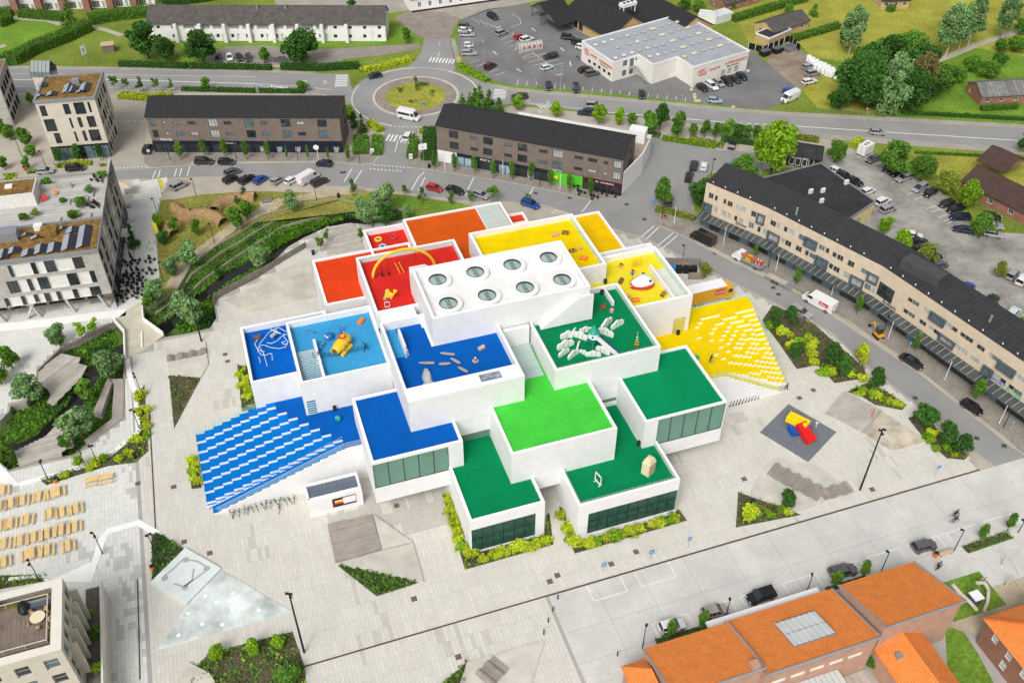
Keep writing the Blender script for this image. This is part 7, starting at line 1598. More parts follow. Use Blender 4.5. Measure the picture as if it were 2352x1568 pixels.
# yellow goods lorry behind the yellow terrace
p=gp(1630,690);lq=thing('lorry','yellow goods lorry with white roof and red logo behind the tribune','lorry',(p.x,p.y,.03),YAW+.02)
ly=mat('lorry_yellow',(.72,.36,.01),.35,.03,coat=.3)
MB().box(-5.2,2.6,-1.25,1.25,1.0,3.9).build('box_body',ly,lq);MB().box(-5.25,2.65,-1.3,1.3,3.9,4.0).build('box_roof',white_paint,lq)
m_=MB();loft(m_,[(2.75,.6,3.2,1),(4.2,.6,3.2,1),(4.6,.6,2.0,.97)],lambda s_:[(s_[0],-1.2*s_[3],s_[1]),(s_[0],-1.2*s_[3],s_[2]),(s_[0],1.2*s_[3],s_[2]),(s_[0],1.2*s_[3],s_[1])]);m_.build('cab',ly,lq)
MB().add([(4.24,-1.1,3.1),(4.62,-1.1,2.05),(4.62,1.1,2.05),(4.24,1.1,3.1)],[(0,1,2,3)]).build('windscreen',car_glass,lq)
for sy in (-1,1):MB().box(3.2,4.1,sy*1.21-.01,sy*1.21+.01,2.0,2.9).build('side_window',car_glass,lq)
for x in (-3.6,-2.4,3.6):
    for sy in (-1,1):o=link('wheel',CARP['van'][2],lq);o.location=(x,sy*1.05,.5);o.scale=(1.4,1.4,1.4)
MB().box(.2,2.2,-1.27,-1.255,2.1,3.4).build('logo_panel',rtext,lq)
o=link('logo',text_mesh('LEGO',.75,wtext,.01),lq);o.matrix_local=Matrix(((1,0,0,.25),(0,0,-1,-1.285),(0,1,0,2.45),(0,0,0,1)))
for k in range(3):MB().box(-4.6+k*2.2,-4.56+k*2.2,-1.262,-1.251,1.1,3.85).build('panel_joint',mat('joint_brown',(.4,.2,.01),.5,0),lq)
# flatbed works lorry, low trailer and mini excavator at the street works
p=gp(1718,606);q=gp(1730,612);an=math.atan2(q.y-p.y,q.x-p.x);wt=thing('works_lorry','white flatbed works lorry loaded with red ladders and yellow generator','lorry',(p.x,p.y,.03),an+math.pi)
m_=MB();loft(m_,[(1.4,.5,2.2,1),(2.6,.5,2.2,1),(3.1,.5,1.3,.98),(3.7,.5,1.1,.9)],lambda s_:[(s_[0],-1*s_[3],s_[1]),(s_[0],-.95*s_[3],s_[2]),(s_[0],.95*s_[3],s_[2]),(s_[0],1*s_[3],s_[1])]);m_.build('cab',paint_m('white'),wt)
MB().box(-3.6,1.3,-1.05,1.05,.8,.95).build('flatbed',zinc,wt);MB().box(-3.6,1.3,-1.08,-1.0,.95,1.3).build('side_board',zinc,wt);MB().box(-3.6,1.3,1.0,1.08,.95,1.3).build('side_board',zinc,wt)
MB().box(-.6,.7,-.6,.5,.96,1.9).build('generator',mat('machine_yellow',(.65,.42,.02),.5,.1),wt);MB().box(-3.2,1.6,.55,.95,2.3,2.45).build('ladder',mat('red_ladder',(.6,.08,.03),.5,.1),wt)
for k in range(5):MB().box(-3.0+k*.35,-2.8+k*.35,-.8,.3,.96,1.9).build('barrier',paint_m('white') if k % 2 else mat('red_ladder',(.6,.08,.03),.5,.1),wt)
MB().add([(2.62,-.85,2.15),(3.12,-.85,1.32),(3.12,.85,1.32),(2.62,.85,2.15)],[(0,1,2,3)]).build('windscreen',car_glass,wt).location=(.03,0,.02)
for x in (-2.2,2.5):
    for sy in (-1,1):link('wheel',CARP['van'][2],wt).location=(x,sy*.95,.36)
p=gp(1785,648);tl_=thing('low_trailer','low metal trailer with ramp parked behind the works lorry','trailer',(p.x,p.y,.03),an)
MB().box(-2.6,2.0,-.9,.9,.45,.55).build('bed',mat('trailer_bed',(.42,.37,.28),.8,.2),tl_);MB().box(-2.6,2.0,.88,.93,.55,.85).build('side_board',zinc,tl_);MB().box(-2.6,2.0,-.93,-.88,.55,.85).build('side_board',zinc,tl_)
MB().add([(2.0,-.9,.5),(3.6,-.9,.08),(3.6,.9,.08),(2.0,.9,.5),(2.0,-.9,.42),(3.6,-.9,.02),(3.6,.9,.02),(2.0,.9,.42)],[(0,1,2,3),(4,7,6,5),(0,4,5,1),(2,6,7,3),(1,5,6,2)]).build('ramp',zinc,tl_)
for x in (-.6,.3):
    for sy in (-1,1):link('wheel',CARP['van'][2],tl_).location=(x,sy*1.0,.33)
p=gp(2016,774);ex=thing('mini_excavator','small yellow excavator with dark cab digging up the pavement','excavator',(p.x,p.y,.1),R(110));ey=mat('digger_yellow',(.7,.33,.01),.5,.1)
for sy in (-1,1):MB().box(-.9,.9,sy*.6-.18,sy*.6+.18,0,.45).build('track',black,ex)
MB().box(-.9,.7,-.65,.65,.5,1.0).build('body',ey,ex);MB().box(-.5,.6,-.55,.55,1.0,2.3).build('cab',car_glass,ex);MB().box(-.55,.65,-.6,.6,2.3,2.4).build('cab_roof',fr_grey,ex)
MB().cyl((.7,0,.8),(1.9,0,2.2),.14,n=6).build('boom',ey,ex);MB().cyl((1.9,0,2.2),(2.7,0,.9),.11,n=6).build('stick',ey,ex);MB().lathe([(.01,-.25),(.3,-.2),(.3,.2),(.01,.25)],(2.75,0,.7),8).build('bucket',black,ex)
p=gp(1985,354);tr=thing('box_trailer','white box trailer standing at the car park edge','trailer',(p.x,p.y,.03),R(40));MB().box(-1.9,1.9,-1.1,1.1,.5,2.8).build('box',paint_m('white'),tr);MB().box(-1.93,-1.9,-.02,.02,.6,2.7).build('door_joint',fr_grey,tr)
for sy in (-1,1):link('wheel',CARP['van'][2],tr).location=(0,sy*1.0,.36)
for x in (-.6,.5):MB().box(x-.25,x+.25,-.25,.25,2.8,2.95).build('roof_vent',fr_grey,tr)
# ================================================================ things on the roof terraces
def pm(n,c,r=.5):return mat('toy_' +n,c,r,.04,1.0)
t_brown=pm('brown',(.19,.08,.03));t_or=pm('orange',(.75,.2,.02));t_yel=pm('yellow',(.8,.5,.03));t_pink=pm('pink',(.7,.33,.3));t_white=pm('white',(.74,.74,.72));t_teal=pm('teal',(.01,.2,.17));t_navy=pm('navy',(.015,.04,.14));t_blue=pm('blue',(.01,.14,.42));t_red=pm('red',(.55,.03,.03));t_grey=pm('grey',(.4,.41,.42));t_tan=pm('tan',(.5,.4,.28));t_green=pm('green',(.05,.4,.12));t_cream=pm('cream',(.7,.62,.42))
SC={'suitcase':.68,'stool':.62,'bolster':.7,'frame':.62,'speaker':.72,'globe':.5,'sculpture':.66,'doll':.62,'play tower':.74,'play panel':.78,'boat':.6,'buoy':.6,'play sculpture':.7,'climbing net':.74,'seat':.58}
def at(name,label,cat,x,y,z,rz=0.0,group=None):
    p=gp(x,y,z);t=thing(name,label,cat,(p.x,p.y,z),rz,group);k=SC.get(cat,1);k={'submarine':.84,'sea_monster':.52,'tentacle':.58,'rope_swirl':1,'brick_sculpture':.86,'whale':.78}.get(name,k)
    if 'front green' in label:k=1.05 if cat == 'frame' else k
    t.scale=(k,k,k);return t
def case(x,y,z,ang,m,label,s=1.0,band=None,round_=False):
    t=at('suitcase_seat' if not round_ else 'round_stool',label,'suitcase' if not round_ else 'stool',x,y,z,ang)
    if round_:MB().lathe([(.01,0),(.55,0),(.6,.1),(.6,.8),(.55,.9),(.01,.92)],(0,0,0),18).build('drum',m,t);MB().lathe([(.61,.6),(.63,.62),(.63,.68),(.61,.7)],(0,0,0),18).build('lid_band',t_brown,t);return
    b=MB();loft(b,[(-.9*s,1),(-.8*s,1),(.8*s,1),(.9*s,1)],lambda q:[(q[0],y_*s,z_*s) for y_,z_ in ((-.5,.03),(-.55,.35),(-.5,.75),(-.3,.9),(.3,.9),(.5,.75),(.55,.35),(.5,.03))]);b.build('trunk_body',m,t)
    if band:
        for k in (-.55,.55):MB().box(k*s-.09,k*s+.09,-.58*s,.58*s,.02,.93*s).build('strap',band,t)
    MB().box(-.15,.15,-.62*s,-.54*s,.45*s,.62*s).build('lock',t_yel,t)
case(1298.5,537,17.55,-.1,t_brown,'dark brown trunk on the yellow roof terrace');case(1315,578,17.55,.3,t_brown,'brown treasure trunk with yellow straps beside the skylight roof',1,t_yel);case(1332,573,17.55,0,t_pink,'pink drum shaped stool on the yellow roof terrace',1,None,True);case(1340.5,596,17.55,-.3,t_or,'orange suitcase seat on the yellow roof terrace',1.1)
o=at('bolster','pink rolled bolster lying on the yellow roof terrace','bolster',1276,542,17.55,.5);MB().cyl((-.9,0,.4),(.9,0,.4),.4,n=14).build('roll',t_pink,o)
case(1426,648,14.6,1.2,t_brown,'open brown chest beside the whale');case(1459,692,14.6,.1,t_or,'orange suitcase seat on the whale terrace',1.1);case(1523.5,678,14.6,1.0,t_brown,'brown treasure trunk with yellow straps on the whale terrace',1,t_yel);case(1443,683,14.6,0,t_pink,'pink drum stool behind the glass on the whale terrace',1,None,True)
case(1385,708,16.95,.9,t_brown,'brown suitcase seat on the green terrace beside the stairs');case(1405,716,16.95,0,t_pink,'pink drum stool on the green terrace',1,None,True);case(1462,793,16.95,1.3,t_brown,'brown trunk below the picture frame on the green terrace',.8,t_yel);case(829.5,741,13.75,1.2,t_or,'orange suitcase seat in the corner of the light blue terrace',1.1);case(591,777,11.85,.5,t_brown,'brown suitcase on the navy blue terrace');case(1106,801,17.3,.7,t_tan,'open wooden chest on the blue boat terrace',.9)
for i,(x,y,z,an,lb) in enumerate(((1463.5,778,16.95,1.4,'green castle terrace'),(935,818,17.3,1.2,'blue boat terrace'),(890,706,16.95,.2,'red arch terrace'),(734,837,13.75,-.1,'light blue submarine terrace'),(1373,1110,6.95,-1.0,'front green terrace'))):
    o=at('picture_frame','white photo frame standing on the ' +lb,'frame',x,y,z,an)
    for r_ in ((-.75,-.6,.2,2.0),(.6,.75,.2,2.0),(-.75,.75,.2,.4),(-.75,.75,1.8,2.0)):MB().box(r_[0],r_[1],-.06,.06,r_[2],r_[3]).build('frame_bar',t_white,o)
    for k in (-.6,.5):MB().box(k,k+.1,-.3,.3,0,.2).build('foot',t_white,o)
for x,y,z,lb in ((1390,651,14.6,'on the whale terrace'),(1382,676,16.95,'on the green castle terrace'),(872,764,13.75,'beside the light blue terrace wall'),(769,942,7.7,'on the blue tribune terrace'),(1557,768,7.7,'on the yellow tribune terrace'),(1467,1022,6.95,'on the front green terrace')):
    o=at('speaker_box','black outdoor speaker box ' +lb,'speaker',x,y,z,YAW);MB().box(-.35,.35,-.3,.3,0,1.3).build('case',black,o);MB().box(-.28,.28,-.33,-.3,.2,1.1).build('grille',fr_dark,o)
for x,y,lb in ((777,966,'green and blue globe standing on the blue tribune terrace'),(1599,826,'blue globe standing behind the dark green block')):
    o=at('globe',lb,'globe',x,y,7.7);MB().ball((0,0,1.05),1.0,18,10).build('sphere',mat('globe_sea',(.02,.35,.3),.5,.9,.9,coords='obj'),o,smooth=True);MB().lathe([(.5,0),(.5,.08),(.01,.1)],(0,0,0),12).build('foot',fr_grey,o)
# whale
o=at('whale','large red and white whale play sculpture with black eyes','sculpture',1476,654,14.6,R(25));W_=lambda zz:[(.01,0)]
b=MB();st=[(-3.2,.1,.35),(-2.8,.9,.9),(-1.6,1.7,1.9),(0,2.1,2.5),(1.4,1.9,2.3),(2.3,1.2,1.5),(2.7,.3,.7)]
ring_=lambda q,lo,hi,n=10:[(q[0],q[1]*math.cos(math.pi*k/n),lo+(hi*q[2]-lo)*math.sin(math.pi*k/n)) for k in range(n+1)]
loft(b,st,lambda q:ring_(q,.9,1.0));b.build('back',t_white,o,smooth=True);b=MB();loft(b,[(q[0]*.98,q[1]*1.0,1) for q in st],lambda q:[(q[0],q[1]*1.2,.5),(q[0],q[1]*1.2,.95),(q[0],-q[1]*1.2,.95),(q[0],-q[1]*1.2,.5)]);b.build('mouth',t_red,o)
b=MB();loft(b,st,lambda q:[(q[0],q[1],.5),(q[0],-q[1],.5),(q[0],-q[1]*.8,0.02),(q[0],q[1]*.8,.02)]);b.build('belly',t_red,o)
for sy in (-1,1):MB().ball((.9,sy*1.55,1.9),.3,10,8).build('eye',black,o)
for k in range(6):MB().box(1.0+k*.22,1.12+k*.22,-2.0+k*.1,-1.8+k*.1,.3,1.1).build('tooth',t_white,o)
for x,y,lb,m1,m2 in ((1425.5,617,'wooden pirate doll in brown coat with arms spread',t_brown,t_pink),(1452,632,'wooden doll with feathered hat waving beside the whale',t_pink,t_blue)):
    o=at('pirate_doll',lb,'doll',x,y,14.6,R(200));MB().lathe([(.01,0),(.28,0),(.33,.8),(.2,1.3),(.01,1.32)],(0,0,0),10).build('coat',m2,o);MB().cyl((-.9,0,1.35),(.9,0,1.15),.11,n=7).build('arms',m1,o);MB().ball((0,0,1.6),.26,10,8).build('head',t_pink,o);MB().lathe([(.5,1.75),(.3,1.8),(.25,2.0),(.01,2.05)],(0,0,0),12).build('hat',t_brown,o)
o=at('pole_grove','grove of slender yellow poles on the whale terrace','sculpture',1463,612,14.6)
for k in range(14):a,b_=random.uniform(-1.6,1.6),random.uniform(-.8,.8);MB().cyl((a,b_,0),(a+random.uniform(-.2,.2),b_,random.uniform(2,3.2)),.06,n=5).build('pole',t_yel,o)
# rocket, slide and cloud panels
o=at('rocket','white and teal rocket play tower with cone roof and slide','play tower',1362,790,16.95,R(-35));MB().lathe([(.9,.8),(1.2,1.3),(1.25,2.2)],(0,0,0),20).build('lower_hull',t_teal,o,smooth=True);MB().lathe([(1.25,2.2),(1.15,3.6)],(0,0,0),20).build('hull',t_white,o,smooth=True);MB().lathe([(1.3,3.55),(1.1,3.7),(.5,4.7),(.02,5.6)],(0,0,0),20).build('nose_cone',pm('conegreen',(.01,.3,.2)),o,smooth=True)
for k in range(4):a=k*math.pi/2+.5;MB().cyl((math.cos(a)*1.0,math.sin(a)*1.0,1.6),(math.cos(a)*1.9,math.sin(a)*1.9,0),.16,n=6).build('fin_leg',t_teal,o)
MB().ball((.4,-1.15,2.9),.25,10,6).build('porthole',t_navy,o)
b=MB();L_=[(1.0+k*.55,2.4-k*.24) for k in range(11)]
for (x0,z0),(x1,z1) in zip(L_[:-1],L_[1:]):b.quad((x0,-.5,z0),(x1,-.5,z1),(x1,.5,z1),(x0,.5,z0))
b.build('slide_bed',t_white,o)
for sy,m_ in ((-.5,t_white),(.5,t_navy)):
    b=MB()
    for (x0,z0),(x1,z1) in zip(L_[:-1],L_[1:]):b.add([(x0,sy,z0-.2),(x1,sy,z1-.2),(x1,sy,z1+.45),(x0,sy,z0+.45),(x0,sy*1.15,z0-.2),(x1,sy*1.15,z1-.2),(x1,sy*1.15,z1+.45),(x0,sy*1.15,z0+.45)],[(0,1,2,3),(7,6,5,4),(3,2,6,7),(0,3,7,4),(1,5,6,2)])
    b.build('slide_cheek',m_,o)
def cloud(x,y,an,s,lb):
    c=at('cloud_panel',lb,'play panel',x,y,16.95,an,'white cloud panels around the rocket');P=[]
    for cx,r_,a0,a1 in ((-1.1*s,.6*s,180,75),(-.1*s,.95*s,140,40),(1.1*s,.6*s,105,0)):
        for k in range(6):a=R(a0+(a1-a0)*k/5);P.append((cx+r_*math.cos(a),.5*s+r_*1.25*math.sin(a)))
    P=[(-1.6*s,0)]+P+[(1.6*s,0)]
    tr=tessellate_polygon([[Vector((p[0],p[1],0)) for p in P]]);n=len(P);b=MB();th=.17*s
    b.add([(p[0],-th,p[1]) for p in P]+[(p[0],th,p[1]) for p in P],[t for t in tr]+[tuple(n+i for i in t) for t in tr]+[(i,(i+1) % n,n+(i+1) % n,n+i) for i in range(n)]);b.build('panel',t_white,c)
    for k in (-.5,.4):MB().box(k*s,k*s+.1,-th-.02,th+.02,.05,1.35*s).build('stripe',t_green,c)
for x,y,an,s in ((60,640,.5,1.2),(95,530,.3,1.1),(150,500,1.2,.9),(230,540,-.5,1.1),(45,720,.7,.9),(150,740,.8,1.0),(270,720,2.4,.7),(375,740,0,.9),(480,700,-.6,1.0),(510,500,-.5,1.1),(520,400,.9,1.2),(640,410,.7,1.1),(205,640,1.3,.8),(290,470,.2,.9)):cloud((2240+x/2.8)/1.7415,(1160+y/2.8)/1.7415,an,s,'white cloud shaped play panel with green stripes beside the rocket')
# boats, squid, buoy
def boat(x,y,an,s):
    o=at('surf_boat','slim striped wooden boat hovering over the blue terrace','boat',x,y,17.3,an,'wooden boats on the blue terrace');b=MB()
    loft(b,[(-1.7*s,.3,.5),(-1.2*s,.42,.5),(.6*s,.42,.5),(1.3*s,.25,.55),(1.8*s,.03,.6)],lambda q:[(q[0],-q[1],q[2]),(q[0],-q[1]*.6,q[2]-.25),(q[0],q[1]*.6,q[2]-.25),(q[0],q[1],q[2])]);b.build('hull',t_tan,o);MB().box(-1.5*s,1.2*s,-.05,.05,.5,.56).build('keel_stripe',t_brown,o)
    for k in (-.8,.8):MB().cyl((k,0,0),(k,0,.3),.06).build('spring',black,o)
for x,y,an,s in ((1028,815,3.0,1.1),(980.5,836,3.14,1.15),(1022,838,.1,.9),(1046,831,2.5,.9),(1063,851,2.5,.9)):boat(x,y,an,s)
o=at('squid','pale grey pointed sea creature sculpture beside the boats','sculpture',982,870,17.3,R(103));b=MB();loft(b,[(-2.2,1.3,.3),(-1.0,.8,.7),(-.6,1.1,1.1),(1.0,1.2,1.3),(2.4,.7,1.0),(3.2,.1,.6)],lambda q:[(q[0],-q[1],.05),(q[0],-q[1]*.6,q[2]),(q[0],q[1]*.6,q[2]),(q[0],q[1],.05)]);b.build('mantle',t_grey,o);MB().add([(-1.2,-.9,.3),(-2.6,-2.0,.1),(-2.2,-.6,.3),(-1.2,.9,.3),(-2.6,2.0,.1),(-2.2,.6,.3)],[(0,1,2),(5,4,3)]).build('fins',t_grey,o)
o=at('buoy','red and white buoy with small flag on wooden disc','buoy',1092,829,17.3);MB().lathe([(.01,.05),(.8,.05),(.8,.2),(.01,.22)],(0,0,0),16).build('disc',t_tan,o);MB().lathe([(.4,.2),(.3,1.0),(.01,1.0)],(0,0,0),12).build('cone',t_red,o);MB().lathe([(.26,1.0),(.2,1.4),(.01,1.42)],(0,0,0),12).build('cap',t_white,o);MB().cyl((0,0,1.4),(0,0,2.3),.03,n=5).build('mast',black,o);MB().box(0,.35,-.01,.01,2.05,2.3).build('flag',t_navy,o)
# submarine, sea monster, net
o=at('submarine','big yellow submarine play sculpture with red hatch','play sculpture',786,803,13.75,R(245));b=MB();loft(b,[(-2.9,.25,.25),(-2.4,.9,.9),(-1.2,1.25,1.25),(.8,1.25,1.25),(1.9,.95,.95),(2.4,.75,.75)],lambda q:[(q[0],q[1]*math.cos(2*math.pi*k/14),1.5+q[2]*math.sin(2*math.pi*k/14)) for k in range(14)]);b.build('hull',t_yel,o,smooth=True)
MB().cyl((2.39,0,1.5),(2.5,0,1.5),.6,n=16).build('front_hatch',t_brown,o);MB().lathe([(.75,2.4),(.7,3.2),(.6,3.2),(.6,2.6),(.01,2.6)],(-.4,0,0),16).build('tower',t_yel,o);MB().lathe([(.76,3.15),(.78,3.3),(.55,3.3)],(-.4,0,0),16).build('hatch_rim',t_red,o);MB().cyl((-.9,.3,3.0),(-.9,.3,4.2),.09).build('periscope',t_yel,o)
for sy in (-1,1):
    MB().cyl((-1.6,sy*1.2,.45),(1.8,sy*1.2,.45),.4,n=10).build('float',t_yel,o)
    for k in (-.8,.4):MB().ball((k,sy*1.2,1.75),.22,8,6).build('porthole',t_brown,o)
o=at('sea_monster','round dark blue sea monster head with white eyes','play sculpture',757,776,13.75,R(230));MB().lathe([(1.5,0),(1.55,.8),(1.2,1.6),(.6,2.0),(.01,2.1)],(0,0,0),18).build('head',t_blue,o,smooth=True)
for sy in (-1,1):MB().ball((1.15,sy*.5,1.2),.4,10,8).build('eye',t_white,o);MB().ball((1.5,sy*.45,1.2),.15,8,6).build('pupil',black,o)
for x,y,an,lb in ((715,765,-.2,'dark blue tentacle lying flat on the light blue terrace'),(741,797,1.2,'dark blue tentacle arching beside the sea monster'),(785,762,1.4,'dark blue tentacle rising behind the submarine')):
    o=at('tentacle',lb,'play sculpture',x,y,13.75,an);P=[(-1.6+k*.4,0,.35+(1.5 if 'flat' not in lb else .25)*math.sin(k/8*math.pi)) for k in range(9)];b=MB()
    for k in range(8):b.cyl(P[k],P[k+1],.4-k*.035,.36-k*.035,10)
    b.build('arm',t_blue,o)
    for k in (1,3,5):MB().ball((P[k][0],-.3,P[k][2]),.14,8,5).build('sucker',t_white,o)
o=at('climbing_net','navy rope climbing net between crossed posts beside the submarine','climbing net',786,815,13.75,YAW-.03)
for sx in (-5.6,5.4):
    for k in range(4):MB().cyl((sx+random.uniform(-.7,.7),random.uniform(-.8,.8),0),(sx+random.uniform(-.7,.7),random.uniform(-.8,.8),2.4),.09,n=6).build('post',t_navy,o)
b=MB()
for r_ in range(4):b.tube([(-5.4+k*.9,0,1.9-r_*.35-.7*math.sin(math.pi*k/12)) for k in range(13)],.035,4)
for k in range(13):z=1.9-.7*math.sin(math.pi*k/12);b.cyl((-5.4+k*.9,0,z),(-5.4+k*.9,0,z-1.05),.03,n=4)
stuff(b.build('net',t_navy,o))
o=at('toy_plane','grey toy plane with white propeller on the navy terrace','play sculpture',631,776,11.85,R(60));MB().cyl((-1,0,1.2),(1,0,1.2),.5,.42,n=12).build('fuselage',t_grey,o);MB().box(.6,.8,-1.6,1.6,1.5,1.65).build('wing',t_white,o);MB().box(1.05,1.1,-.1,.1,.3,2.1).build('propeller',t_white,o)
for sy in (-.5,.5):MB().cyl((-.4,sy,.8),(-.7,sy*2,0),.07).build('strut',t_navy,o)
o=at('rope_swirl','white rope swirling in loops above the navy terrace','sculpture',620,800,11.85);S0=lambda x,y:((1000+x/2.4)/1.7415,(1250+y/2.4)/1.7415)
for L in ([(70,260),(45,300),(70,350),(110,370),(140,375)],[(85,310),(180,190),(270,140),(350,185)],[(360,205),(320,215),(260,270),(210,295),(165,290)],[(320,200),(330,240),(365,280),(340,330),(280,345),(200,335),(150,315),(110,310),(80,330),(75,370),(110,405),(150,410),(185,390),(210,395),(215,455)],[(90,325),(130,390),(150,460),(165,515)],[(340,275),(305,285),(325,305),(360,300)],[(85,425),(95,460),(100,485)]):
    b=MB();P=[gp(*S0(x,y),13.0)-o.location for x,y in L];b.tube([tuple(p) for p in P],.05,5);b.build('rope',t_white,o)
# red terrace arch, camel, swings; ring seats
a0,a1=gp(857,640,16.95),gp(1000,616,16.95);o=thing('yellow_arch','tall yellow arch spanning the red roof terrace','arch',tuple(a0.lerp(a1,.5)),math.atan2(a1.y-a0.y,a1.x-a0.x));hl_=(a1-a0).length/2;b=MB()
P=[(-hl_*math.cos(math.pi*k/24),0,5.2*math.sin(math.pi*k/24)) for k in range(25)];loft(b,P,lambda p:[(p[0]*(1+.26*math.cos(6.2832*q/10)/hl_),.26*math.sin(6.2832*q/10),p[2]*(1+.26*math.cos(6.2832*q/10)/5.2)) for q in range(10)]);b.build('arch_tube',t_yel,o,smooth=True)
for k in (6,8,15):b=MB();x,_,z=P[k];b.cyl((x,-.3,z),(x,-.3,.6),.02,n=4).cyl((x,.3,z),(x,.3,.6),.02,n=4);b.box(x-.2,x+.2,-.4,.4,.55,.6);b.build('swing',black,o)
for k in (11,12):MB().cyl((P[k][0],0,.2),(P[k][0]-.8,0,2.6),.09,n=6).build('pole',t_yel,o)
o=at('camel','yellow camel play sculpture with parcels and striped blanket','play sculpture',894,682,16.95,R(-20));b=MB();loft(b,[(-1.2,.3,.6,.9),(-.8,.7,.4,1.5),(0,.8,.3,1.7),(.7,.7,.3,1.5),(1.2,.4,.6,1.1)],lambda q:[(q[0],-q[1],q[2]),(q[0],-q[1]*.8,q[3]-.3),(q[0],0,q[3]),(q[0],q[1]*.8,q[3]-.3),(q[0],q[1],q[2])]);b.build('body',t_yel,o);MB().ball((-.3,0,1.7),.6,12,8).build('hump',t_yel,o);MB().tube([(1.0,0,1.0),(1.5,0,1.5),(1.6,0,2.2)],.3,8).build('neck',t_yel,o);MB().ball((1.8,0,2.4),.38,10,8,sx=1.5).build('head',t_yel,o)
for sx,sy in ((-.8,-.5),(.8,-.5),(.8,.5),(-.8,.5)):MB().cyl((sx,sy,.6),(sx,sy,0),.16).build('leg',t_yel,o)
for k,m_ in ((-.5,t_white),(-.75,t_brown)):MB().box(k,k+.22,-.72,.72,1.2,1.72).build('blanket',m_,o)
for x,y,m_ in ((-.6,-1.1,t_yel),(.1,-1.2,pm('violet',(.25,.12,.4))),(-1.1,-.9,t_brown)):MB().box(x-.3,x+.3,y-.3,y+.3,0,.6).build('parcel',m_,o)
for x,y,m_,lb in ((869,552,t_yel,'yellow ring seat with plant on the red corner terrace'),(904,546,t_red,'red ring seat on the red corner terrace'),(879,568,pm('sky',(.3,.5,.72)),'pale blue ring seat on the red corner terrace')):
    o=at('ring_seat',lb,'seat',x,y,11.9);MB().lathe([(.7,0),(1.2,0),(1.35,.5),(1.2,.75),(.75,.75),(.65,.4)],(0,0,0),22).build('ring',m_,o,smooth=True);MB().lathe([(.66,.45),(.01,.5)],(0,0,0),16).build('filling',soil if m_ is t_yel else t_navy,o)
o=at('model_tower','cream model of an office tower with rows of small windows','model',1488,1084,6.95,YAW+.5);MB().box(-.85,.85,-.7,.7,0,2.6).build('shaft',t_cream,o);MB().box(-.7,.7,-.55,.55,2.6,3.1).build('setback',t_cream,o);MB().box(-.45,.45,-.4,.4,3.1,3.4).build('crown',t_cream,o);MB().cyl((0,0,3.4),(0,0,4.2),.03).build('mast',black,o)
for i in range(5):
    for j in range(6):MB().box(-.7+i*.32,-.55+i*.32,-.72,-.69,.3+j*.38,.5+j*.38).build('window',t_brown,o)
# ================================================================ plaza, park and street furniture
PAD=[tuple(un(a,b))[:2] for a,b in ((85.33,97.89),(89.59,89.35),(81.27,84.92),(77.03,93.44))]
struct(MB().prism(PAD,.02,.08).build('rubber_pad',mat('rubber_pad',(.15,.165,.185),.95,.08,.4,fine=.2,fscale=6)))
bs=at('brick_sculpture','giant red, yellow and blue toy bricks piled on a grey pad','sculpture',1835,990,.08)
def tbrick(m,loc,rz,tilt=0.0):
    b=MB();b.box(-2.15,2.15,-1.08,1.08,0,1.3)
    o=b.build('brick',m,bs);o.location=loc;o.rotation_euler=(0,tilt,rz)
    for i in range(4):
        for j in (-1,1):MB().lathe([(.33,1.3),(.33,1.5),(.28,1.55),(.01,1.56)],(-1.62+i*1.08,j*.54,0),14).build('stud',m,o)
tbrick(mat('brick_blue',(.005,.09,.42),.35,.02),(0,0,0),YAW-.05);tbrick(mat('brick_yellow',(.8,.58,.005),.35,.02),(-.4,.9,1.35),R(-38));tbrick(mat('brick_red',(.6,.015,.015),.35,.02),(.6,-1.5,.75),R(-62),R(24))
# paved shapes
def shape(name,label,cat,ab,z0,z1,m):P=[tuple(un(a,b))[:2] for a,b in ab];return tag(MB().prism(P,z0,z1).build(name,m),label,cat)
def shapepx(name,label,cat,px,z1,m):return tag(MB().prism(gpl(px),0,z1).build(name,m),label,cat)
wood_w=mat('weathered_wood',(.31,.275,.245),.9,.15,.6,attr=True);wood_p=mat('weathered_boards',(.24,.21,.18),.9,.25,.9)
planks('wooden_platform',[tuple(un(a,b))[:2] for a,b in ((3.1,97.25),(10.2,96.95),(10.08,89.98),(2.97,89.85))],wood_w,.45,YAW,.16,.4,'tilted weathered plank platform in front of the white kiosk','platform',raw=True)
shape('concrete_wedge','smooth triangular concrete wedge beside the plank platform','concrete wedge',((10.3,96.9),(14.9,89.75),(10.15,89.98)),.02,.4,conc);shape('concrete_wedge','folded concrete wedge above the dark triangular planting','concrete wedge',((2.97,89.75),(14.9,89.65),(14.7,82.35)),.02,.3,mat('shade_concrete',(.50,.475,.42),.85,.2,.25))
basin=mat('basin_concrete',(.62,.68,.665),.6,.12,.35,fine=.06);shape('water_table','raised pale concrete water play table with carved channels','water table',((-18.1,99.74),(-13.35,94.23),(-18.82,89.43),(-23.5,94.98)),.02,.4,basin);shape('splash_pool','large triangular pale splash pool with round jets','splash pool',((-13.4,94.1),(-4.59,83.59),(-23.15,83.46),(-18.8,89.35)),.02,.14,mat('pool_stone',(.57,.625,.61),.5,.35,.22,fine=.1))
b=MB()
for L in ([(-21.8,95.2),(-20.2,96.2),(-18.6,97.6),(-16.6,96.6),(-15.2,94.9)],[(-20.2,93.6),(-18.8,92.6),(-17.6,93.4),(-17.2,95.4)],[(-18.8,92.6),(-15.2,94.6)]):strip(b,[tuple(un(*p))[:2] for p in L],.28,.402,.41)
for a,c in ((-21.4,95),(-18.7,92.4),(-15.4,94.8),(-18.2,97.4)):b.lathe([(.5,.405),(.01,.41)],tuple(un(a,c)),14)
stuff(b.build('carved_channels',mat('channel',(.34,.37,.36),.6,.1)))
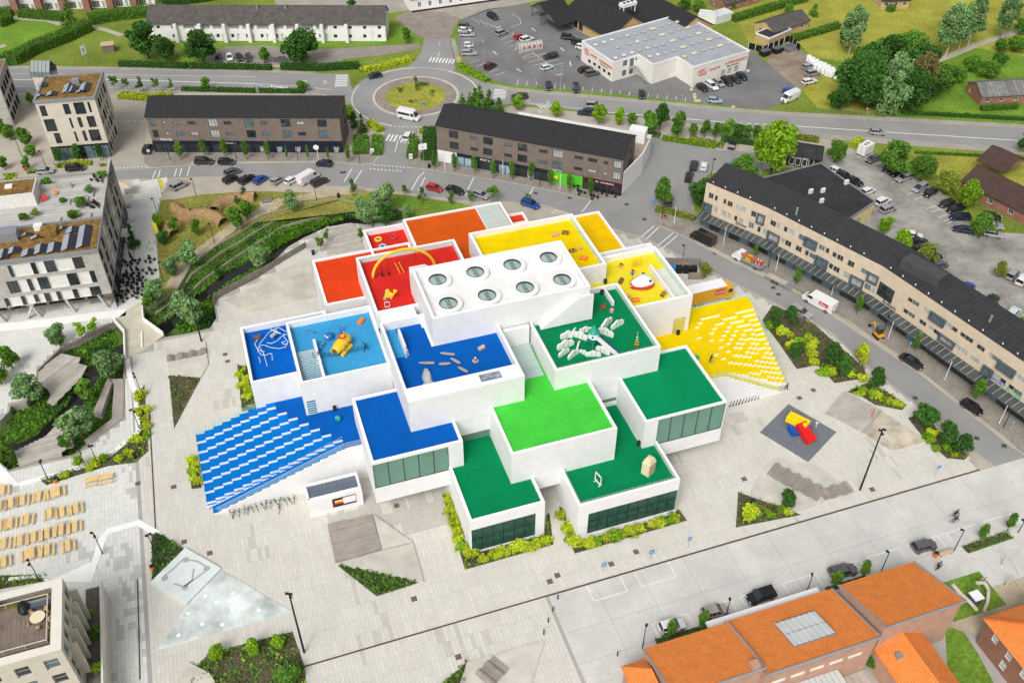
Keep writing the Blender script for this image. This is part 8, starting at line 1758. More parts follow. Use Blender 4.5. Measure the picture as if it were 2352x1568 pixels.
for a,c in ((-16,90.2),(-14.6,88.6),(-12.2,89.4),(-18.6,88.0),(-20.2,84.8),(-16.9,85.6),(-12.6,86.6),(-9,85.4),(-14.2,84.6)):o=MB().lathe([(.32,.15),(.3,.17),(.01,.175)],tuple(un(a,c)),12).build('water_jet',white_paint);tag(o,'round white floor jet in the triangular splash pool','water jet','floor jets of the splash pool')
planks('wooden_ramp',[tuple(un(a,b))[:2] for a,b in ((96.46,97.4),(99.9,91.2),(93.8,87.5),(90.2,93.8))],wood_g,.25,YAW+R(31),.16,.2,'sloping grey plank ramp beside the kerb bed','ramp',raw=True)
shape('concrete_wedge','pale concrete slope stained brown beside the plank ramp','concrete wedge',((99.9,91.1),(102.9,82.55),(95.9,82.6),(93.85,87.4)),.02,.2,mat('stained_concrete',(.47,.42,.33),.9,.4,.3))
shapepx('concrete_wedge','pale folded concrete island under the wavy plank bench','concrete wedge',[(1752,1078),(1782,1054),(1880,1074),(1958,1128),(1835,1176),(1720,1140)],.22,conc);shapepx('concrete_wedge','wet pale concrete skate area behind the curved paling fence','concrete wedge',[(516,690),(571,720),(728,682),(712,600),(700,597),(623,632)],.12,mat('wet_concrete',(.50,.47,.40),.7,.22,.2));shapepx('concrete_wedge','pale concrete island with wavy bench beside the footbridge','concrete wedge',[(382,803),(472,786),(479,838),(462,868),(388,860)],.3,conc);shapepx('concrete_wedge','sloping concrete wedge at the lower plaza edge','concrete wedge',[(1073,1522),(1251,1471),(1215,1590),(1050,1590)],.25,conc);shapepx('concrete_wedge','grey concrete fold at the corner of the sloping bed','concrete wedge',[(435,1524),(482,1548),(510,1590),(400,1590)],.5,conc)
def wavy(px0,px1,n,wd,label):
    a,b=Vector(g2(*px0)),Vector(g2(*px1));d=b-a;L=d.length;d.normalize();nn=Vector((-d.y,d.x));t=thing('wavy_bench',label,'bench',(a.x,a.y,.2));k=0
    for i in range(n):
        z=.35+.25*math.sin(i*.55);c=d*(L*(i+.5)/n);m_=MB();tt=1+random.uniform(-.12,.12)
        m_.obox((c.x,c.y),math.atan2(d.y,d.x),L/n*.92,wd,z-.12,z,0,(tt,tt,tt));m_.build('slat',wood_w,t)
wavy((1770,1080),(1886,1140),56,3.2,'long wavy plank bench zigzagging over the concrete island');wavy((384,828),(474,810),40,1.6,'wavy plank bench on the island by the footbridge');wavy((1885,1140),(1950,1122),28,2.2,'short wavy plank bench end beside the tall lamp');wavy((1110,1566),(1150,1525),24,3.0,'wavy plank bench on the lower concrete wedge')
for px,wd in (([(135,1328),(205,1332),(236,1236),(250,1219),(318,1200),(362,1226)],1.1),([(45,1112),(90,1100),(155,1082),(237,1057),(318,992),(313,910),(298,862),(292,826)],.9),([(-10,753),(100,742),(200,728),(290,718)],2.2),([(20,1330),(98,1322),(112,1338)],.6)):
    tag(strip(MB(),gpl(px),wd,.03,.1).build('white_band',conc_w),'folded white concrete band laid across the plaza slabs','paving band','white bands of the plaza')
tag(MB().prism(gpl([(0,1065),(45,1112),(20,1117),(-40,1085)]),.02,.12).build('white_band',conc_w),'broad white concrete plate with drilled dots at the plaza edge','paving band');tag(MB().prism(gpl([(125,1330),(210,1290),(205,1330)]),.02,.13).build('white_band',conc_w),'white triangular plate beside the corner building','paving band')
# paling fence along the skate area
pf=thing('paling_fence','curved grey wooden paling fence above the stream','fence',gp(588,640));F_=gpl([(492,702),(496,688),(530,668),(588,637),(640,607),(705,568)]);n_=0;stake=MB().box(-.09,.09,-.05,.05,0,1.5).build('stake',wood_p,pf);stake.location=Vector((*F_[0],0))-pf.location
for a,b in zip(F_[:-1],F_[1:]):
    L=(Vector(b)-Vector(a)).length;k=int(L/.24)
    for i in range(k):p=lerp2(a,b,i/k);o=link('stake',stake.data,pf);o.location=(p[0]-pf.location.x,p[1]-pf.location.y,0);o.rotation_euler=(0,0,math.atan2(b[1]-a[1],b[0]-a[0]))
# wicker tunnel
wk=mat('wicker',(.33,.21,.10),.95,.3,1.5,fine=.5,fscale=9);wt_=at('wicker_tunnel','branching woven willow tunnel on the park mound','tunnel',480,490,0);S4=lambda x,y:((600+x/2.688)/1.7415,(680+y/2.688)/1.7415)
for L in ([(1135,290),(1000,285),(860,310),(770,350),(720,400),(700,440)],[(270,395),(310,440),(370,470),(440,470)],[(300,560),(400,510),(500,470),(600,460),(720,500),(800,570)],[(270,690),(210,640),(190,590)]):
    P=[gp(*S4(x,y+25)) for x,y in L];b=MB();st=[]
    for i,p in enumerate(P):d=(P[min(i+1,len(P)-1)]-P[max(0,i-1)]).normalized();st.append((p-wt_.location,Vector((-d.y,d.x,0))))
    rr=1.45;N=9;V=[tuple(c+n*rr*math.cos(math.pi*k/N)+Vector((0,0,rr*1.25*math.sin(math.pi*k/N)))) for c,n in st for k in range(N+1)]
    b.add(V,[(i*(N+1)+k,i*(N+1)+k+1,(i+1)*(N+1)+k+1,(i+1)*(N+1)+k) for i in range(len(st)-1) for k in range(N)]);b.build('woven_vault',wk,wt_,smooth=True)
# lamps and poles
pole_m=mat('black_pole',(.012,.013,.018),.5,0)
def lamp(b,t,label,group=None,heads=1,r=.07,m=pole_m):
    h=max(3.0,min(topz(b,t),17));p=gp(*b);o=thing('lamp_post',label,'lamp post',(p.x,p.y,0),random.random()*6,group);MB().cyl((0,0,0),(0,0,h),r*1.2,r*.7,8).build('pole',m,o)
    for k in range(heads):a=k*2.4;MB().cyl((.1*math.cos(a),.1*math.sin(a),h-.2-k*.3),(.5*math.cos(a),.5*math.sin(a),h-.3-k*.3),.16,.2,8).build('lamp_head',m,o)
lamp((1975,1125),(2030,984),'very tall black plaza lamp beside the wavy bench',None,3,.14);lamp((699,1498),(663,1361),'very tall black plaza lamp beside the sloping bed',None,3,.14);lamp((463,784),(426,650),'very tall black plaza lamp beside the stream bank',None,3,.14)
for b,t in (((326,908),(306,857)),((320,984),(300,938)),((226,1069),(205,1021)),((186,1043),(160,990)),((112,1104),(88,1056)),((236,1271),(211,1222)),((357,1271),(338,1225)),((91,1333),(66,1286))):lamp(b,t,'slim black twin spotlight lamp on the stream walk','twin spotlight lamps of the stream walk',2)
for b,t in (((376,647),(362,602)),((492,556),(481,511)),((361,490),(350,453)),((451,452),(440,410)),((727,461),(719,416))):lamp(b,t,'slim black park lamp along the wicker tunnel lawn','park lamps by the wicker tunnel',1)
for b,t in (((391,369),(379,327)),((544,366),(532,325)),((335,226),(325,186)),((51,362),(34,317)),((104,381),(90,345)),((685,369),(679,325)),((827,376),(823,335)),((1240,428),(1241,388)),((1373,459),(1373,419))):lamp(b,t,'slim dark street lamp on the shop pavement','street lamps on the shop pavement',1)
for b,t in (((1567,603),(1576,562)),((1520,503),(1522,411)),((1764,615),(1770,575)),((2030,760),(2042,722)),((2304,982),(2324,941)),((1631,418),(1637,363)),((1640,332),(1645,290))):lamp(b,t,'dark street lamp along the curved street','street lamps on the curved street',1)
for b,t in (((1475,1490),(1478,1437)),((1667,1415),(1670,1377)),((1854,1356),(1859,1320)),((2021,1318),(2036,1267)),((2189,1268),(2206,1216)),((2338,1223),(2352,1195))):lamp(b,t,'dark green lamp post behind the concrete road bays','lamp posts by the concrete road',1,m=mat('green_pole',(.012,.03,.03),.5,0))
for b,t in (((861,142),(857,72)),((1112,152),(1108,94)),((1287,212),(1289,150)),((1612,282),(1621,224)),((1974,327),(1996,249)),((127,152),(122,132)),((1404,227),(1406,205)),((1566,240),(1567,217)),((1231,205),(1232,186)),((607,162),(606,157))):lamp(b,t,'grey road lamp with white head beside the main road','grey road lamps',1,.06,mat('grey_pole',(.35,.36,.37),.5,0))
for b,t in (((732,370),(727,335)),((1022,392),(1019,355)),((1286,438),(1287,400)),((1548,514),(1552,476)),((1661,563),(1668,524)),((1781,624),(1790,586)),((1909,679),(1916,653)),((2039,778),(2053,741)),((2169,873),(2186,831)),((2294,973),(2314,933)),((1155,402),(1154,367))):
    h=min(topz(b,t),9);p=gp(*b);o=thing('flagpole','plain white flagpole standing on the shop pavement','flagpole',(p.x,p.y,0),0,'white flagpoles');MB().cyl((0,0,0),(0,0,h),.08,.05).build('mast',white_paint,o);MB().ball((0,0,h),.09,8,6).build('finial',white_paint,o)
def sign(x,y,h,label,m,w_=.6,hh=.6,txt=None,rz=None,tm=None,group=None):
    o=at('sign',label,'sign',x,y,0,YAW if rz is None else rz,group);MB().cyl((0,0,0),(0,0,h),.04,n=6).build('post',mat('grey_pole',(.35,.36,.37),.5,0),o);MB().box(-w_/2,w_/2,-.05,-.02,h-hh,h).build('panel',m,o)
    if txt:l=link('lettering',text_mesh(txt,hh*.8,tm or wtext,.005,'CENTER'),o);l.matrix_local=Matrix(((1,0,0,0),(0,0,-1,-.06),(0,1,0,h-hh*.85),(0,0,0,1)))
sb=mat('sign_blue',(.02,.2,.6),.4,0)
for x,y in ((1385,1312),(1494,1283)):sign(x,y,2.2,'blue parking sign for wheelchair users on the plaza kerb',sb,.7,.9,'P',group='wheelchair parking signs')
sign(1580,1257,2.6,'blue parking sign on the plaza above the road',sb,.6,.8,'P');sign(2147,1095,2.8,'blue parking sign at the plaza corner bed',sb,.7,.7,'P');sign(2316,992,2.8,'blue parking sign at the bicycle stand',sb,.7,.7,'P');sign(1498,480,2.4,'blue parking sign at the side street hedge',sb,.9,.9,'P');sign(2084,808,2.6,'blue parking sign by the street works',sb,.7,.7,'P');sign(1706,1206,1.6,'small yellow sign in the triangular bed',mat('sign_yellow',(.75,.5,.02),.5,0),.5,.3)
sign(974,388,6.8,'white roundabout direction sign on a tall pole',white_paint,2.0,1.6,'+',tm=rtext);sign(202,152,6,'white route sign with black arrows beside the main road',white_paint,1.6,2.6,'Y',tm=dtext,rz=R(60));sign(344,360,2.0,'round red ringed traffic sign at the square',mat('sign_white',(.7,.66,.66),.5,0),.7,.7,'O',tm=rtext);sign(1056,152,2.6,'yellow direction sign beside the roundabout hedge',mat('sign_yellow',(.75,.5,.02),.5,0),1.0,.7);sign(972,246,1.2,'round blue arrow sign on the roundabout lawn',sb,.9,.9,'>');sign(856,358,2,'white parking zone sign beside the hedge block',white_paint,.9,1.4,'P',tm=mat('bl',(.02,.2,.6),.4,0));sign(944,370,2,'white parking zone sign beside the south road',white_paint,.9,1.4,'P',tm=mat('bl',(.02,.2,.6),.4,0))
# picnic sets
wood_y=mat('pine_planks',(.74,.52,.22),.6,.1,2);leg_m=mat('steel_leg',(.05,.05,.055),.5,0)
def picnic(loc,rz,dbl,label,grp,proto_=None):
    if proto_:
        t=copytree(proto_);t.location=(loc[0],loc[1],.045);t.rotation_euler=(0,0,rz);return t
    t=thing('picnic_table',label,'picnic set',(loc[0],loc[1],.045),rz,grp);w_=.7 if not dbl else 1.5
    for k in range(3 if not dbl else 6):MB().box(-w_/2+k*.24,-w_/2+k*.24+.22,-1.1,1.1,.72,.76).build('table_plank',wood_y,t)
    for s_ in (-1,1):
        MB().box(s_*(w_/2+.5)-.15,s_*(w_/2+.5)+.15,-1.1,1.1,.42,.46).build('bench_seat',wood_y,t)
        for y in (-.85,.85):MB().tube([(s_*(w_/2+.5)-.12,y,.42),(s_*(w_/2+.5)-.12,y,0),(s_*(w_/2+.5)+.12,y,0),(s_*(w_/2+.5)+.12,y,.42)],.02,4).build('bench_leg',leg_m,t)
    for y in (-.85,.85):MB().tube([(-w_/2+.1,y,.72),(-w_/2+.1,y,0),(w_/2-.1,y,0),(w_/2-.1,y,.72)],.02,4).build('table_leg',leg_m,t)
    return t
pr=[None,None]
for x,y,d in ((60,245,0),(190,440,0),(370,400,0),(625,340,0),(890,275,1),(5,490,0),(15,800,0),(180,760,0),(440,700,0),(795,610,0),(990,580,0),(1210,525,0),(75,1080,0),(335,1030,0),(545,975,0),(760,920,0),(980,860,0),(1190,810,0),(490,1240,1),(760,1180,0),(1085,1115,0),(80,1360,0)):
    p=gp(x*.14648,1091+(y+25)*.14648);t=picnic(p,YAW+random.uniform(-.08,.08),d,('light wooden picnic table with two benches on the wet plaza','double width wooden picnic table on the wet plaza')[d],('picnic tables on the plaza','double picnic tables')[d],pr[d]);pr[d]=pr[d] or t
for x,y in ((1450,100),(1680,60)):p=gp(x*.14648,1091+(y+20)*.14648);t=picnic(p,YAW+R(90),0,'','',pr[0]);t['label']='wooden picnic table turned crosswise near the long bed';t['group']='crosswise picnic tables'
# litter bins
def bin_(x,y,z,label,m,h=1.0):o=at('litter_bin',label,'bin',x,y,z);MB().lathe([(.01,0),(.3,0),(.36,h*.8),(.36,h),(.01,h)],(0,0,0),12).build('drum',m,o);MB().lathe([(.38,h),(.2,h+.2),(.01,h+.2)],(0,0,0),12).build('lid',black,o)
ob_=mat('bin_orange',(.7,.16,.03),.5,.1)
for x,y,lb in ((129,1108,'orange bin beside the plaza walk bench'),(352,1308,'orange bin against the dark planting'),(1527,505,'orange bin on the cobbled street corner'),(2147,1278,'orange and black bin beside the road bench'),(57,392,'orange bin near the cream flats')):bin_(x,y,0,lb,ob_)
for x,y,lb in ((1965,903,'black bin in the kerb bed'),(1727,1158,'black bin in the triangular bed'),(986,386,'dark bin on the sports shop pavement'),(778,454,'dark bin on the green bank path'),(311,1050,'black bin in the long walk bed'),(720,585,'black bin behind the paling fence')):bin_(x,y,0,lb,black)
# bollards
for x,y in ((1281,1375),(1270,1402),(1259,1428),(1249,1455),(1418,1505)):o=at('bollard','short black bollard across the end of the concrete road','bollard',x,y,.05,0,'black bollards on the road');MB().cyl((0,0,0),(0,0,.95),.1,.08).build('shaft',black,o);MB().ball((0,0,.97),.11,8,6).build('cap',black,o)
for k in range(10):o=at('bicycle_stand','slanted dark bicycle post along the white tribune wall','bicycle stand',1676+k*7.2,933-k*2.0,.04,YAW,'bicycle posts by the yellow tribune');MB().cyl((0,0,0),(.25,.1,1.0),.06).build('post',black,o);MB().box(-.15,.15,-.15,.15,0,.05).build('foot',black,o)
# bicycles
def wheel_ring(c):b=MB();b.lathe([(.33,-.02),(.36,0),(.33,.02),(.31,0),(.33,-.02)],(0,0,0),14);b.v=[(x+c,z,y+.36) for x,y,z in b.v];return b
BK=None
def bike(x,y,rz,label,group,m='black'):
    global BK
    p=gp(x,y);o=thing('bicycle',label,'bicycle',(p.x,p.y,.045),rz,group)
    if BK is None:BK=[link('wheel',wheel_ring(-.52).build('wheel',tyre,o).data,None).data];[bpy.data.objects.remove(q) for q in [z for z in COL.objects if z.name.startswith('wheel') and z.parent is None]]
    else:link('wheel',BK[0],o)
    w2=link('wheel',BK[0],o);w2.location=(1.04,0,0);mm=pm('bike_' +m,{'black':(.015,.015,.018),'green':(.1,.4,.03),'red':(.5,.03,.03),'grey':(.3,.3,.32)}[m])
    MB().tube([(-.52,0,.36),(-.05,0,.32),(.35,0,.85),(-.15,0,.8),(-.05,0,.32)],.03,5).tube([(.35,0,.85),(.52,0,.36)],.03,5).build('frame',mm,o);MB().box(-.28,-.05,-.08,.08,.9,.96).build('saddle',black,o);MB().cyl((.33,-.28,1.02),(.33,.28,1.02),.025,n=5).build('handlebar',black,o);return o
for k in range(15):bike(530+k*10.4+random.uniform(-2,2),1184-k*2.55+random.uniform(-2,2),YAW+R(90)+random.uniform(-.5,.5),'bicycle parked at the rack below the blue tribune wall','bicycles below the blue tribune',random.choice(['black','black','grey','green','black'])); 
bike(643,1172,1.6,'red cargo bicycle at the tribune rack',None,'red');bike(2262,1212,.2,'lone black bicycle on the concrete road beside the bay',None)
# people: one skinned body each, with clothes and hair
skin=mat('skin',(.5,.3,.22),.6,0)
def person(x,y,z,rz,label,top,legs,pose='stand',h=1.72,hair=(.03,.02,.015)):
    o=at('person',label,'person',x,y,z,rz);s=h/1.72
    st={'stand':(.06,-.06,0),'walk':(.28,-.26,0),'lean':(.2,-.3,.25),'ride':(.3,.05,.3)}[pose];f=st[2]
    J=[(0,0,.95),(f*.5,0,1.2),(f,0,1.45),(f*1.15,0,1.55),(f*1.2+.02,0,1.66),(0,.1,.9),(st[0]*.6+.05,.1,.5),(st[0],.11,.06),(st[0]+.18,.11,.03),(0,-.1,.9),(st[1]*.5+.05,-.1,.5),(st[1],-.11,.06),(st[1]+.18,-.11,.03),(f,.2,1.42),(f+.06,.27,1.15),(f+.26,.24,.98),(f,-.2,1.42),(f+.08,-.27,1.15),(f+.3,-.22,1.0)]
    E_=[(0,1),(1,2),(2,3),(3,4),(0,5),(5,6),(6,7),(7,8),(0,9),(9,10),(10,11),(11,12),(2,13),(13,14),(14,15),(2,16),(16,17),(17,18)];Rr=[.14,.14,.15,.06,.1,.1,.065,.045,.04,.1,.065,.045,.04,.075,.05,.035,.075,.05,.035]
    me=bpy.data.meshes.new('body');me.from_pydata([(a*s,b*s,c*s) for a,b,c in J],E_,[]);tmp=bpy.data.objects.new('body',me);COL.objects.link(tmp);tmp.modifiers.new('s','SKIN');tmp.modifiers.new('u','SUBSURF').levels=1
    for i,r_ in enumerate(Rr):me.skin_vertices[0].data[i].radius=(r_*s,r_*s)
    me.skin_vertices[0].data[0].use_root=True
    mesh=bpy.data.meshes.new_from_object(tmp.evaluated_get(bpy.context.evaluated_depsgraph_get()));bpy.data.objects.remove(tmp)
    for c in (skin,top,legs,black):mesh.materials.append(c)
    for p in mesh.polygons:zz=p.center.z/s;yy=abs(p.center.y)/s;p.material_index=0 if zz > 1.5 or (yy > .19 and zz < 1.05) else 3 if zz < .1 else 2 if zz < .93 else 1
    link('body',mesh,o);MB().ball((f*1.2*s-.01,0,1.685*s),.115*s,10,6,sz=.8).build('hair',mat('hair_%d' % int(hair[0]*100),hair,.8,0),o);return o
dk_=mat('dark_cloth',(.02,.02,.025),.9,.1);wh_=mat('white_cloth',(.7,.7,.7),.9,.05);og_=mat('orange_cloth',(.75,.16,.03),.9,.05);gy_=mat('grey_cloth',(.25,.27,.3),.9,.1);bl_=mat('blue_cloth',(.05,.1,.25),.9,.1)
person(1806,895,.04,2.5,'person in dark jacket walking with white papers by the yellow steps',dk_,dk_,'walk');person(1873,981,.09,1.0,'person in white clothes walking beside the giant bricks',wh_,wh_,'walk',1.6);person(2002,957,.25,-1.2,'person in orange shirt standing on the plank ramp',og_,gy_,'stand');person(1630,832,7.7,.3,'person in dark clothes bending over a child on the yellow terrace',dk_,dk_,'lean');person(1634,837,7.7,2.0,'small child in grey held by the hand on the yellow terrace',gy_,gy_,'walk',1.0);person(2150,1308,.05,.2,'person with white top walking arm in arm past the bench',dk_,dk_,'walk');person(2156,1305,.05,.2,'person in dark coat walking past the road bench',gy_,dk_,'walk');person(1326,140,.03,2,'person in dark jacket crossing the supermarket car park',dk_,gy_,'walk');person(1797,241,.03,2,'person in blue overalls beside the white van',bl_,bl_,'stand')
for x,y,lb in ((2190,1186,'rider in dark clothes cycling along the concrete road'),(2189,1200,'second rider cycling abreast on the concrete road')):bike(x,y,.1,'moving bicycle under the ' +lb.split()[0]+(' in dark clothes' if 'dark' in lb else ' abreast'),None);person(x,y,.12,.1,lb,dk_,gy_ if 'second' in lb else dk_,'ride')
# cafe seating, parasols, terraces
def chairset(x,y,z,label,group,m=black,tm=None,n=4,r=.45):
    o=at('cafe_table',label,'cafe set',x,y,z,random.random(),group);MB().lathe([(.01,.7),(r,.7),(r,.74),(.01,.74)],(0,0,0),12).build('table_top',tm or m,o);MB().cyl((0,0,0),(0,0,.7),.05,n=6).build('table_leg',m,o)
    for k in range(n):
        a=k*6.283/n;c,s_=math.cos(a),math.sin(a);ch=MB();cx,cy=c*(r+.45),s_*(r+.45);ch.obox((cx,cy),a,.45,.45,.4,.45);ch.obox((cx+c*.22,cy+s_*.22),a,.05,.45,.45,.85)
        for dx in (-.18,.18):ch.obox((cx+dx*-s_,cy+dx*c),a,.4,.04,0,.4)
        ch.build('chair',m,o)
for x,y in ((290,608),(312,604),(293,634),(318,626),(292,640),(318,640),(285,655),(305,655),(325,650),(306,668),(330,664),(283,675),(282,690),(316,680),(345,600),(347,626)):chairset(x,y,.045,'black cafe table with black chairs on the paved terrace','black cafe sets')
for x,y in ((1327,433),(1334,445),(1363,455),(1380,442),(1396,447),(1415,450),(1430,430),(1438,415),(1446,402),(1450,392)):chairset(x,y,.1,'dark cafe table with chairs outside the maroon grill','dark cafe sets by the grill',n=3)
for x,y in ((213,472),(225,474),(220,412),(236,415)):chairset(x,y,11.1,'dark table with chairs on the bleached roof deck','tables of the roof deck')
chairset(90,1423,12.75,'round cream dining table with wicker chairs on the roof terrace',None,mat('wicker_chair',(.45,.32,.2),.9,.2,5),t_cream,5,.95)
for x,y,lb in ((291,446,'square cream parasol nearest the shop street'),(294,476,'square cream parasol above the orange planter'),(287,556,'square cream parasol beside the feathery tree')):
    o=at('parasol',lb,'parasol',x,y,0,.2);MB().add([(-1.7,-1.7,2.4),(1.7,-1.7,2.4),(1.7,1.7,2.4),(-1.7,1.7,2.4),(0,0,3.1)],[(0,1,4),(1,2,4),(2,3,4),(3,0,4),(3,2,1,0)]).build('canopy',mat('parasol_cloth',(.62,.54,.42),.9,.05),o);MB().cyl((0,0,0),(0,0,3),.04).build('pole',fr_grey,o);MB().box(-.3,.3,-.3,.3,0,.1).build('base',fr_grey,o)
for x,y in ((303,600),(306,632),(310,655)):o=at('closed_parasol','folded black parasol between the black cafe sets','parasol',x,y,0,0,'folded parasols');MB().lathe([(.06,.9),(.28,1.1),(.2,2.2),(.02,2.9)],(0,0,0),8).build('folded_cloth',black,o);MB().cyl((0,0,0),(0,0,1),.04).build('pole',fr_grey,o)
for x,y,lb in ((372,446,'tall yellow banner flag beside the park corner'),(358,548,'yellow banner flag beside the cafe strip')):o=at('banner_flag',lb,'banner',x,y,0,.3);MB().cyl((0,0,0),(0,0,4.2),.03).build('pole',fr_grey,o);MB().add([(0,0,1.2),(.9,0,1.4),(.9,0,3.7),(.3,0,4.2),(0,0,4.1),(0,.03,1.2),(.9,.03,1.4),(.9,.03,3.7),(.3,.03,4.2),(0,.03,4.1)],[(0,1,2,3,4),(9,8,7,6,5)]).build('banner',mat('banner_yellow',(.8,.7,.08),.7,.05),o)
o=at('roof_sofa','grey outdoor sofa on the corner roof terrace','sofa',90,1392,12.75,YAW);MB().box(-1.6,1.6,-.4,.4,0,.7).build('base',fr_grey,o);MB().box(-1.6,1.6,.25,.4,.7,1.0).build('back',zinc,o);o=at('barbecue','covered black barbecue on the corner roof terrace','barbecue',58,1402,12.75,YAW+.2);MB().ball((0,0,.7),.75,12,8,sy=1.5).build('cover',black,o)
for x,y,m_,lb in ((128,446,t_or,'orange deck chair on the bleached roof deck'),(98,462,t_red,'red and white deck chair on the bleached roof deck'),(107,458,t_red,'second red deck chair on the bleached roof deck')):o=at('deck_chair',lb,'deck chair',x,y,11.1,.5);MB().add([(-.3,-.6,.3),(.3,-.6,.3),(.3,.5,1.0),(-.3,.5,1.0),(-.3,-.6,.25),(.3,-.6,.25),(.3,.5,.95),(-.3,.5,.95)],[(0,1,2,3),(7,6,5,4)]).build('sling',m_,o);MB().tube([(-.32,-.7,0),(-.32,.5,1.0)],.03,4).tube([(.32,-.7,0),(.32,.5,1.0)],.03,4).build('frame',t_tan,o)
# yard, car park and road side things
for k in range(26):
    i,j=k % 7,k // 7;x,y=1856+i*9+j*5,139+i*5+j*6-(i > 3)*2
    o=at('wrapped_bale','white wrapped bale stacked at the yard edge','bale',x,y+2,0,R(20),'white wrapped bales');z=1.0;MB().lathe([(.01,0),(.6,.02),(.66,.12),(.66,1.6),(.6,1.75),(.01,1.78)],(0,0,0),12).build('wrap',white_paint,o);MB().lathe([(.67,.85),(.68,.88),(.67,.91)],(0,0,0),12).build('seam',t_grey,o)
fb=thing('panel_fence','black panel fence with white posts around the skips','fence',gp(1766,112));L_=gpl([(1718,112),(1750,122),(1812,96),(1836,118)])
for a,b in zip(L_[:-1],L_[1:]):
    n=max(2,int((Vector(b)-Vector(a)).length/2.2))
    for i in range(n):
        p,q=lerp2(a,b,i/n),lerp2(a,b,(i+.94)/n);c=lerp2(p,q,.5);m_=MB();m_.obox((c[0]-fb.location.x,c[1]-fb.location.y),math.atan2(q[1]-p[1],q[0]-p[0]),(Vector(q)-Vector(p)).length,.06,.1,1.9);m_.build('panel',black,fb);m_=MB();m_.obox((p[0]-fb.location.x,p[1]-fb.location.y),0,.14,.14,0,2.0);m_.build('post',white_paint,fb)
for x,y,lb in ((1756,128,'small dark skip beside the supermarket corner'),(1784,122,'black covered skip in front of the panel fence'),(1812,116,'grey loaded skip in front of the panel fence')):o=at('skip',lb,'skip',x,y,.03,.6);b=MB();loft(b,[(-1.6,.8),(-1.0,1),(1.0,1),(1.6,.8)],lambda q:[(q[0],-.9,.2+(1-q[1])*2),(q[0],-1.0,1.6),(q[0],1.0,1.6),(q[0],.9,.2+(1-q[1])*2)]);b.build('container',zinc if 'grey' in lb else black,o);MB().box(-1.5,1.5,-.95,.95,1.6,1.7).build('cover',fr_grey,o)
o=at('trolley_shelter','glazed tunnel shelter for shopping trolleys in the car park','shelter',1216,113,.03,R(22));b=MB();P=[(math.cos(math.pi*k/8)*1.3,2.2*math.sin(math.pi*k/8) ** .7) for k in range(9)]
b.add([(x,y,z) for x in (-3.6,3.6) for y,z in P],[(k,k+1,10+k,9+k) for k in range(8)]);b.build('glazing',glassmat('shelter_glass',(.85,.86,.85),.1,.5,(.6,.6,.58)),o)
for k in range(8):MB().tube([(-3.6+k*1.03,y*1.01,z*1.01) for y,z in P],.05,4).build('hoop',fr_white,o)
for k in range(4):MB().box(-2.6+k*1.7,-2.0+k*1.7,-1.36,-1.33,.9,1.6).build('red_sign',rtext,o)
for x,y in ((1590,202),(1588,209),(1595,221),(1596,227),(1598,234),(1605,235),(1684,249),(1718,166)):o=at('boulder','pale rounded boulder guarding the supermarket car park','boulder',x,y,.03,random.random(),'boulders of the car park');b=MB();b.ball((0,0,.35),.55,9,6,sx=1.2,sz=.75);b.v=[(a*(1+.1*math.sin(7*c)),y_*(1+.1*math.cos(5*a)),c) for a,y_,c in b.v];b.build('stone',mat('boulder',(.45,.4,.33),.9,.2,2),o)
o=thing('guard_rail','green railing of the road bridge','railing',gp(1930,258));a,b=gp(1868,255),gp(1996,267);c=MB();c.cyl(a+Vector((0,0,1))-o.location,b+Vector((0,0,1))-o.location,.05).build('rail',pm('railgreen',(.05,.16,.12)),o)
for k in range(26):p=a.lerp(b,k/25)-o.location;MB().cyl(p,p+Vector((0,0,1)),.03,n=4).build('baluster',pm('railgreen',(.05,.16,.12)),o)
o=at('electricity_hut','small brown brick transformer hut on the lawn','hut',251,118,0,.25);MB().box(-1.6,1.6,-1.2,1.2,0,2.2).build('wall',brown_brick,o,uv=True);MB().box(-1.8,1.8,-1.4,1.4,2.2,2.35).build('roof',t_tan,o)
o=at('bin_shelter','dark slatted bin shelter beside the apartment car park','shelter',648,140,0,0);MB().box(-2,2,-1.2,-1.1,0,1.5).build('front_panel',fr_grey,o)
for k in (-1,.2):MB().box(k,k+1,-.9,.2,0,1.2).build('bin',black,o)
bb_=at('bin_store','weathered board enclosure with blue bins behind the whale terrace','bin store',1560,625,0,YAW-.35)
for r_ in ((-4.5,4.5,2.4,2.5),(-4.5,-4.4,-2.5,2.4),(4.4,4.5,-1,2.4),(1.5,4.5,-2.5,-2.4)):MB().box(*r_,0,1.8).build('board_wall',wood_p,bb_)
for k,m_ in enumerate((sb,sb,black,black,black)):MB().box(-3.8+k*1.5,-2.5+k*1.5,-.6,.6,0,1.3).build('bin',m_,bb_);MB().box(-3.85+k*1.5,-2.45+k*1.5,-.65,.65,1.3,1.42).build('bin_lid',m_,bb_)
o=at('park_bench','broad grey bench on a pale slab in the sand','bench',612,466,.05,YAW);MB().box(-1.4,1.4,-.8,.8,0,.06).build('slab',conc,o);MB().box(-1.1,1.1,-.35,.25,.4,.48).build('seat',wood_p,o);MB().box(-1.1,1.1,.25,.33,.48,.95).build('backrest',wood_p,o)
for k in (-.9,.8):MB().box(k,k+.1,-.3,.3,.06,.4).build('leg',fr_grey,o)
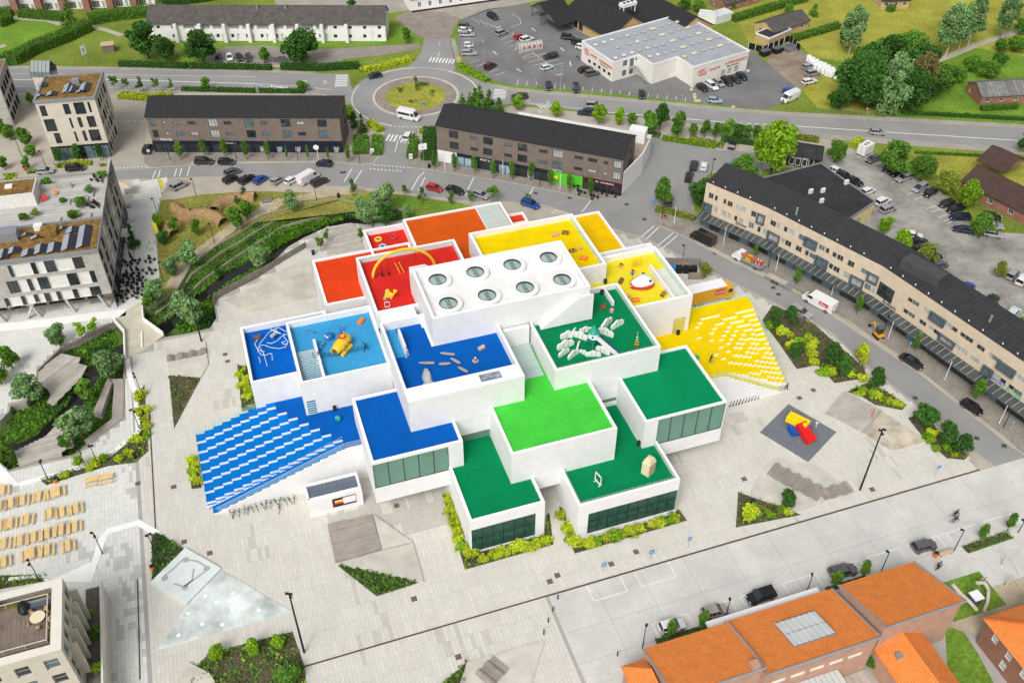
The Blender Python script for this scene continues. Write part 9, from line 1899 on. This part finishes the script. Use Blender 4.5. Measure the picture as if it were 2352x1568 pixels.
o=at('road_bench','slatted pale bench beside the lamp post on the slab walk','bench',2172,1273,.05,YAW);MB().box(-1.2,1.2,-.25,.25,.4,.46).build('seat',t_tan,o);MB().box(-1.2,1.2,.22,.28,.46,.9).build('backrest',t_tan,o)
for k in (-1,.9):MB().box(k,k+.1,-.2,.2,0,.4).build('leg',fr_grey,o)
# playground
struct(MB().poly(gpl([(2150,1332),(2352,1264),(2420,1245),(2420,1450),(2300,1470),(2180,1440),(2120,1400)]),.03).build('playground_sand',sand));struct(MB().prism(gpl([(2166,1338),(2248,1312),(2311,1388),(2189,1428)]),.03,.09).build('play_lawn',lawn_g));struct(MB().poly(gpl([(2170,1436),(2214,1451),(2246,1500),(2300,1600),(2180,1600)]),.035).build('lawn',lawn_g));struct(MB().poly([tuple(un(a,b))[:2] for a,b in ((31.5,59.6),(110,59.6),(110,62.6),(31.5,62.6))],.056).build('slab_walk',mat('slab_walk',(.55,.54,.5),.8,.1,.4,fine=.1,fscale=3)))
sh=at('play_ship','weathered wooden climbing ship with mast and curved bow','play ship',2235,1385,.09,R(20));wb=mat('bleached_timber',(.55,.5,.42),.9,.15)
MB().tube([(-3.2,2.2,3.4),(-2.4,.8,2.4),(-1.5,-.2,1.6),(-.8,-1.4,.8)],.3,7).build('mast',wb,sh);MB().tube([(.2,-1.8,.4),(1.6,-.8,.8),(2.8,.6,1.2),(2.6,1.5,1.8),(1.2,1.7,2.2)],.26,7).build('bow',wb,sh);MB().box(-.7,.7,-.6,.8,.3,1.8).build('cabin',fr_grey,sh);MB().box(-.8,.8,-.7,.9,1.8,1.9).build('cabin_roof',white_paint,sh)
for k in (2.9,3.7):MB().cyl((k,2.2,0),(k,2.2,1.8),.12).build('post',wb,sh)
for x,y,lb in ((2300,1298,'leaning timber post of the playground net'),(2308,1347,'short timber post of the playground net')):o=at('timber_post',lb,'post',x,y,0,0);MB().cyl((0,0,0),(.4,.3,2.6),.14,n=7).build('shaft',wb,o);MB().cyl((.36,.27,2.3),(1.8,-1.8,.3),.02,n=4).build('rope',fr_grey,o)
